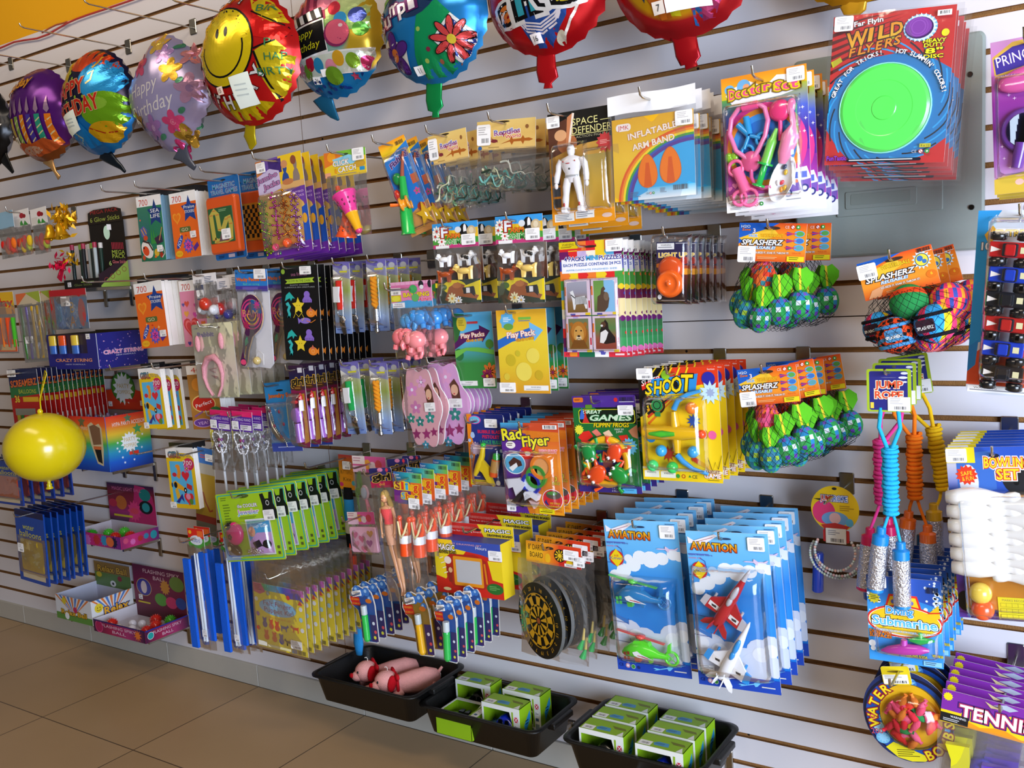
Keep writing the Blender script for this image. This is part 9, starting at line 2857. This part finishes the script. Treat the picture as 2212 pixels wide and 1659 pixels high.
def garland(name,label,x,y,d,n,r,c,bells,grp=None):
 e=bpy.data.objects.new(name,None)
 COL.objects.link(e)
 e.location=P(x,y,d)
 tag(e,label,'decoration',grp)
 rnd=random.Random(n+int(x))
 m=M('foil')
 for k in range(n):
  q=Vector((rnd.gauss(0,r*.5),rnd.gauss(0,r*.3),rnd.gauss(0,r*.4)))
  a1=M3(rnd.uniform(-3,3),rnd.uniform(-3,3),rnd.uniform(-3,3))
  m.add([q+a1@Vector(v)*r for v in((-.34,0,0),(0,.06,.12),(.36,0,0),(0,-.06,-.12))],[(0,1,2),(0,2,3)],c)
 m.build('foil_leaves',e)
 for bx,bz in bells:
  m=M('foil')
  m.lathe([(.004,.03),(.012,.026),(.016,.005),(.026,-.02),(.028,-.022)],c,n=16,mtx=TR(bx,-.03,bz,ry=rnd.uniform(-.3,.3)),cap=False)
  m.ell((bx,-.03,bz-.024),.006,c,8,6)
  m.build('bell',e)
garland('bell_garland','shiny golden foil garland with two bells beside the glow stick box',138,474,.2,120,.05,'d8a010',((-.045,-.045),(.02,-.045)))
garland('pink_foil_bow','bright pink foil bow with a tail under the golden bells',130,572,.17,40,.04,'e0184a',())
garland('gold_foil_bow','small gold foil bow between the pink bow and glow stick box',153,560,.17,30,.032,'d8a010',())
m=M('foil')
a_,b_=P(140,560,.17),P(128,604,.17)
ribbon(m,[a_,(a_+b_)/2,b_],[.02,.026,.034],.002,'e0184a')
o=m.build('pink_ribbon')
tag(o,'wide pink foil ribbon hanging below the pink bow','ribbon')
for i,(nm,TL,TRr,BL,d,bg)in enumerate((('yellow and red clay pack at the photo edge',(-30,634),(27,630),(-26,762),.2,'e0b020'),('clear pack of green, purple and yellow plastic cutlery',(33,636),(84,628),(40,784),.22,None),('thin clear pack of cutlery behind the first one',(70,632),(110,626),(74,760),.13,None),('blue and red letter candle pack above the party string box',(105,628),(184,622),(110,712),.15,'2a78b8'))):
 p=Pk('party_pack',nm,'party pack',TL,TRr,BL,d,group='party packs on the far wall')
 W,H=p.w,p.h
 if i==0:
  a=p.card(bg,v1=.36,r=0,name='header_card')
  a.text('Play',.6,.45,.4,'d83820',w=.7,oc='e8c028',ow=.05)
  a.rect(.4,.7,1,1,'c89058')
  for k,c in enumerate(('e0501c','e8782a','d8481c','48b028')):
   m=p.new('clay_stick','matte')
   X,Z=p.q(.3+.2*k,.42)
   m.tube([(X,0,Z),(X+.004,0,Z-H*.48)],.009,c,n=8)
  q_=p.card('d85a2a',.3,.78,1,.98,r=0,name='foot_card',y=-.006)
  q_.rect(.1,.4,.9,.9,'c8a878')
 elif i==3:
  a=p.card(bg,r=0)
  a.rect(0,0,1,.2,'b02028').text('B',.6,.45,.28,'d8a828').text('A',.58,.8,.28,'c8742a').rect(.0,.2,.12,1,'c02828').ell(.36,.55,.1,.3,'3a90d8').ell(.85,.6,.1,.35,'d02a28')
  p.price(.45,.3,.25,hh=.24)
 else:
  a=p.card('c8b898',v1=.18,r=0,name='header_card')
  a.poly([(0,0),(.5,0),(0,1)],'d86a38').poly([(.4,0),(1,0),(1,1)],'98a838')
  for k,c in enumerate(('3a7a28','6a5a98','d8a818','b89018')if i==1 else('7a7a70','a89a78','8a4a38','6a7a80')):
   m=p.new('plastic_knife','gloss')
   X,Z=p.q(.16+.23*k,.2)
   m.rbox(X-.006,X+.006,-.004,.0,Z-H*.76,Z,c,.004)
  if i==1:
   p.price(.35,.68,.34,hh=.10)
 p.bag(0,.16,1,1.01,.02,seed=i+15)
 p.end(None)
 # black trays with plush dogs and boxed cars
def tray(label,BLp,BRp,FLp,d0,hgt,nm,FRp):
 """rim corners: back edge at distance d0, front corners by pixel; sides slope in"""
 bl,br=P(*BLp,d0),P(*BRp,d0)
 z=(bl.z+br.z)/2
 fr=PZ(*FRp,z)
 fl=PZ(*FLp,z)
 yf=(fl.y+fr.y)/2
 x0,x1=(bl.x+fl.x)/2,(br.x+fr.x)/2
 e=bpy.data.objects.new('storage_tray',None)
 COL.objects.link(e)
 W,D=x1-x0,-d0-yf
 e.location=((x0+x1)/2,-d0-D/2,z-hgt)
 tag(e,label,'tray','black plastic trays')
 def ring(ins,zz,r):
  return[(x,y,zz)for x,y in rrect(-W/2+ins,-D/2+ins,W/2-ins,D/2-ins,r,5)]
 m=M('black_plastic')
 B='121110'
 m.loft([ring(.032,.003,.02),ring(.030,0,.02),ring(.012,hgt*.96,.03),ring(.0,hgt*.96,.035),ring(.0,hgt,.035),ring(.012,hgt+.002,.03),ring(.016,hgt-.004,.03),ring(.034,.006,.02)],B,cap=False)
 m.add(ring(.034,.006,.02),[tuple(range(24))],B)
 m.add(ring(.032,.001,.02),[tuple(range(23,-1,-1))],B)
 m.build('shell',e)
 for sg in(-1,1):
  m=M('black_plastic')
  m.rbox(sg*W/2-.012,sg*W/2+.012,-.05,.05,hgt-.018,hgt-.001,'161514',.004)
  m.build('grip',e)
 print('TRAY',nm,W,D,z)
 brackets(x0+W*.2,x1-W*.12,e.location.z,min(.14,D*.6),nm)
 return e,W,D
eA,WA,DA=tray('black plastic tray holding two pink plush dogs',(793,1388),(992,1432),(668,1455),.02,.085,'plush dog tray',(906,1522))
eB,WB,DB=tray('black plastic tray holding four boxed toy cars',(985,1456),(1258,1500),(916,1526),.02,.085,'four car tray',(1155,1590))
eC,WC,DC=tray('black plastic tray holding six boxed toy cars',(1311,1502),(1607,1568),(1223,1585),.02,.085,'six car tray',(1500,1690))
def pup(label,px,py,z,ang):
 e=bpy.data.objects.new('plush_dog',None)
 COL.objects.link(e)
 q=PZ(px,py,z+.05)
 e.location=(q.x,q.y,z)
 e.rotation_euler=(0,0,ang)
 e.scale=(.84,.84,.84)
 tag(e,label,'plush toy','pink plush dogs')
 pk,rd='f0a8a0','c01420'
 m=M('plush')
 m.tube([(-.075,0,.058),(-.045,0,.054),(0,0,.052),(.05,0,.052),(.085,0,.046),(.098,0,.042)],[.026,.034,.042,.044,.036,.016],pk,n=16)
 m.ell((-.098,0,.076),(.042,.040,.038),pk,18,12)
 m.ell((-.130,0,.064),(.024,.022,.019),pk,14,9)
 for sy in(-1,1):
  m.tube([(-.05,sy*.026,.038),(-.085,sy*.036,.022),(-.118,sy*.034,.018)],[.017,.017,.015],pk,n=10)
  m.tube([(.06,sy*.03,.036),(.088,sy*.044,.022),(.108,sy*.04,.018)],[.022,.018,.014],pk,n=10)
 m.tube([(.09,0,.06),(.112,.0,.085)],[.008,.005],pk,n=8)
 m.build('body',e)
 for sy in(-1,1):
  m=M('plush')
  m.ell((-.086,sy*.040,.078),(.016,.008,.028),rd,10,8,rot=M3(sy*.35,.3,0))
  m.build('ear',e)
  m=M('gloss')
  m.ell((-.131,sy*.018,.084),.0052,'141414',9,6)
  m.build('eye',e)
  m=M('plush')
  m.ell((.108,sy*.04,.020),(.006,.013,.014),rd,10,7)
  m.build('foot_sole',e)
 m=M('plush')
 m.ell((-.153,0,.070),(.008,.012,.009),rd,10,7)
 m.build('nose',e)
 m=M('matte')
 m.tube([(-.062+.003*math.cos(t),.040*math.cos(t),.060+.036*math.sin(t))for t in(2*PI*k/18 for k in range(18))],.006,rd,n=6,closed=True)
 for sy in(-1,1):
  m.ell((-.066,sy*.026-.01,.096),(.008,.026,.014),rd,10,7,rot=M3(sy*.3,0,0))
 m.build('bow_collar',e)
 m=M('paper')
 m.box(.10,.103,-.01,.01,.05,.066,'e8e8ea')
 m.build('care_tag',e)
 m=M('gloss')
 m.tube([(-.09,0,.113),(-.09,0,.122),(-.094,0,.128),(-.100,0,.127)],.0012,'e8e0d0',n=5)
 m.build('hanger_loop',e)
zt=eA.location.z+.0065
pup('pink plush dog with red bow lying nearer the wall',848,1447,zt,.95)
pup('pink plush dog with red bow lying nearer the tray front',892,1468,zt,.95)
def carbox(label,loc,carc,rz=0.0,lying=False):
 e=bpy.data.objects.new('toy_car_box',None)
 COL.objects.link(e)
 e.location=loc
 e.rotation_euler=(0,0,rz)
 tag(e,label,'toy box','boxed toy cars')
 W,D,H,t=.124,.060,.108,.0012
 G='86b018'
 X=Matrix.Rotation(PI/2,4,'X')if lying else Matrix()
 if lying:
  X=Matrix.Translation((0,D/2-.031,0))@Matrix(((1,0,0,0),(0,0,1,-H/2),(0,-1,0,D/2),(0,0,0,1)))
 m=M('card')
 m.T=X
 m.box(-W/2,W/2,-D/2,D/2,0,t,G)
 m.box(-W/2,W/2,D/2-t,D/2,0,H,'a8b8b8',[G]*6 if lying else['8ab020',G,G,G,G,G])
 m.box(-W/2,W/2,-D/2,D/2,H-t,H,G)
 for sg in(-1,1):
  m.box(sg*W/2-(t if sg>0 else 0),sg*W/2+(0 if sg>0 else t),-D/2,D/2,0,H,G,[G,G,G,'c8d8d8',G,G])
 fr=[(-W/2,0),(W/2,0),(W/2,H),(-W/2,H)]
 hole=[(-W*.46,H*.88),(-W*.46,H*.30),(-W*.36,H*.14),(W*.16,H*.10),(W*.28,H*.22),(W*.32,H*.5),(W*.24,H*.88)]
 m.prism(fr,-D/2-t,-D/2,'e4e4dc',[hole])
 m.T=None
 top=Art(m,W,D,0,D/2,-H,X@Matrix(((1,0,0,0),(0,0,1,0),(0,-1,0,0),(0,0,0,1))))
 top.rect(.02,.05,.98,.95,'88b01c').rect(.04,.60,.30,.95,'e8e6e2').bars(.1,.72,.26,.86,8).poly([(.32,.65),(.4,.5),(.62,.52),(.66,.8),(.36,.82)],'4a90b8').fine(.36,.6,.62,.75,2,'2a5878').poly([(.6,.3),(.9,.34),(.95,.5),(.7,.5)],'6a7018').poly([(.84,.98),(.98,.98),(.91,.6)],'e4e4dc')
 sd=Art(m,D,H,0,H,-W/2,X@Matrix(((0,-1,0,0),(1,0,0,0),(0,0,1,0),(0,0,0,1))))
 sd.poly([(.35,.5),(.85,.2),(.9,.4),(.4,.75)],'2a88b8').fine(.45,.4,.8,.55,2,'103850').poly([(.3,.8),(.6,.6),(.9,.85),(.6,.95)],'5a7a14')
 fa=Art(m,W,H,0,H,-D/2-t,X)
 fa.rect(.86,.22,.96,.36,'c83040').line([(.86,.22),(.96,.36)],.012,'f0f0f0').line([(.86,.36),(.96,.22)],.012,'f0f0f0').rect(.86,.42,.96,.54,'f0f0f0').text('3+',.91,.48,.07,'202840').rect(.87,.6,.95,.68,'405a80').rect(.86,.76,.96,.9,'7a8a90').rect(.30,.90,.5,.97,'c87820').rect(.52,.90,.8,.98,'6a8090').ell(.07,.93,.035,None,'c02830').rect(.8,.1,.84,.85,'8ab020')
 m.build('carton',e)
 m=M('gloss')
 m.T=X@TR(-.006,0,.006)@Matrix.Scale(1.2,4)
 rings=[]
 for x,hw,z0,z1 in((-.044,.014,.012,.020),(-.040,.019,.008,.028),(-.026,.021,.007,.033),(-.018,.021,.007,.036),(-.006,.021,.007,.052),(.008,.021,.007,.055),(.020,.021,.007,.048),(.034,.020,.007,.036),(.044,.016,.010,.024)):
  hi=hw*(.72 if z1>.04 else .9)
  rings.append([(x,-hw,z0),(x,-hw,(z0+.030)/1.5),(x,-hi,z1-.003),(x,-hi*.6,z1),(x,hi*.6,z1),(x,hi,z1-.003),(x,hw,(z0+.030)/1.5),(x,hw,z0)])
 m.loft(rings,carc)
 m.T=None
 car=m.build('toy_car',e)
 m=M('gloss')
 m.T=X@TR(-.006,0,.006)@Matrix.Scale(1.2,4)
 for xa,xb in((-.008,.006),(.010,.022)):
  m.prism([(xa,.034),(xb,.034),(xb-.002,.048),(xa+.003,.048)],-.0212,-.018,'0c0e14')
 m.build('car_window',car)
 for x in(-.028,.028):
  m=M('gloss')
  m.T=X@TR(-.006,0,.006)@Matrix.Scale(1.2,4)@TR(x,-.018,.014,rx=PI/2)
  m.lathe([(0,-.003),(.010,-.003),(.0105,.003),(.006,.0045),(0,.004)],['18181a','18181a','18181a','6a6a6a','6a6a6a'],n=14)
  m.build('wheel',car)
K,BL_='12140f','0c28b0'
ob=eB.location
for i,(fx,fy,c,ly,lab)in enumerate(((-.24,.20,K,False,'green toy car box with a black car, at the back by the plush tray'),(.16,.22,K,False,'green toy car box with a black car behind the blue car box'),(-.20,-.20,K,True,'green toy car box lying with its window up'),(.14,-.16,BL_,False,'green box with a blue toy car at the front of its tray'))):
 carbox(lab,(ob.x+WB*fx,ob.y+DB*fy,ob.z+.0065),c,0,ly)
oc_=eC.location
for i in range(6):
 fx,fy=(-.22,.20)[i%2],(.24,-.02,-.28)[i//2]
 carbox(('rearmost','middle','front')[i//2]+' green car box in the '+('black car row' if i%2==0 else 'blue car row')+' of the six car tray',(oc_.x+WC*fx,oc_.y+DC*fy-(.01 if i%2 else 0),oc_.z+.0065),K if i%2==0 else BL_)
